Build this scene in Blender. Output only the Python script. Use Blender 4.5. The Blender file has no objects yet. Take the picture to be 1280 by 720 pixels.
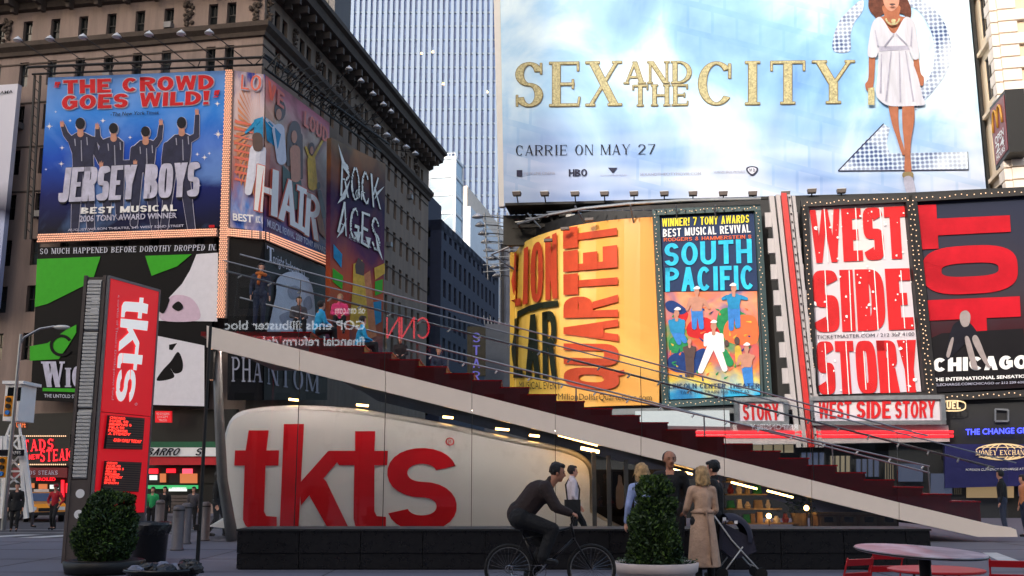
import bpy, bmesh, math, random
import numpy as np
from mathutils import Vector, Matrix
random.seed(7)
R = math.radians
SC = bpy.context.scene
COL = SC.collection
# ------------------------------------------------------------------ camera, sky, sun, exposure
F = 1275.0; PT = R(10.8); CZ = 1.5
cd = bpy.data.cameras.new("camera"); cam = bpy.data.objects.new("camera", cd); COL.objects.link(cam)
cd.sensor_width = 36; cd.lens = 36 * F / 1280; cd.clip_end = 3000; cd.clip_start = 0.1
cam.location = (0, 0, CZ); cam.rotation_euler = (R(90) + PT, 0, 0)
SC.camera = cam
SUN_EL = R(24); SUN_DIR = Vector((-0.507, -0.862, 0)).normalized() * math.cos(SUN_EL) + Vector((0, 0, math.sin(SUN_EL)))
w = bpy.data.worlds.new("World"); SC.world = w; w.use_nodes = True
nt = w.node_tree; sky = nt.nodes.new('ShaderNodeTexSky'); sky.sky_type = 'NISHITA'; sky.sun_disc = False
sky.sun_elevation = SUN_EL; sky.sun_rotation = math.atan2(SUN_DIR.x, SUN_DIR.y); sky.dust_density = 5
nt.links.new(sky.outputs[0], nt.nodes['Background'].inputs[0]); nt.nodes['Background'].inputs[1].default_value = 0.15
sl = bpy.data.lights.new("sun", 'SUN'); sl.energy = 1.35; sl.angle = R(1.2); sl.color = (1, .955, .9)
sun = bpy.data.objects.new("sun", sl); COL.objects.link(sun); sun.rotation_euler = SUN_DIR.to_track_quat('Z', 'Y').to_euler()
SC.view_settings.view_transform = 'Standard'; SC.view_settings.look = 'None'
SC.view_settings.exposure = 1.0; SC.view_settings.gamma = 1

# ------------------------------------------------------------------ measuring helpers (photo bearing -> place)
def ray(px, py):
    u = 360 - py
    return (px - 640, F * math.cos(PT) - u * math.sin(PT), F * math.sin(PT) + u * math.cos(PT))
def atY(px, py, Y):
    r = ray(px, py); t = Y / r[1]; return Vector((r[0] * t, Y, CZ + r[2] * t))
def gr(px, py, z=0):
    r = ray(px, py); t = (z - CZ) / r[2]; return Vector((r[0] * t, r[1] * t, z))
class Surf:
    """a wall standing on a plan polyline; hit() gives the place on it seen along a bearing"""
    def __init__(s, pts): s.p = [Vector((a[0], a[1])) for a in pts]
    def hit(s, px, py, off=0.0):
        r = ray(px, py); best = None; n = len(s.p) - 1
        for i in range(n):
            a, b = s.p[i], s.p[i + 1]; d = b - a
            det = r[0] * (-d.y) + r[1] * d.x
            if abs(det) < 1e-9: continue
            t = (a.x * (-d.y) + a.y * d.x) / det
            q = Vector((r[0] * t, r[1] * t)); k = (q - a).dot(d) / d.length_squared
            e = 0 if -1e-6 <= k <= 1 + 1e-6 else (-k if k < 0 else k - 1) * d.length
            if t > 0 and (best is None or (round(e, 4), t) < (round(best[0], 4), best[3])):
                nn = Vector((d.y, -d.x)).normalized()
                if nn.dot(q) > 0: nn = -nn
                best = (e, q, nn, t)
        e, q, nn, t = best
        # step off the wall and stay on the same bearing line as closely as the plan allows
        return Vector((q.x + nn.x * off, q.y + nn.y * off, CZ + r[2] * t))
AN = R(10.8); SD = Vector((math.sin(AN), math.cos(AN), 0)); CD = Vector((-math.cos(AN), math.sin(AN), 0)); ZU = Vector((0, 0, 1))

# ------------------------------------------------------------------ materials
def lin(c):
    return tuple((v / 255 / 12.92 if v <= 10 else ((v / 255 + .055) / 1.055) ** 2.4) for v in c[:3]) + (1,)
MATS = {}
def mat(name, rgb, rough=.7, metal=0, var=.15, scale=3, bump=.0, spec=.5, emit=0, ecol=None, streak=0, coat=0):
    if name in MATS: return MATS[name]
    m = bpy.data.materials.new(name); m.use_nodes = True; MATS[name] = m
    t = m.node_tree; b = t.nodes['Principled BSDF']; L = t.links.new
    b.inputs['Roughness'].default_value = rough; b.inputs['Metallic'].default_value = metal
    if any(k in name for k in ('print', 'poster', 'suit', 'sp_', 'quartet', 'story_', 'hot_', 'turquoise', 'hair_orange', 'sailor', 'leaf_')): spec = .15
    b.inputs['Specular IOR Level'].default_value = spec
    b.inputs['Coat Weight'].default_value = coat
    c = lin(rgb)
    tc = t.nodes.new('ShaderNodeTexCoord')
    if var or streak:
        mp = t.nodes.new('ShaderNodeMapping'); L(tc.outputs['Object'], mp.inputs[0])
        if streak: mp.inputs['Scale'].default_value = (1, 1, .12)
        n = t.nodes.new('ShaderNodeTexNoise'); n.inputs['Scale'].default_value = scale; n.inputs['Detail'].default_value = 7; n.inputs['Roughness'].default_value = .65
        L(mp.outputs[0], n.inputs[0])
        r = t.nodes.new('ShaderNodeValToRGB'); v = max(var, streak)
        r.color_ramp.elements[0].position = .3; r.color_ramp.elements[1].position = .72
        r.color_ramp.elements[0].color = tuple(x * (1 - v) for x in c[:3]) + (1,)
        r.color_ramp.elements[1].color = tuple(min(1, x * (1 + v * .8)) for x in c[:3]) + (1,)
        L(n.outputs[0], r.inputs[0]); L(r.outputs[0], b.inputs['Base Color'])
        rr = t.nodes.new('ShaderNodeMapRange'); rr.inputs[3].default_value = max(0, rough - .1); rr.inputs[4].default_value = min(1, rough + .12)
        L(n.outputs[0], rr.inputs[0]); L(rr.outputs[0], b.inputs['Roughness'])
    else: b.inputs['Base Color'].default_value = c
    if bump:
        n2 = t.nodes.new('ShaderNodeTexNoise'); n2.inputs['Scale'].default_value = scale * 5; n2.inputs['Detail'].default_value = 5
        L(tc.outputs['Object'], n2.inputs[0]); bp = t.nodes.new('ShaderNodeBump'); bp.inputs['Strength'].default_value = bump; bp.inputs['Distance'].default_value = .03
        L(n2.outputs[0], bp.inputs['Height']); L(bp.outputs[0], b.inputs['Normal'])
    if emit:
        b.inputs['Emission Color'].default_value = lin(ecol or rgb); b.inputs['Emission Strength'].default_value = emit
    return m
def print_mat(name, stops, noise=.25, scale=2.5, c2=None, amt2=0, scale2=1.2, rough=.45, stretch=(1, 1, 1), axis=1):
    """printed vinyl: colour bands over the sheet (UV) broken up by noise, second colour in clouds"""
    if name in MATS: return MATS[name]
    m = bpy.data.materials.new(name); m.use_nodes = True; MATS[name] = m
    t = m.node_tree; b = t.nodes['Principled BSDF']; L = t.links.new; b.inputs['Roughness'].default_value = rough; b.inputs['Specular IOR Level'].default_value = .15
    uv = t.nodes.new('ShaderNodeUVMap'); sp = t.nodes.new('ShaderNodeSeparateXYZ'); L(uv.outputs[0], sp.inputs[0])
    mp = t.nodes.new('ShaderNodeMapping'); mp.inputs['Scale'].default_value = stretch; L(uv.outputs[0], mp.inputs[0])
    n = t.nodes.new('ShaderNodeTexNoise'); n.inputs['Scale'].default_value = scale; n.inputs['Detail'].default_value = 6; L(mp.outputs[0], n.inputs[0])
    ad = t.nodes.new('ShaderNodeMath'); ad.operation = 'MULTIPLY_ADD'; ad.inputs[1].default_value = noise * 2; L(n.outputs[0], ad.inputs[0])
    sb = t.nodes.new('ShaderNodeMath'); sb.operation = 'SUBTRACT'; sb.inputs[1].default_value = noise; L(sp.outputs[axis], sb.inputs[0]); L(sb.outputs[0], ad.inputs[2])
    r = t.nodes.new('ShaderNodeValToRGB'); e = r.color_ramp.elements
    while len(e) < len(stops): e.new(.5)
    for i, (p, c) in enumerate(stops): e[i].position = p; e[i].color = lin(c)
    L(ad.outputs[0], r.inputs[0]); out = r.outputs[0]
    if c2:
        n3 = t.nodes.new('ShaderNodeTexNoise'); n3.inputs['Scale'].default_value = scale2; n3.inputs['Detail'].default_value = 5; n3.inputs['Distortion'].default_value = .6
        mp3 = t.nodes.new('ShaderNodeMapping'); mp3.inputs['Scale'].default_value = stretch; mp3.inputs['Location'].default_value = (3, 7, 0); L(uv.outputs[0], mp3.inputs[0]); L(mp3.outputs[0], n3.inputs[0])
        mr = t.nodes.new('ShaderNodeMapRange'); mr.inputs[1].default_value = .45; mr.inputs[2].default_value = .68; mr.inputs[4].default_value = amt2; L(n3.outputs[0], mr.inputs[0])
        mx = t.nodes.new('ShaderNodeMix'); mx.data_type = 'RGBA'; L(mr.outputs[0], mx.inputs[0]); L(out, mx.inputs[6]); mx.inputs[7].default_value = lin(c2); out = mx.outputs[2]
    L(out, b.inputs['Base Color'])
    return m
def glass_mat(name, tint=(.93, .95, .95), ior=1.5, rough=.0, refl=1.0):
    if name in MATS: return MATS[name]
    m = bpy.data.materials.new(name); m.use_nodes = True; MATS[name] = m
    t = m.node_tree; L = t.links.new; t.nodes.remove(t.nodes['Principled BSDF'])
    tr = t.nodes.new('ShaderNodeBsdfTransparent'); tr.inputs[0].default_value = tint + (1,)
    gl = t.nodes.new('ShaderNodeBsdfGlossy'); gl.inputs['Roughness'].default_value = rough
    fr = t.nodes.new('ShaderNodeFresnel'); fr.inputs[0].default_value = ior
    ml = t.nodes.new('ShaderNodeMath'); ml.operation = 'MULTIPLY'; ml.inputs[1].default_value = refl; L(fr.outputs[0], ml.inputs[0])
    mx = t.nodes.new('ShaderNodeMixShader'); L(ml.outputs[0], mx.inputs[0]); L(tr.outputs[0], mx.inputs[1]); L(gl.outputs[0], mx.inputs[2])
    L(mx.outputs[0], t.nodes['Material Output'].inputs[0])
    return m
def glow(name, rgb, s=2.0, base=(20, 20, 20)):
    return mat(name, base, .5, var=0, emit=s, ecol=rgb)

# ------------------------------------------------------------------ mesh building
class MB:
    def __init__(s): s.v = []; s.f = []; s.m = []; s.uv = None
    def add(s, vs, fs, mi=0):
        n = len(s.v); s.v += [Vector(v) for v in vs]; s.f += [tuple(n + i for i in f) for f in fs]; s.m += [mi] * len(fs); return s
    def box(s, c, d, ax=None, mi=0, taper=1.0):
        c = Vector(c); hx, hy, hz = d[0] / 2, d[1] / 2, d[2] / 2
        X, Y, Z = ax or (Vector((1, 0, 0)), Vector((0, 1, 0)), ZU)
        vs = []
        for k, (sz) in enumerate((-1, 1)):
            q = taper if k else 1
            for sx, sy in ((-1, -1), (1, -1), (1, 1), (-1, 1)): vs.append(c + X * sx * hx * q + Y * sy * hy * q + Z * sz * hz)
        return s.add(vs, [(3, 2, 1, 0), (4, 5, 6, 7), (0, 1, 5, 4), (1, 2, 6, 5), (2, 3, 7, 6), (3, 0, 4, 7)], mi)
    def bbox(s, a, b, mi=0):
        a = Vector(a); b = Vector(b); return s.box((a + b) / 2, [abs(x) for x in (b - a)], None, mi)
    def bar(s, p, q, w, h=None, mi=0):
        p = Vector(p); q = Vector(q); d = q - p; L = d.length
        if L < 1e-6: return s
        Z = d.normalized(); up = ZU if abs(Z.z) < .95 else Vector((0, 1, 0)); X = Z.cross(up).normalized(); Y = X.cross(Z)
        return s.box((p + q) / 2, (w, h or w, L), (X, Y, Z), mi)
    def tube(s, pts, r, n=8, mi=0, cap=True):
        pts = [Vector(p) for p in pts]; rs = r if isinstance(r, (list, tuple)) else [r] * len(pts); rings = []
        pu = None
        for i, p in enumerate(pts):
            t = (pts[min(i + 1, len(pts) - 1)] - pts[max(i - 1, 0)]).normalized()
            if pu is None:
                up = ZU if abs(t.z) < .9 else Vector((0, 1, 0)); X = t.cross(up).normalized()
            else:
                X = (pu - t * pu.dot(t)).normalized()
            pu = X; Y = t.cross(X)
            rings.append([p + (X * math.cos(2 * math.pi * k / n) + Y * math.sin(2 * math.pi * k / n)) * rs[i] for k in range(n)])
        vs = [v for q in rings for v in q]; fs = []
        for i in range(len(pts) - 1):
            for k in range(n): a = i * n + k; b = i * n + (k + 1) % n; fs.append((a, b, b + n, a + n))
        if cap: fs += [tuple(reversed(range(n))), tuple(range(len(vs) - n, len(vs)))]
        return s.add(vs, fs, mi)
    def lathe(s, c, prof, n=20, mi=0):
        c = Vector(c); vs = []; fs = []
        for r, z in prof:
            for k in range(n): a = 2 * math.pi * k / n; vs.append(c + Vector((r * math.cos(a), r * math.sin(a), z)))
        for i in range(len(prof) - 1):
            for k in range(n): a = i * n + k; b = i * n + (k + 1) % n; fs.append((a, b, b + n, a + n))
        fs += [tuple(reversed(range(n))), tuple(range(len(vs) - n, len(vs)))]
        return s.add(vs, fs, mi)
    def ball(s, c, r, n=8, m=6, mi=0, sc=(1, 1, 1)):
        c = Vector(c); vs = [c + Vector((0, 0, -r * sc[2]))]; fs = []
        for i in range(1, m):
            a = -math.pi / 2 + math.pi * i / m
            for k in range(n): b = 2 * math.pi * k / n; vs.append(c + Vector((r * sc[0] * math.cos(a) * math.cos(b), r * sc[1] * math.cos(a) * math.sin(b), r * sc[2] * math.sin(a))))
        vs.append(c + Vector((0, 0, r * sc[2]))); T = len(vs) - 1
        for k in range(n): fs.append((0, 1 + (k + 1) % n, 1 + k)); fs.append((T, T - n + k, T - n + (k + 1) % n))
        for i in range(m - 2):
            for k in range(n): a = 1 + i * n + k; b = 1 + i * n + (k + 1) % n; fs.append((a, b, b + n, a + n))
        return s.add(vs, fs, mi)
    def prism(s, poly, d, mi=0):
        """poly: 3-D outline, d: extrusion vector"""
        n = len(poly); d = Vector(d); poly = [Vector(p) for p in poly]
        return s.add(poly + [p + d for p in poly], [tuple(range(n)), tuple(reversed(range(n, 2 * n)))] + [(i, (i + 1) % n, n + (i + 1) % n, n + i) for i in range(n)], mi)
WL = {}
def wl(o): return WL.get(o.name, Vector((0, 0, 0)))
def obj(name, mb, mats, parent=None, smooth=False, kind=None, loc=None):
    if isinstance(mats, str): mats = [MATS[mats]]
    if not isinstance(mats, (list, tuple)): mats = [mats]
    mats = [MATS[m] if isinstance(m, str) else m for m in mats]
    if not mb.v: mb.box((0, 0, -5), (.01, .01, .01))
    if loc is None:
        n = len(mb.v); loc = Vector((sum(v.x for v in mb.v) / n, sum(v.y for v in mb.v) / n, min(v.z for v in mb.v)))
    loc = Vector(loc)
    me = bpy.data.meshes.new(name); me.from_pydata([tuple(v - loc) for v in mb.v], [], mb.f)
    for m in mats: me.materials.append(m)
    if len(mats) > 1: me.polygons.foreach_set('material_index', mb.m)
    if smooth: me.polygons.foreach_set('use_smooth', [True] * len(me.polygons))
    if mb.uv:
        ul = me.uv_layers.new(name='UVMap')
        for lp in me.loops: ul.data[lp.index].uv = mb.uv[lp.vertex_index]
    me.update()
    o = bpy.data.objects.new(name, me); COL.objects.link(o)
    if parent: o.parent = parent; o.location = loc - wl(parent)
    else: o.location = loc
    WL[o.name] = loc
    if kind: o['kind'] = kind
    return o
def tag(o, label, cat=None, group=None):
    o['label'] = label
    if cat: o['category'] = cat
    if group: o['group'] = group
    return o
def thing(name, label, cat, loc=(0, 0, 0), group=None):
    e = bpy.data.objects.new(name, None); COL.objects.link(e); e.location = loc; e.empty_display_size = .2
    WL[e.name] = Vector(loc); return tag(e, label, cat, group)
def copy_tree(o, parent=None):
    c = o.copy(); COL.objects.link(c); WL[c.name] = wl(o)
    if parent: c.parent = parent
    for ch in list(o.children): copy_tree(ch, c)
    return c
def place(root, loc, rz=0, label=None, scale=None):
    c = copy_tree(root); c.location = loc; c.rotation_euler = (0, 0, rz)
    if label: c['label'] = label
    if scale: c.scale = (scale,) * 3
    return c
def settle(root, loc, rz=0, scale=None):
    root.location = loc; root.rotation_euler = (0, 0, rz)
    if scale: root.scale = (scale,) * 3

# ------------------------------------------------------------------ lettering
def arc(cx, cy, rx, ry, a0, a1, tx, ty, n=14, e=2.0):
    out = []; pr = None
    for i in range(n + 1):
        a = R(a0 + (a1 - a0) * i / n); c, s = math.cos(a), math.sin(a)
        cc = math.copysign(abs(c) ** (2 / e), c); ss = math.copysign(abs(s) ** (2 / e), s)
        o = (cx + rx * cc, cy + ry * ss); q = (cx + max(.01, rx - tx) * cc, cy + max(.01, ry - ty) * ss)
        if pr: out.append([pr[0], o, q, pr[1]])
        pr = (o, q)
    return out
def rc(x0, y0, x1, y1): return [(x0, y0), (x1, y0), (x1, y1), (x0, y1)]
def dg(x0, y0, x1, y1, t): return [(x0, y0), (x0 + t, y0), (x1 + t, y1), (x1, y1)]
def glyph(ch, W, t, h, sf=0, e=2.0):
    """stroke letter in a W x 1 box: t stem width, h bar height, sf serif length, e roundness"""
    th = t * .38 if sf else t; P = []; sh = h * .8 if sf else 0
    def stem(x, y0=0, y1=1, tt=t, lo=True, hi=True):
        P.append(rc(x, y0, x + tt, y1))
        if sf:
            if lo and y0 == 0: P.append(rc(x - sf, 0, x + tt + sf, sh))
            if hi and y1 == 1: P.append(rc(x - sf, 1 - sh, x + tt + sf, 1))
    def foot(x, tt, y):
        if sf: P.append(rc(x - sf, y, x + tt + sf, y + sh))
    if ch == 'A':
        P.append(dg(0, 0, W / 2 - th / 2, 1, th)); P.append(dg(W - t, 0, W / 2 - t / 2, 1, t)); P.append(rc(W * .2, .27, W * .8, .27 + h)); foot(0, th, 0); foot(W - t, t, 0)
    elif ch == 'B':
        stem(0); P.extend(arc(t * .5, .745, W * .92 - t * .5, .255, -90, 90, t, h, 12, e)); P.extend(arc(t * .5, .27, W - t * .5, .27, -90, 90, t, h, 12, e))
    elif ch in 'CG':
        P.extend(arc(W / 2, .5, W / 2, .5, 42, 318, t, h, 22, e))
        if ch == 'G': P.append(rc(W - t, .16, W, .48)); P.append(rc(W * .52, .4, W, .4 + h))
        elif sf: P.append(rc(W * .84, .62, W * .9, .95))
    elif ch == 'D': stem(0); P.extend(arc(W * .3, .5, W * .7, .5, -90, 90, t, h, 16, e)); P.append(rc(0, 0, W * .31, h)); P.append(rc(0, 1 - h, W * .31, 1))
    elif ch in 'EF':
        stem(0); P.append(rc(0, 1 - h, W, 1)); P.append(rc(0, .5 - h / 2, W * .82, .5 + h / 2))
        if ch == 'E': P.append(rc(0, 0, W, h))
        if sf:
            P.append(rc(W - .035, .8, W, 1)); P.append(rc(W * .8 - .03, .4, W * .8, .6))
            if ch == 'E': P.append([(W - .03, 0), (W, 0), (W + .03, .2), (W, .2)])
    elif ch == 'H': stem(0); stem(W - t); P.append(rc(t, .5 - h / 2, W - t, .5 + h / 2))
    elif ch == 'I': stem(W / 2 - t / 2)
    elif ch == 'J': stem(W - t, .25, 1); P.extend(arc(W / 2, .27, W / 2, .27, 180, 360, t, h, 12, e))
    elif ch == 'K': stem(0); P.append(dg(t * .7, .38, W - th, 1, th)); P.append(dg(W - t, 0, W * .32, .62, t)); foot(W - th, th, 1 - sh); foot(W - t, t, 0)
    elif ch == 'L':
        stem(0); P.append(rc(0, 0, W, h))
    elif ch == 'M': stem(0, tt=th); stem(W - t); P.append(dg(W / 2 - t / 2, .05, 0, 1, t)); P.append(dg(W / 2 - th / 2, .05, W - th, 1, th))
    elif ch == 'N': stem(0, tt=th); stem(W - th, tt=th); P.append(dg(W - t, 0, 0, 1, t))
    elif ch in 'OQ0':
        P.extend(arc(W / 2, .5, W / 2, .5, 0, 360, t, h, 28, e))
        if ch == 'Q': P.append(dg(W * .75, -.1, W * .5, .3, t * .7))
    elif ch in 'PR':
        stem(0); P.extend(arc(W * .4, .73, W * .6, .27, -90, 90, t, h, 12, e)); P.append(rc(0, 1 - h, W * .41, 1)); P.append(rc(0, .46, W * .41, .46 + h))
        if ch == 'R':
            P.append(dg(W - t, 0, W * .4, .47, t)); foot(W - t, t, 0)
    elif ch in 'S': 
        ry = (1 + h) / 4; P.extend(arc(W / 2, 1 - ry, W / 2, ry, 15, 270, t, h, 18, e)); P.extend(arc(W / 2, ry, W / 2, ry, -165, 90, t, h, 18, e))
        if sf: P.append(rc(W * .92, .74, W * .97, .98)); P.append(rc(W * .02, .02, W * .07, .26))
    elif ch == 'T':
        stem(W / 2 - t / 2, hi=False); P.append(rc(0, 1 - h, W, 1))
        if sf: P.append(rc(0, .78, .035, 1)); P.append(rc(W - .035, .78, W, 1))
    elif ch == 'U': stem(0, .28, 1); stem(W - t, .28, 1); P.extend(arc(W / 2, .3, W / 2, .3, 180, 360, t, h, 14, e))
    elif ch == 'V': P.append(dg(W / 2 - t / 2, 0, 0, 1, t)); P.append(dg(W / 2 - th / 2, 0, W - th, 1, th)); foot(0, t, 1 - sh); foot(W - th, th, 1 - sh)
    elif ch == 'W':
        q = W / 4; t = min(t, W * .2) if not sf else t; th = t if not sf else th
        P.append(dg(q - t / 2, 0, 0, 1, t)); P.append(dg(q - th / 2, 0, W / 2 - th / 2, 1, th)); P.append(dg(3 * q - t / 2, 0, W / 2 - t / 2, 1, t)); P.append(dg(3 * q - th / 2, 0, W - th, 1, th)); foot(0, t, 1 - sh); foot(W - th, th, 1 - sh)
    elif ch == 'X': P.append(dg(W - t, 0, 0, 1, t)); P.append(dg(0, 0, W - th, 1, th)); [foot(x, q, y) for x, q, y in ((0, th, 0), (W - t, t, 0), (0, t, 1 - sh), (W - th, th, 1 - sh))]
    elif ch == 'Y': P.append(rc(W / 2 - t / 2, 0, W / 2 + t / 2, .48)); P.append(dg(W / 2 - t / 2, .44, 0, 1, t)); P.append(dg(W / 2 - th / 2, .44, W - th, 1, th)); foot(W / 2 - t / 2, t, 0); foot(0, t, 1 - sh); foot(W - th, th, 1 - sh)
    elif ch == '2':
        P.extend(arc(W / 2, .72, W / 2, .28, -25, 175, t, h, 14, e)); P.append(dg(0, h * .6, W - t * 1.2, .62, t)); P.append(rc(0, 0, W, h))
    elif ch == '7': P.append(rc(0, 1 - h, W, 1)); P.append(dg(W * .2, 0, W - t, 1 - h, t))
    elif ch == '!': P.append([(W / 2 - t * .4, .3), (W / 2 + t * .4, .3), (W / 2 + t * .6, 1), (W / 2 - t * .6, 1)]); P.append(rc(W / 2 - t / 2, 0, W / 2 + t / 2, .18))
    elif ch == '.': P.append(rc(0, 0, t, h))
    elif ch == '-': P.append(rc(0, .45, W, .45 + h))
    elif ch == '&': P.extend(arc(W * .45, .25, W * .45, .25, 0, 360, t, h)); P.extend(arc(W * .45, .76, W * .32, .24, 0, 360, t, h))
    return P
WID = dict(I=.42, M=1.25, W=1.35, J=.75, L=.85, E=.88, F=.85, S=.9, T=.95, Y=1.0, O=1.05, Q=1.05); WID['.'] = .3; WID['!'] = .4; WID[' '] = .5
def strokes(s, base=.6, t=.17, h=.14, sf=0, e=2.0, gap=.1, eq=False):
    """word from glyphs, normalised to 0..1 x 0..1"""
    x = 0; P = []
    for ch in s:
        W = base * (WID.get(ch, 1.0) if not (eq and ch not in ' .!I') else 1.0)
        if ch == 'I' and not sf: W = t
        if ch != ' ':
            for q in glyph(ch, W, t, h, sf, e): P.append([(x + a, b) for a, b in q])
        x += W + gap + (sf * 1.6 if sf else 0)
    xs = [a for q in P for a, b in q]; x0, x1 = min(xs), max(xs)
    return [[((a - x0) / (x1 - x0), b) for a, b in q] for q in P]
FC = {}
def font(s, off=0.0):
    """the built-in face turned into flat faces, normalised"""
    k = (s, off)
    if k in FC: return FC[k]
    c = bpy.data.curves.new('t', 'FONT'); c.body = s; c.dimensions = '2D'; c.fill_mode = 'BOTH'; c.offset = off; c.resolution_u = 3
    o = bpy.data.objects.new('t', c); COL.objects.link(o); dg_ = bpy.context.evaluated_depsgraph_get(); me = bpy.data.meshes.new_from_object(o.evaluated_get(dg_))
    v = [(q.co.x, q.co.y) for q in me.vertices]; f = [tuple(p.vertices) for p in me.polygons]
    bpy.data.objects.remove(o); bpy.data.curves.remove(c); bpy.data.meshes.remove(me)
    x0 = min(a for a, b in v); x1 = max(a for a, b in v); y0 = min(b for a, b in v); y1 = max(b for a, b in v)
    P = [[((v[i][0] - x0) / (x1 - x0), (v[i][1] - y0) / (y1 - y0)) for i in q] for q in f]
    FC[k] = P; return P
def bil(Q, a, b):
    """Q = bottom-left, bottom-right, top-right, top-left in photo bearings"""
    return tuple((Q[0][i] * (1 - a) + Q[1][i] * a) * (1 - b) + (Q[3][i] * (1 - a) + Q[2][i] * a) * b for i in (0, 1))
def BX(x0, y0, x1, y1): return [(x0, y1), (x1, y1), (x1, y0), (x0, y0)]
EC = [0]
def letter(mb, surf, P, Q, off=.04, mi=0, sub=1, grow=0.0):
    off0 = off
    for q in P:
        EC[0] = (EC[0] + 1) % 13; off = off0 + EC[0] * .0012
        if grow:
            cx = sum(a for a, b in q) / len(q); cy = sum(b for a, b in q) / len(q)
            q = [(cx + (a - cx), cy + (b - cy)) for a, b in q]
        if sub > 1 and len(q) == 4:
            for i in range(sub):
                for j in range(sub):
                    def qq(a, b): return tuple((q[0][k] * (1 - a) + q[1][k] * a) * (1 - b) + (q[3][k] * (1 - a) + q[2][k] * a) * b for k in (0, 1))
                    pts = [qq(i / sub, j / sub), qq((i + 1) / sub, j / sub), qq((i + 1) / sub, (j + 1) / sub), qq(i / sub, (j + 1) / sub)]
                    mb.add([surf.hit(*bil(Q, a, b), off) for a, b in pts], [(0, 1, 2, 3)], mi)
        else:
            mb.add([surf.hit(*bil(Q, a, b), off) for a, b in q], [tuple(range(len(q)))], mi)
    return mb
def smoothpoly(p, n=5):
    out = []; L = len(p)
    for i in range(L):
        p0, p1, p2, p3 = p[i - 1], p[i], p[(i + 1) % L], p[(i + 2) % L]
        for k in range(n):
            t = k / n; out.append(tuple(.5 * (2 * p1[j] + (p2[j] - p0[j]) * t + (2 * p0[j] - 5 * p1[j] + 4 * p2[j] - p3[j]) * t * t + (3 * p1[j] - p0[j] - 3 * p2[j] + p3[j]) * t ** 3) for j in (0, 1)))
    return out
def shape(mb, surf, pts, off=.05, mi=0, sm=True):
    if sm: pts = smoothpoly(pts)
    EC[0] = (EC[0] + 1) % 13; off += EC[0] * .0012
    mb.add([surf.hit(x, y, off) for x, y in pts], [tuple(range(len(pts)))], mi); return mb
def limb2(p, q, w0, w1):
    a = math.atan2(q[1] - p[1], q[0] - p[0]); out = []
    for k in range(7): t = a + math.pi / 2 + math.pi * k / 6; out.append((p[0] + w0 * math.cos(t), p[1] + w0 * math.sin(t)))
    for k in range(7): t = a - math.pi / 2 + math.pi * k / 6; out.append((q[0] + w1 * math.cos(t), q[1] + w1 * math.sin(t)))
    return out
def oval2(c, rx, ry, tilt=0):
    return [(c[0] + rx * math.cos(t) * math.cos(tilt) - ry * math.sin(t) * math.sin(tilt), c[1] + rx * math.cos(t) * math.sin(tilt) + ry * math.sin(t) * math.cos(tilt)) for t in np.linspace(0, 2 * math.pi, 17)[:-1]]
def sheet(surf, Q, off=0.0, th=.12, nu=2, nv=2, mb=None):
    """a board of real thickness standing on the wall line, UV over its face"""
    mb = mb or MB(); mb.uv = mb.uv or []; n0 = len(mb.v); vs = []
    for lay in (off, off - th):
        for j in range(nv + 1):
            for i in range(nu + 1):
                vs.append(surf.hit(*bil(Q, i / nu, j / nv), lay)); mb.uv.append((i / nu, j / nv))
    if True:  # keep the back exactly behind the front
        N = (nu + 1) * (nv + 1)
        for k in range(N): vs[N + k].z = vs[k].z
    fs = []; s1 = nu + 1
    for j in range(nv):
        for i in range(nu):
            a = j * s1 + i; fs.append((a, a + 1, a + s1 + 1, a + s1)); a += N; fs.append((a, a + s1, a + s1 + 1, a + 1))
    ring = [i for i in range(s1)] + [j * s1 + nu for j in range(1, nv + 1)] + [nv * s1 + i for i in range(nu - 1, -1, -1)] + [j * s1 for j in range(nv - 1, 0, -1)]
    for k in range(len(ring)): a, b = ring[k], ring[(k + 1) % len(ring)]; fs.append((b, a, a + N, b + N))
    mb.add(vs, fs); return mb

# ================================================================== MATERIALS
mat('quartet_red', (196, 72, 42), .45, var=.2, scale=.8); mat('quartet_black', (34, 40, 26), .5, var=.4, scale=3)
mat('story_red', (206, 38, 42), .45, var=.22, scale=.7)
mat('asphalt', (66, 66, 72), .85, var=.22, scale=.6, bump=.25)
mat('plaza', (100, 99, 110), .72, var=.16, scale=.5, bump=.12)
mat('road_paint', (190, 190, 190), .8, var=.2, scale=3)
mat('green_paint', (40, 120, 105), .8, var=.15)
mat('beige_stone', (140, 122, 114), .85, var=.22, scale=1.2, bump=.3, streak=.25)
mat('shaded_side_stone', (130, 113, 99), .85, var=.22, scale=1.2, bump=.3, streak=.25)  # same stone made darker: the side wall's shade is put into the colour
mat('dark_stone', (78, 67, 60), .85, var=.3, scale=2, bump=.4)
mat('cream_stone', (222, 200, 172), .8, var=.15, scale=1.5, bump=.25, streak=.12)
mat('quoin', (235, 222, 208), .8, var=.12, scale=1.5, bump=.25)
mat('navy_brick', (44, 50, 72), .8, var=.2, scale=2, bump=.2)
mat('charcoal', (22, 22, 24), .6, var=.25, scale=3)
mat('black', (14, 14, 15), .5, var=.2)
mat('gloss_black', (16, 16, 18), .22, var=.15, scale=2)
mat('granite', (24, 23, 24), .28, var=.3, scale=9)
mat('steel', (150, 152, 156), .35, .8, var=.15, scale=4)
mat('grey_metal', (118, 118, 120), .5, .3, var=.15, scale=3)
mat('dark_metal', (46, 44, 44), .5, .4, var=.2)
mat('brown_metal', (92, 82, 78), .55, .2, var=.2)
mat('white_paint', (214, 212, 208), .5, var=.06, scale=2)
mat('bright_paint', (246, 245, 243), .5, var=.04)
mat('stringer', (244, 230, 216), .35, var=.05, scale=.8)
mat('shell', (238, 238, 238), .28, var=.05, scale=.7, coat=.5)
mat('letter_red', (216, 10, 26), .35, var=.08, scale=2)
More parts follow.
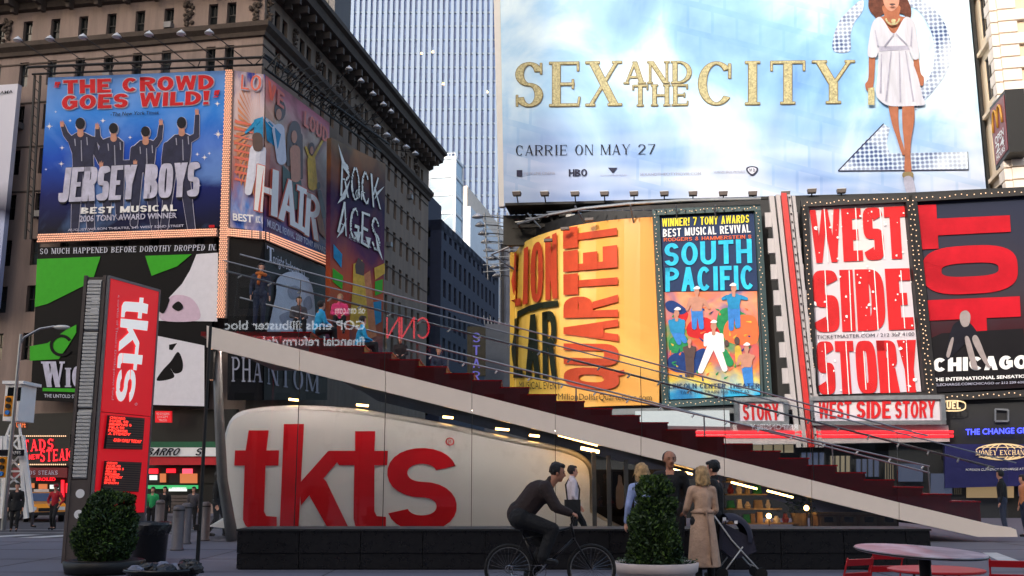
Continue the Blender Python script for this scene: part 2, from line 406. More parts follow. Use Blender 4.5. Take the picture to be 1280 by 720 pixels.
mat('step_red', (150, 6, 16), .35, var=.2, scale=1.5)
mat('pylon_red', (225, 20, 34), .4, var=.0, emit=.22); mat('lit_white', (235, 232, 228), .5, var=0, emit=.28)
mat('white_print', (240, 238, 236), .5, var=.05)
mat('win_dark', (20, 24, 26), .12, var=.3, scale=2)
mat('win_frame', (34, 32, 32), .6, var=.15)
mat('fluted', (112, 116, 128), .7, var=.15, scale=1)
mat('pier', (120, 140, 168), .6, var=.08, scale=.15)
mat('cloudy_white', (225, 232, 240), .5, var=.1, scale=.5)
mat('grey_building', (96, 94, 96), .8, var=.15, scale=.4)
glass_mat('glass', ior=1.5, refl=1.0)
glass_mat('rail_glass', (.95, .97, .97), 1.5, refl=1.3)
glass_mat('far_glass', (.97, .98, .98), 1.2, refl=.5)
glow('bulb', (255, 175, 140), .4, (240, 200, 170))
glow('bulb_white', (255, 205, 160), .7, (200, 170, 140))
glow('warm_lamp', (255, 190, 110), 9)
glow('neon_red', (255, 26, 40), 1.3, (90, 5, 5))
glow('neon_blue', (60, 70, 255), 2.0)
glow('neon_pink', (255, 70, 90), 1.2)

# ================================================================== GROUND
m = MB(); xs = [-400, -60, -30, -9, 60, 400]; ys = [-300, 0, 29, 45, 400, 2500]; zs = [-.14, -.14, -.14, -.45, -.45, -.45]
for j, y in enumerate(ys):
    for x in xs: m.v.append(Vector((x, y, zs[j])))
for j in range(5):
    for i in range(5): a = j * 6 + i; m.f.append((a, a + 1, a + 7, a + 6)); m.m.append(0)
obj('road', m, 'asphalt', kind='structure')
kp = [(-60, -60), (60, -60), (60, 45), (-8.6, 45), (-8.9, 40), (-9.6, 33)]
for k in range(9):
    a = R(k * 90 / 8); kp.append((-9.8 - 5.5 + 2.2 * math.cos(a) - 1.5, 26.7 + 2.2 * math.sin(a) - 0.2))
kp = kp[:6] + [(-10.2, 29.6)] + [(-12.6 - 1.4 * math.sin(R(k * 15)), 28.9 - .6 * math.cos(R(k * 15)) + .5) for k in range(7)] + [(-16, 28.6), (-60, 28.6)]
m = MB(); m.prism([(x, y, -.7) for x, y in kp], (0, 0, .7)); obj('plaza', m, 'plaza', kind='structure')
m = MB()
for a, b, c_, d_ in (((-40, 27.9), (-16, 27.9), (-16, 28.6), (-40, 28.6)),): m.prism([(x, y, .003) for x, y in (a, b, c_, d_)], (0, 0, .004))
obj('kerb', m, 'grey_building', kind='structure')
def gz(y): return -.14 if y < 29 else (-.14 - .31 * (y - 29) / 16 if y < 45 else -.45)
m = MB()   # crosswalk bars and lane marks on the street
for k in range(14):
    x0 = -31 + 1.7 * k
    for y0, y1 in ((33.2, 36.5), ): m.add([(x0, y0, gz(y0) + .006), (x0 + .8, y0, gz(y0) + .006), (x0 + 1.1, y1, gz(y1) + .006), (x0 + .3, y1, gz(y1) + .006)], [(0, 1, 2, 3)])
for y0, y1 in ((38.6, 38.9), (43.2, 43.5)): m.add([(-45, y0, gz(y0) + .006), (-9, y0, gz(y0) + .006), (-9, y1, gz(y1) + .006), (-45, y1, gz(y1) + .006)], [(0, 1, 2, 3)])
obj('road_marking', m, 'road_paint', kind='structure')
m = MB()
def gpoly(pts, z=.004):
    q = [gr(x, y) for x, y in pts]; m.add([(v.x, v.y, z) for v in q], [tuple(range(len(q)))])
gpoly([(1228, 691), (1246, 691), (1282, 704), (1256, 705)]); gpoly([(717, 696), (732, 693), (752, 709), (738, 712)])
obj('plaza_marking', m, 'road_paint', kind='structure')
m = MB()
for y in (684, 699):
    gpoly([(686, y), (782, y), (782, y + 1.6), (686, y + 1.6)])
obj('green_line', m, 'green_paint', kind='structure')
m = MB()
for x in (-24.5, -19.0, -13.6): m.lathe((x, 31.2 + .4 * (x % 3), gz(31.2) + .001), [(.36, 0), (.36, .006), (.3, .008)], 18)
obj('manhole_cover', m, 'dark_metal', kind='structure')
m = MB()   # joints sawn in the plaza slabs
for k in range(-12, 16): m.bbox((k * 3.1 - .012, 9, .0005), (k * 3.1 + .012, 27, .003))
for k in range(7): m.bbox((-40, 9 + 3.0 * k - .012, .0006), (46, 9 + 3.0 * k + .012, .0032))
obj('slab_joint', m, 'charcoal', kind='structure')
# far sidewalks by the shop fronts
m = MB(); P0 = atY(300, 640, 57.5); 
for (o, d, L) in ((Vector((-16, 58, -.45)), CD, 60),):
    m.prism([o, o + d * L, o + d * L + SD * 9, o + SD * 9], (0, 0, .14))
m.prism([Vector((-16, 58, -.45)), Vector((-16, 58, -.45)) + SD * 90, Vector((-16, 58, -.45)) + SD * 90 - CD * -4, Vector((-16, 58, -.45)) - CD * -4], (0, 0, .141))
m.prism([Vector((3, 48, -.45)), Vector((45, 40, -.45)), Vector((47, 49, -.45)), Vector((5, 57, -.45))], (0, 0, .14))
obj('sidewalk', m, 'plaza', kind='structure')

# ================================================================== BUILDINGS
def cutlist(a, b, iv):
    c = [a]
    for x0, x1 in iv: c += [x0, x1]
    return c + [b]
WR = random.Random(31)
mat('win_grey', (58, 64, 68), .15, var=.5, scale=1.5); mat('win_blind', (110, 104, 92), .6, var=.3, scale=3, streak=.3)
def facade(parent, O, d, n, u0, u1, z0, z1, cols, rows, wall, depth=.3, frame='win_frame', pane='win_dark', mullion=True, skip=None, name='wall', sill=None):
    cu = cutlist(u0, u1, cols); cz = cutlist(z0, z1, rows); m = MB(); wins = []
    P = lambda u, z, k=0: O + d * u + ZU * (z - O.z) - n * k
    for i in range(len(cu) - 1):
        for j in range(len(cz) - 1):
            a, b, e, f = cu[i], cu[i + 1], cz[j], cz[j + 1]
            if i % 2 and j % 2 and not (skip and skip(i // 2, j // 2)):
                q = [P(a, e), P(b, e), P(b, f), P(a, f)]; r = [P(a, e, depth), P(b, e, depth), P(b, f, depth), P(a, f, depth)]
                m.add(q + r, [(0, 1, 5, 4), (1, 2, 6, 5), (2, 3, 7, 6), (3, 0, 4, 7)]); wins.append(((a + b) / 2, e, b - a, f - e))
            else: m.add([P(a, e), P(b, e), P(b, f), P(a, f)], [(0, 1, 2, 3)])
    wo = obj(name, m, wall, parent); first = {}
    if sill:
        ms = MB()
        for u, z, ww, hh in wins: ms.box(P(u, z - .07, -.06), (ww + .3, .2, .14), (d, n, ZU))
        obj('sill', ms, sill, parent)['kind'] = 'stuff'
    for u, z, ww, hh in wins:
        key = (round(ww, 2), round(hh, 2)); B = P(u, z, depth - .02)
        if key not in first:
            fm = MB(); c = B
            t = .07
            for s_ in (-1, 1): fm.box(c + d * s_ * (ww / 2 - t / 2) + ZU * hh / 2, (t, .09, hh), (d, n, ZU))
            for zz in (t / 2, hh / 2, hh - t / 2): fm.box(c + ZU * zz, (ww - 2 * t - .004, .07, t), (d, n, ZU))
            if mullion: fm.box(c + ZU * hh * .75, (t * .6, .05, hh / 2 - t * 1.6), (d, n, ZU))
            fo = obj('window', fm, frame, parent, loc=c); vary = ['win_dark', 'win_dark', 'win_dark', 'win_grey', 'win_blind']; pm = MB(); pm.box(c - n * .03 + ZU * hh / 2, (ww - .02, .03, hh - .02), (d, n, ZU)); po = obj('pane', pm, pane, fo, loc=c); po.location = (0, 0, 0)
            first[key] = (fo, po)
        else:
            f0, p0 = first[key]; fo = f0.copy(); COL.objects.link(fo); fo.location = B - wl(parent); po = p0.copy(); COL.objects.link(po); po.parent = fo; po.location = (0, 0, 0)
            if pane == 'win_dark': po.material_slots[0].link = 'OBJECT'; po.material_slots[0].material = MATS[WR.choice(['win_dark', 'win_dark', 'win_dark', 'win_grey', 'win_blind'])]
            WL[fo.name] = B
    return wo
NL = -SD; NR = -CD    # outward normals: street fronts face the viewer, side walls face right
K = atY(330, 28, 62); K.z = 0
lb = thing('office_building', 'old beige stone office block with dark eaves behind the left musical billboards', 'building', K)
rowsz = [(27.8 - 3.1 * k, 27.8 - 3.1 * k + 1.75) for k in range(7)][::-1] + [(30.95, 32.55)]
colsF = [(2.0 + .55 * 0, 2.65)] + [(3.3, 3.95)] + [(6.45 + 2.1 * k, 7.13 + 2.1 * k) for k in range(16)]
facade(lb, K, CD, NL, 0, 44, -.4, 33.4, colsF, rowsz, 'beige_stone')
pr = []
for k in range(9): pr += [(1.6 + 4.3 * k, 2.45 + 4.3 * k), (2.85 + 4.3 * k, 3.7 + 4.3 * k)]
facade(lb, K, SD, NR, 0, 40.3, 30.7, 33.4, pr, [(30.95, 32.55)], 'shaded_side_stone')
facade(lb, K, SD, NR, 0, 40.3, -.4, 30.7, [(1.9 + 2.05 * k, 2.7 + 2.05 * k) for k in range(18)], [(28.2 - 3.05 * k, 30.0 - 3.05 * k) for k in range(7)][::-1], 'shaded_side_stone')
m = MB(); e0 = K + SD * 40.3; m.prism([K + SD * .3 - NR * .35 + NL * -.05, e0 - NR * .35, e0 + CD * 44, K + CD * 44 - NL * .35], (0, 0, 33.4)); obj('core_wall', m, 'dark_stone', lb)
def cornice(prof, nm, mt):
    """profile of (outward, z) run round the corner of the left block"""
    m = MB(); pts = []
    for o_, z in prof:
        c0 = K + NR * o_ + NL * o_
        pts.append([K + CD * 44 + NL * o_ + ZU * z, c0 + ZU * z, K + SD * 40.3 + NR * o_ + ZU * z])
    for i in range(len(pts)):
        a, b = pts[i], pts[(i + 1) % len(pts)]
        m.add([a[0], a[1], b[1], b[0]], [(0, 1, 2, 3)]); m.add([a[1], a[2], b[2], b[1]], [(0, 1, 2, 3)])
    m.add([p[2] for p in pts], [tuple(range(len(pts)))]); m.add([p[0] for p in pts], [tuple(range(len(pts)))])
    return obj(nm, m, mt, lb)
cornice([(0.01, 29.95), (.18, 30.0), (.25, 30.25), (.55, 30.5), (.6, 30.8), (.01, 30.85)], 'string_course', 'dark_stone')
cornice([(0.01, 33.2), (.3, 33.3), (.4, 33.7), (1.5, 34.0), (1.6, 34.6), (1.9, 34.75), (1.9, 35.1), (0.01, 35.3)], 'cornice', 'dark_stone')
bm0 = None
for k in range(20):
    c = K + CD * (1.2 + 2.1 * k) + NL * .9 + ZU * 33.2
    if not bm0: m = MB(); m.box(c + ZU * .3, (.3, 1.1, .5), (CD, NL, ZU)); m.box(c - NL * .3 - ZU * .1, (.26, .5, .4), (CD, NL, ZU)); bm0 = obj('bracket', m, 'dark_stone', lb, loc=c)
    else: o = bm0.copy(); COL.objects.link(o); o.location = c - wl(lb)
bm1 = None
for k in range(28):
    c = K + SD * (1.0 + 1.4 * k) + NR * .9 + ZU * 33.2
    if not bm1: m = MB(); m.box(c + ZU * .3, (.3, 1.1, .5), (SD, NR, ZU)); m.box(c - NR * .3 - ZU * .1, (.26, .5, .4), (SD, NR, ZU)); bm1 = obj('bracket', m, 'dark_stone', lb, loc=c)
    else: o = bm1.copy(); COL.objects.link(o); o.location = c - wl(lb)
rr = random.Random(3)
spots = [K + CD * u + NL * .05 + ZU * 32.0 for u in (.6, 5.35, 18.9)] + [K + SD * (.5 + 4.3 * k) + NR * .05 + ZU * 31.9 for k in range(9)]
for c in spots:   # carved swags between the top windows
    m = MB()
    for i in range(26):
        a = rr.uniform(-1, 1); b = rr.uniform(-1, 1)
        m.ball(c + CD * a * .35 * (1 - abs(b) * .4) + NL * rr.uniform(0, .12) + NR * rr.uniform(-.02, .1) + ZU * b * .85, rr.uniform(.08, .18), 6, 4)
    obj('carved_ornament', m, 'dark_stone', lb)
for u, z in ((11.2, 27.8), (17.5, 24.7), (7.0, 30.95), (15.4, 18.5)):
    m = MB(); c = K + CD * (u - .36) + NL * .15 + ZU * (z + .25); m.box(c, (.5, .55, .4), (CD, NL, ZU)); obj('air_conditioner', m, 'grey_metal', lb)
for k in (1, 3, 4, 7, 9, 12, 15):
    m = MB(); c = K + SD * (2.3 + 2.05 * k) + NR * .18 + ZU * (28.4 - 3.05 * (k % 5)); m.box(c, (.6, .5, .4), (SD, NR, ZU)); obj('air_conditioner', m, 'grey_metal', lb)
# course joints in the stone band
m = MB()
for z in (26.6, 29.4, 23.5, 20.4):
    m.box(K + CD * 22 + NL * .02 + ZU * z, (44, .08, .09), (CD, NL, ZU)); m.box(K + SD * 20 + NR * .02 + ZU * z, (40, .08, .09), (SD, NR, ZU))
obj('ledge', m, 'dark_stone', lb)

def tower_block(name, label, corner, wide, deep, z1, wall, cols=None, rows=None, side_cols=None, side='right', pane='win_dark', z0=-.4, frontcols=True):
    b = thing(name, label, 'building', corner)
    facade(b, corner, CD, NL, 0, wide, z0, z1, cols or [], rows or [(z0 + .1, z0 + .2)], wall, .25, pane=pane, mullion=False)
    facade(b, corner, SD, NR, 0, deep, z0, z1, side_cols or [], rows or [(z0 + .1, z0 + .2)], wall, .25, pane=pane, mullion=False)
    m = MB(); m.prism([corner + ZU * (z1 - .02 - corner.z), corner + SD * deep + ZU * (z1 - .02 - corner.z), corner + SD * deep + CD * wide + ZU * (z1 - .02 - corner.z), corner + CD * wide + ZU * (z1 - .02 - corner.z)], (0, 0, .5)); obj('parapet', m, wall, b)
    return b
c = atY(552, 281, 104); zt = c.z; c.z = 0
tower_block('brick_building', 'low navy brick building beyond the beige office block', c, 14, 30, zt - .5, 'navy_brick', [(1.2 + 2.4 * k, 2.2 + 2.4 * k) for k in range(5)], [(2 + 3.1 * k, 3.9 + 3.1 * k) for k in range(9)], [(1.0 + 2.3 * k, 2.1 + 2.3 * k) for k in range(12)])
c = atY(535, 246, 112); zt = c.z; c.z = 0
b = tower_block('brick_building', 'upper navy brick storey set back behind the beige office block', c, 9, 6, zt, 'navy_brick', None, None)
# white-framed glass stair tower
c = atY(568, 275, 122); base = c.z - 3; ctop = atY(568, 197, 122).z; c.z = base
g = thing('glass_tower', 'white framed glass box rising on a roof before the striped skyscraper', 'tower', c)
m = MB(); W_ = 3.4; D_ = 4
cr = [c, c + CD * W_, c + CD * W_ + SD * D_, c + SD * D_]
for q in cr: m.bar(q, q + ZU * (ctop - base), .3)
zz = base
lv = [ctop - k * 2.35 for k in range(5)]
for z in lv:
    for i in range(4): m.bar(cr[i] + ZU * (z - base), cr[(i + 1) % 4] + ZU * (z - base), .26, .38)
for i in range(4): m.bar(cr[0] + ZU * (lv[i] - base), cr[1] + ZU * (lv[i + 1] - base), .08)
for i in range(8): m.bar(cr[0] + CD * i * .45 + ZU * (ctop - base), cr[0] + CD * i * .45 + ZU * (ctop - base + .6), .08)
m.bar(cr[0] + ZU * (ctop - base + .6), cr[1] + ZU * (ctop - base + .6), .08)
obj('frame', m, 'cloudy_white', g)
mat('frosted', (150, 172, 190), .2, var=.12, scale=.6)
for i in range(4):
    z0_, z1_ = lv[i + 1] + .2, lv[i] - .2
    m = MB(); m.box((cr[0] + cr[1]) / 2 + ZU * ((z0_ + z1_) / 2 - base), (W_ - .35, .06, z1_ - z0_), (CD, SD, ZU)); obj('pane', m, 'frosted', g)
    m = MB(); m.box((cr[0] + cr[3]) / 2 + ZU * ((z0_ + z1_) / 2 - base), (.06, D_ - .35, z1_ - z0_), (CD, SD, ZU)); obj('pane', m, 'frosted', g)
# pale building behind it, then the fluted grey one
c = atY(584, 236, 150); zt = c.z; c.z = 0
tower_block('stucco_building', 'cream and white building with stepped roof left of the lamp arms', c, 3, 28, zt, 'quoin', None, [(3 + 3.4 * k, 4.6 + 3.4 * k) for k in range(10)], [(9 + 3 * k, 10.4 + 3 * k) for k in range(6)])
c = atY(588, 262, 135); zt = c.z; c.z = 0
tower_block('stucco_building', 'narrow white wall standing in front of the striped skyscraper', c, 1.6, 20, zt, 'cloudy_white')
c = atY(607, 300, 175); zt = c.z
fb = thing('columned_building', 'grey building with tall fluted piers behind the curved yellow billboard', 'building', (c.x, 175, 0))
m = MB(); m.bbox((c.x, 176, -.4), (c.x + 20, 190, zt)); obj('wall', m, 'grey_building', fb)
pm_ = None
for k in range(12):
    if not pm_: m = MB(); m.lathe((c.x + .6, 175.6, 0), [(.62, 0), (.6, zt - 1), (.75, zt - .6), (.75, zt)], 10); pm_ = obj('pier', m, 'fluted', fb, smooth=False)
    else: o = pm_.copy(); COL.objects.link(o); o.location = pm_.location + Vector((1.6 * k, 0, 0))
c = atY(606, 405, 90); c2 = atY(660, 405, 90)
gp = thing('parapet_wall', 'pale grey low wall between the navy building and the curved billboard', 'wall', (c.x, 90, 0))
m = MB(); m.bbox((c.x, 90, -.4), (c2.x, 92, c.z)); obj('wall', m, 'fluted', gp)
m = MB()
for k in range(14):
    x = c.x + .3 * k; m.bar((x, 90.5, c.z), (x + rr.uniform(-.2, .2), 90.5, c.z + rr.uniform(.2, .9)), .06)
obj('roof_vent', m, 'steel', gp)
# striped skyscraper
Tx0 = atY(432, 20, 260).x; tw = thing('skyscraper', 'very tall blue skyscraper of narrow vertical stripes', 'skyscraper', (Tx0, 260, 0))
m_ = bpy.data.materials.new('tower_glass'); m_.use_nodes = True; MATS['tower_glass'] = m_; t = m_.node_tree; L = t.links.new; b_ = t.nodes['Principled BSDF']; b_.inputs['Roughness'].default_value = .2
tc = t.nodes.new('ShaderNodeTexCoord'); mp = t.nodes.new('ShaderNodeMapping'); mp.inputs['Scale'].default_value = (.66, 1, .27); L(tc.outputs['Object'], mp.inputs[0])
vo = t.nodes.new('ShaderNodeTexWhiteNoise'); vo.noise_dimensions = '3D'; fl = t.nodes.new('ShaderNodeVectorMath'); fl.operation = 'FLOOR'; L(mp.outputs[0], fl.inputs[0]); L(fl.outputs[0], vo.inputs[0])
cr_ = t.nodes.new('ShaderNodeValToRGB'); cr_.color_ramp.elements[0].color = lin((66, 98, 158)); cr_.color_ramp.elements[1].color = lin((98, 134, 192)); cr_.color_ramp.elements[1].position = .9
L(vo.outputs[0], cr_.inputs[0]); L(cr_.outputs[0], b_.inputs['Base Color'])
m = MB(); m.bbox((Tx0, 261, -.4), (Tx0 + 62, 290, 190)); obj('curtain_wall', m, 'tower_glass', tw)
p0 = None
for k in range(41):
    if not p0: m = MB(); m.bbox((Tx0 - .1, 260, -.4), (Tx0 + .72, 261.0, 190)); p0 = obj('pier', m, 'pier', tw)
    else: o = p0.copy(); COL.objects.link(o); o.location = p0.location + Vector((1.52 * k, 0, 0))
m = MB()
for k in range(48): m.bbox((Tx0, 260.75, 4 * k), (Tx0 + 62, 260.99, 4 * k + .5))
obj('floor_band', m, 'pier', tw)
for px, py in ((527, 67), (541, 65), (554, 105), (608, 115)):   # office lamps left on
    q = atY(px, py, 260.9); m = MB(); m.bbox((q.x - .2, 260.7, q.z - .2), (q.x + .4, 260.9, q.z + .2)); obj('lit_window', m, 'warm_lamp', tw)
c = atY(418, 20, 150); ot = thing('office_tower', 'plain grey tower peeking over the dark eaves of the beige block', 'building', (c.x, 150, 0))
m = MB(); m.bbox((c.x - 14, 150, -.4), (c.x, 165, 120)); obj('wall', m, 'grey_building', ot)
for k in range(3):
    m = MB(); m.bbox((c.x - 1.8 - 2.2 * k, 149.9, 60), (c.x - 1.0 - 2.2 * k, 149.98, 118)); obj('window_strip', m, 'win_dark', ot)

# unseen blocks behind the viewer, added to shade the plaza and mirror in glass
def unseen_block(x0, x1, y0, h, lab, wall):
    b = thing('office_tower', lab, 'building', ((x0 + x1) / 2, y0, 0))
    m = MB(); m.bbox((x0, y0 - 25, -.4), (x1, y0, h)); obj('wall', m, wall, b)
    m = MB(); n = int((x1 - x0) / 4)
    for i in range(n):
        for k in range(int(h / 4) - 1): m.bbox((x0 + 4 * i + .9, y0 - .3, 4 * k + 5), (x0 + 4 * i + 3.1, y0 + .03, 4 * k + 7.4))
    obj('window_grid', m, 'win_dark', b)['kind'] = 'stuff'
unseen_block(-170, -80, -60, 125, 'tallest unseen block behind the viewer on the left, added to shade the square', 'grey_building')
unseen_block(-80, -20, -60.5, 60, 'middle unseen block behind the viewer, added to keep the sun off the plaza', 'beige_stone')
unseen_block(-20, 60, -62, 48, 'lower unseen block behind the viewer on the right, added for glass reflections', 'grey_building')

# right stone building
Q = atY(1250, 100, 50); Q.z = 0
sb = thing('stone_building', 'sunlit cream stone building with quoined corner at the right edge', 'building', Q)
facade(sb, Q, SD, -NR, 0, 12, -.4, 34, [(1.3, 2.4), (3.5, 4.6), (6, 7.1)], [(14.5, 16.9), (18.1, 20.5), (21.7, 24.1), (25.3, 27.7), (28.9, 31.3)], 'cream_stone', .12, name='wall')
facade(sb, Q, -CD, NL, 0, 14, -.4, 34, [(3.2, 4.4), (7, 8.2)], [(14.5, 16.9), (18.1, 20.5), (21.7, 24.1), (25.3, 27.7)], 'cream_stone', .35)
qm = {}
for k in range(24):
    z = 12 + .66 * k; lg = k % 2; wv = 1.0 if lg else .62
    if lg not in qm:
        m = MB(); c = Q + ZU * z
        m.box(c + SD * (wv / 2 - .1) + CD * .06 + ZU * .31, (.34, wv, .58), (CD, SD, ZU)); m.box(c - CD * ((1.9 - wv) / 2 + .12) + NL * .06 + ZU * .31, (1.9 - wv, .34, .58), (CD, SD, ZU))
        qm[lg] = obj('quoin_stone', m, 'quoin', sb, loc=c)
    else: o = qm[lg].copy(); COL.objects.link(o); o.location = Q + ZU * z - wl(sb)
m = MB()
for z in (17.4, 21.0, 24.6, 28.2): m.box(Q + SD * 6 + CD * .08 + ZU * z, (.3, 11.6, .22), (CD, SD, ZU))
obj('ledge', m, 'cream_stone', sb)
# arches sign
SM = Surf([atY(1256, 112, 48.6).xy, (atY(1256, 112, 48.6) + SD * 3).xy])
ms = thing('restaurant_sign', 'red vertical sign with golden arches on the stone building corner', 'sign', atY(1256, 200, 48.8))
mat('sign_red', (130, 38, 42), .4, var=.12); mat('gold', (186, 138, 54), .4, var=.1)
m = MB(); Pq = [SM.hit(*p) for p in ((1245, 213), (1262, 190), (1256, 112), (1237, 135))]
for p in Pq[::1]: pass
m.prism([Pq[0], Pq[1], Pq[2], Pq[3]], -CD * .9); obj('casing', m, 'black', ms)
m = MB(); 
def inset(P, k): c = sum(P, Vector()) / 4; return [p + (c - p) * k for p in P]
m.prism([p + CD * .03 for p in inset(Pq, .12)], -CD * .02); obj('face', m, 'sign_red', ms)
def onq(P, a, b): return (P[0] * (1 - a) + P[1] * a) * (1 - b) + (P[3] * (1 - a) + P[2] * a) * b
m = MB()
for a0 in (.3, .6):
    pts = [onq(Pq, a0 + .15 * math.cos(t_) * 1.0, .55 + .32 * math.sin(t_)) + CD * .06 for t_ in np.linspace(0, math.pi, 9)]
    m.tube(pts, .06, 6)
obj('arches', m, 'gold', ms, True)
m = MB()
for s_, b0, b1 in (('OPEN', .34, .46), ('24', .2, .33), ('HOURS', .09, .18)):
    for q in font(s_, .02): m.add([onq(Pq, .2 + a * .6, b0 + (b1 - b0) * b) + CD * .06 for a, b in q], [tuple(range(len(q)))])
obj('lettering', m, 'white_print', ms)

# ================================================================== BILLBOARDS, LEFT
Jc = atY(329, 290, 60.5)
LS = Surf([(Jc + CD * 40).xy, (Jc + CD * .7).xy, (Jc + CD * .3 + SD * .12).xy, (Jc + SD * .6).xy, (Jc + SD * 30).xy])
def blk(name, P, Qd, surf, mt, parent, off=.05, sub=1, extra=None):
    m = MB(); letter(m, surf, P, Qd, off, 0, sub); return obj(name, m, mt, parent)
mat('dark_print', (24, 24, 34), .5, var=.3, scale=1.5)
mat('grey_print', (160, 160, 178), .45, var=.3, scale=1.2)
mat('suit', (48, 50, 74), .5, var=.35, scale=1.6)
mat('skin_print', (196, 140, 118), .5, var=.15)
mat('red_print', (200, 26, 36), .45, var=.15, scale=1)
mat('silver_print', (196, 194, 214), .4, var=.28, scale=1.4)
# --- blue musical billboard
jb = thing('billboard', 'blue billboard of four men seen from behind, JERSEY BOYS in silver letters', 'billboard', LS.hit(165, 290))
print_mat('blue_poster', [(0, (5, 8, 34)), (.25, (8, 24, 96)), (.5, (14, 76, 186)), (.75, (40, 128, 220)), (1, (96, 140, 205))], .12, 3, (130, 175, 240), .5, 2.6)
obj('panel', sheet(LS, [(47, 293), (275, 284), (283, 88), (60, 97)], .0, .35, 8, 1), 'blue_poster', jb)
m = MB(); rj = random.Random(5)
for x, y, r_ in ((62, 158, 5), (77, 205, 4), (88, 151, 2.5), (129, 151, 4), (163, 172, 3), (256, 197, 4), (273, 168, 6), (247, 193, 3), (78, 185, 3.5), (262, 192, 2.5), (58, 212, 2), (272, 130, 4), (250, 232, 2), (70, 140, 2)):
    pts = []
    for k in range(16):
        a = k * math.pi / 8; q = r_ * (1 if k % 4 == 0 else (.55 if k % 2 == 0 else .25)); pts.append((x + q * math.cos(a), y + q * math.sin(a)))
    shape(m, LS, pts, .03, 0, False)
obj('printed_star', m, 'white_print', jb)['kind'] = 'stuff'
MEN = [dict(h=(101.5, 156), r=(6, 8), tor=[(89, 171), (97, 166), (106, 166), (116, 171), (120, 180), (117, 196), (118, 212), (92, 212), (91, 192), (86, 178)], arms=[((88, 174), (83, 168), (79, 157)), ((117, 175), (121, 192), (126, 204))], legs=[((98, 210), (94, 288)), ((111, 210), (114, 285))], hands=[(78.5, 155), (127.5, 206)]),
       dict(h=(143, 162), r=(5.6, 7.4), tor=[(127, 176), (137, 172), (148, 172), (155, 178), (154, 212), (129, 212), (127, 194)], arms=[((128, 180), (123, 172), (122.5, 160)), ((130, 182), (126, 195), (132, 203)), ((152, 205), (162, 204), (168, 203))], legs=[((136, 210), (134, 270)), ((149, 210), (150, 270))], hands=[(122.5, 158), (170, 204)]),
       dict(h=(183, 166), r=(5.6, 7.2), tor=[(167, 184), (176, 176), (188, 175), (196, 178), (194, 200), (192, 216), (166, 216), (165, 196)], arms=[((194, 181), (200, 173), (202, 157)), ((168, 187), (166, 205), (162, 207))], legs=[((172, 212), (168, 280)), ((187, 212), (194, 285))], hands=[(202, 153)]),
       dict(h=(228, 155), r=(5.8, 8), tor=[(209, 178), (219, 169), (232, 167), (240, 171), (239, 192), (236, 215), (206, 215), (205, 195)], arms=[((237, 175), (246, 170), (247, 145)), ((209, 182), (206, 200), (205, 215))], legs=[((214, 212), (206, 284)), ((230, 212), (240, 288))], hands=[(247, 140)])]
def manparts(q, g):
    o = [[(x + (g if x > q['h'][0] else -g), y - (g if y < 190 else -g)) for x, y in q['tor']]]
    for a in q['arms']:
        for k in range(len(a) - 1): o.append(limb2(a[k], a[k + 1], 4.2 - k * .8 + g, 3.6 - k * .9 + g))
    for a, b in q['legs']: o.append(limb2(a, b, 7 + g, 4.5 + g))
    return o
m = MB()
for q in MEN:
    for p_ in manparts(q, .7): shape(m, LS, p_, .035, 0, False)
    shape(m, LS, oval2(q['h'], q['r'][0] + .8, q['r'][1] + .8), .05, 0, False)
obj('printed_outline', m, 'silver_print', jb)
for q in MEN:
    m = MB()
    for p_ in manparts(q, 0): shape(m, LS, p_, .06, 0, False)
    obj('printed_figure', m, 'suit', jb)
    m = MB(); shape(m, LS, limb2((q['h'][0], q['h'][1] + 4), (q['h'][0], q['h'][1] + 12), 3.4, 4), .085, 0, False)
    for x, y in q['hands']: shape(m, LS, [(x - 2, y + 4), (x - 2.6, y - 1), (x - 1.4, y - 4), (x - .2, y - 1.4), (x + .6, y - 5), (x + 1.3, y - 1.2), (x + 2.6, y - 3.6), (x + 2.3, y + 4)], .085, 0, False)
    obj('printed_skin', m, 'skin_print', jb)
    m = MB(); shape(m, LS, oval2((q['h'][0], q['h'][1] - 1), q['r'][0], q['r'][1] - .8), .105, 0, False); obj('printed_hair', m, 'dark_print', jb)
    m = MB(); h = q['h']
    for dx, y0, y1 in ((-7, 18, 27), (8, 16, 26), (1, 20, 46)): shape(m, LS, [(h[0] + dx - .5, h[1] + y0), (h[0] + dx + .6, h[1] + y0), (h[0] + dx + 1.4, h[1] + y1), (h[0] + dx + .2, h[1] + y1)], .085, 0, False)
    obj('printed_crease', m, 'grey_print', jb)
def shadowed(P, Qd, mt, mt2, parent, off, d=1.1, surf=LS, nm='lettering'):
    m = MB()
    for dx, dy in ((d, d), (-d, d), (d, -d), (-d, -d), (0, d), (0, -d), (d, 0), (-d, 0)): letter(m, surf, P, [(x + dx, y + dy) for x, y in Qd], off - .03 + .0015 * (dx - dy) )
    obj('letter_outline', m, mt2, parent); m = MB(); letter(m, surf, P, Qd, off); return obj(nm, m, mt, parent)
q1 = strokes('THE CROWD', .75, .25, .22, gap=.1); shadowed(q1, [(80, 118), (268, 112), (268, 94), (80, 101)], 'red_print', 'silver_print', jb, .09, .9)
q1 = strokes('GOES WILD!', .75, .25, .22, gap=.1); shadowed(q1, [(78, 138), (262, 131), (263, 114), (79, 120)], 'red_print', 'silver_print', jb, .09, .9)
blk('quotation_mark', strokes('!!', .3, .3, .3, gap=.2), [(68, 110), (75, 110), (77, 103), (70, 103)], LS, 'red_print', jb, .1)
blk('quotation_mark', strokes('!!', .3, .3, .3, gap=.2), [(267, 123), (274, 122), (276, 113), (269, 114)], LS, 'red_print', jb, .1)
blk('lettering', font('-The New York Times', .01), [(139, 146), (199, 143), (200, 139), (140, 141)], LS, 'dark_print', jb, .1)
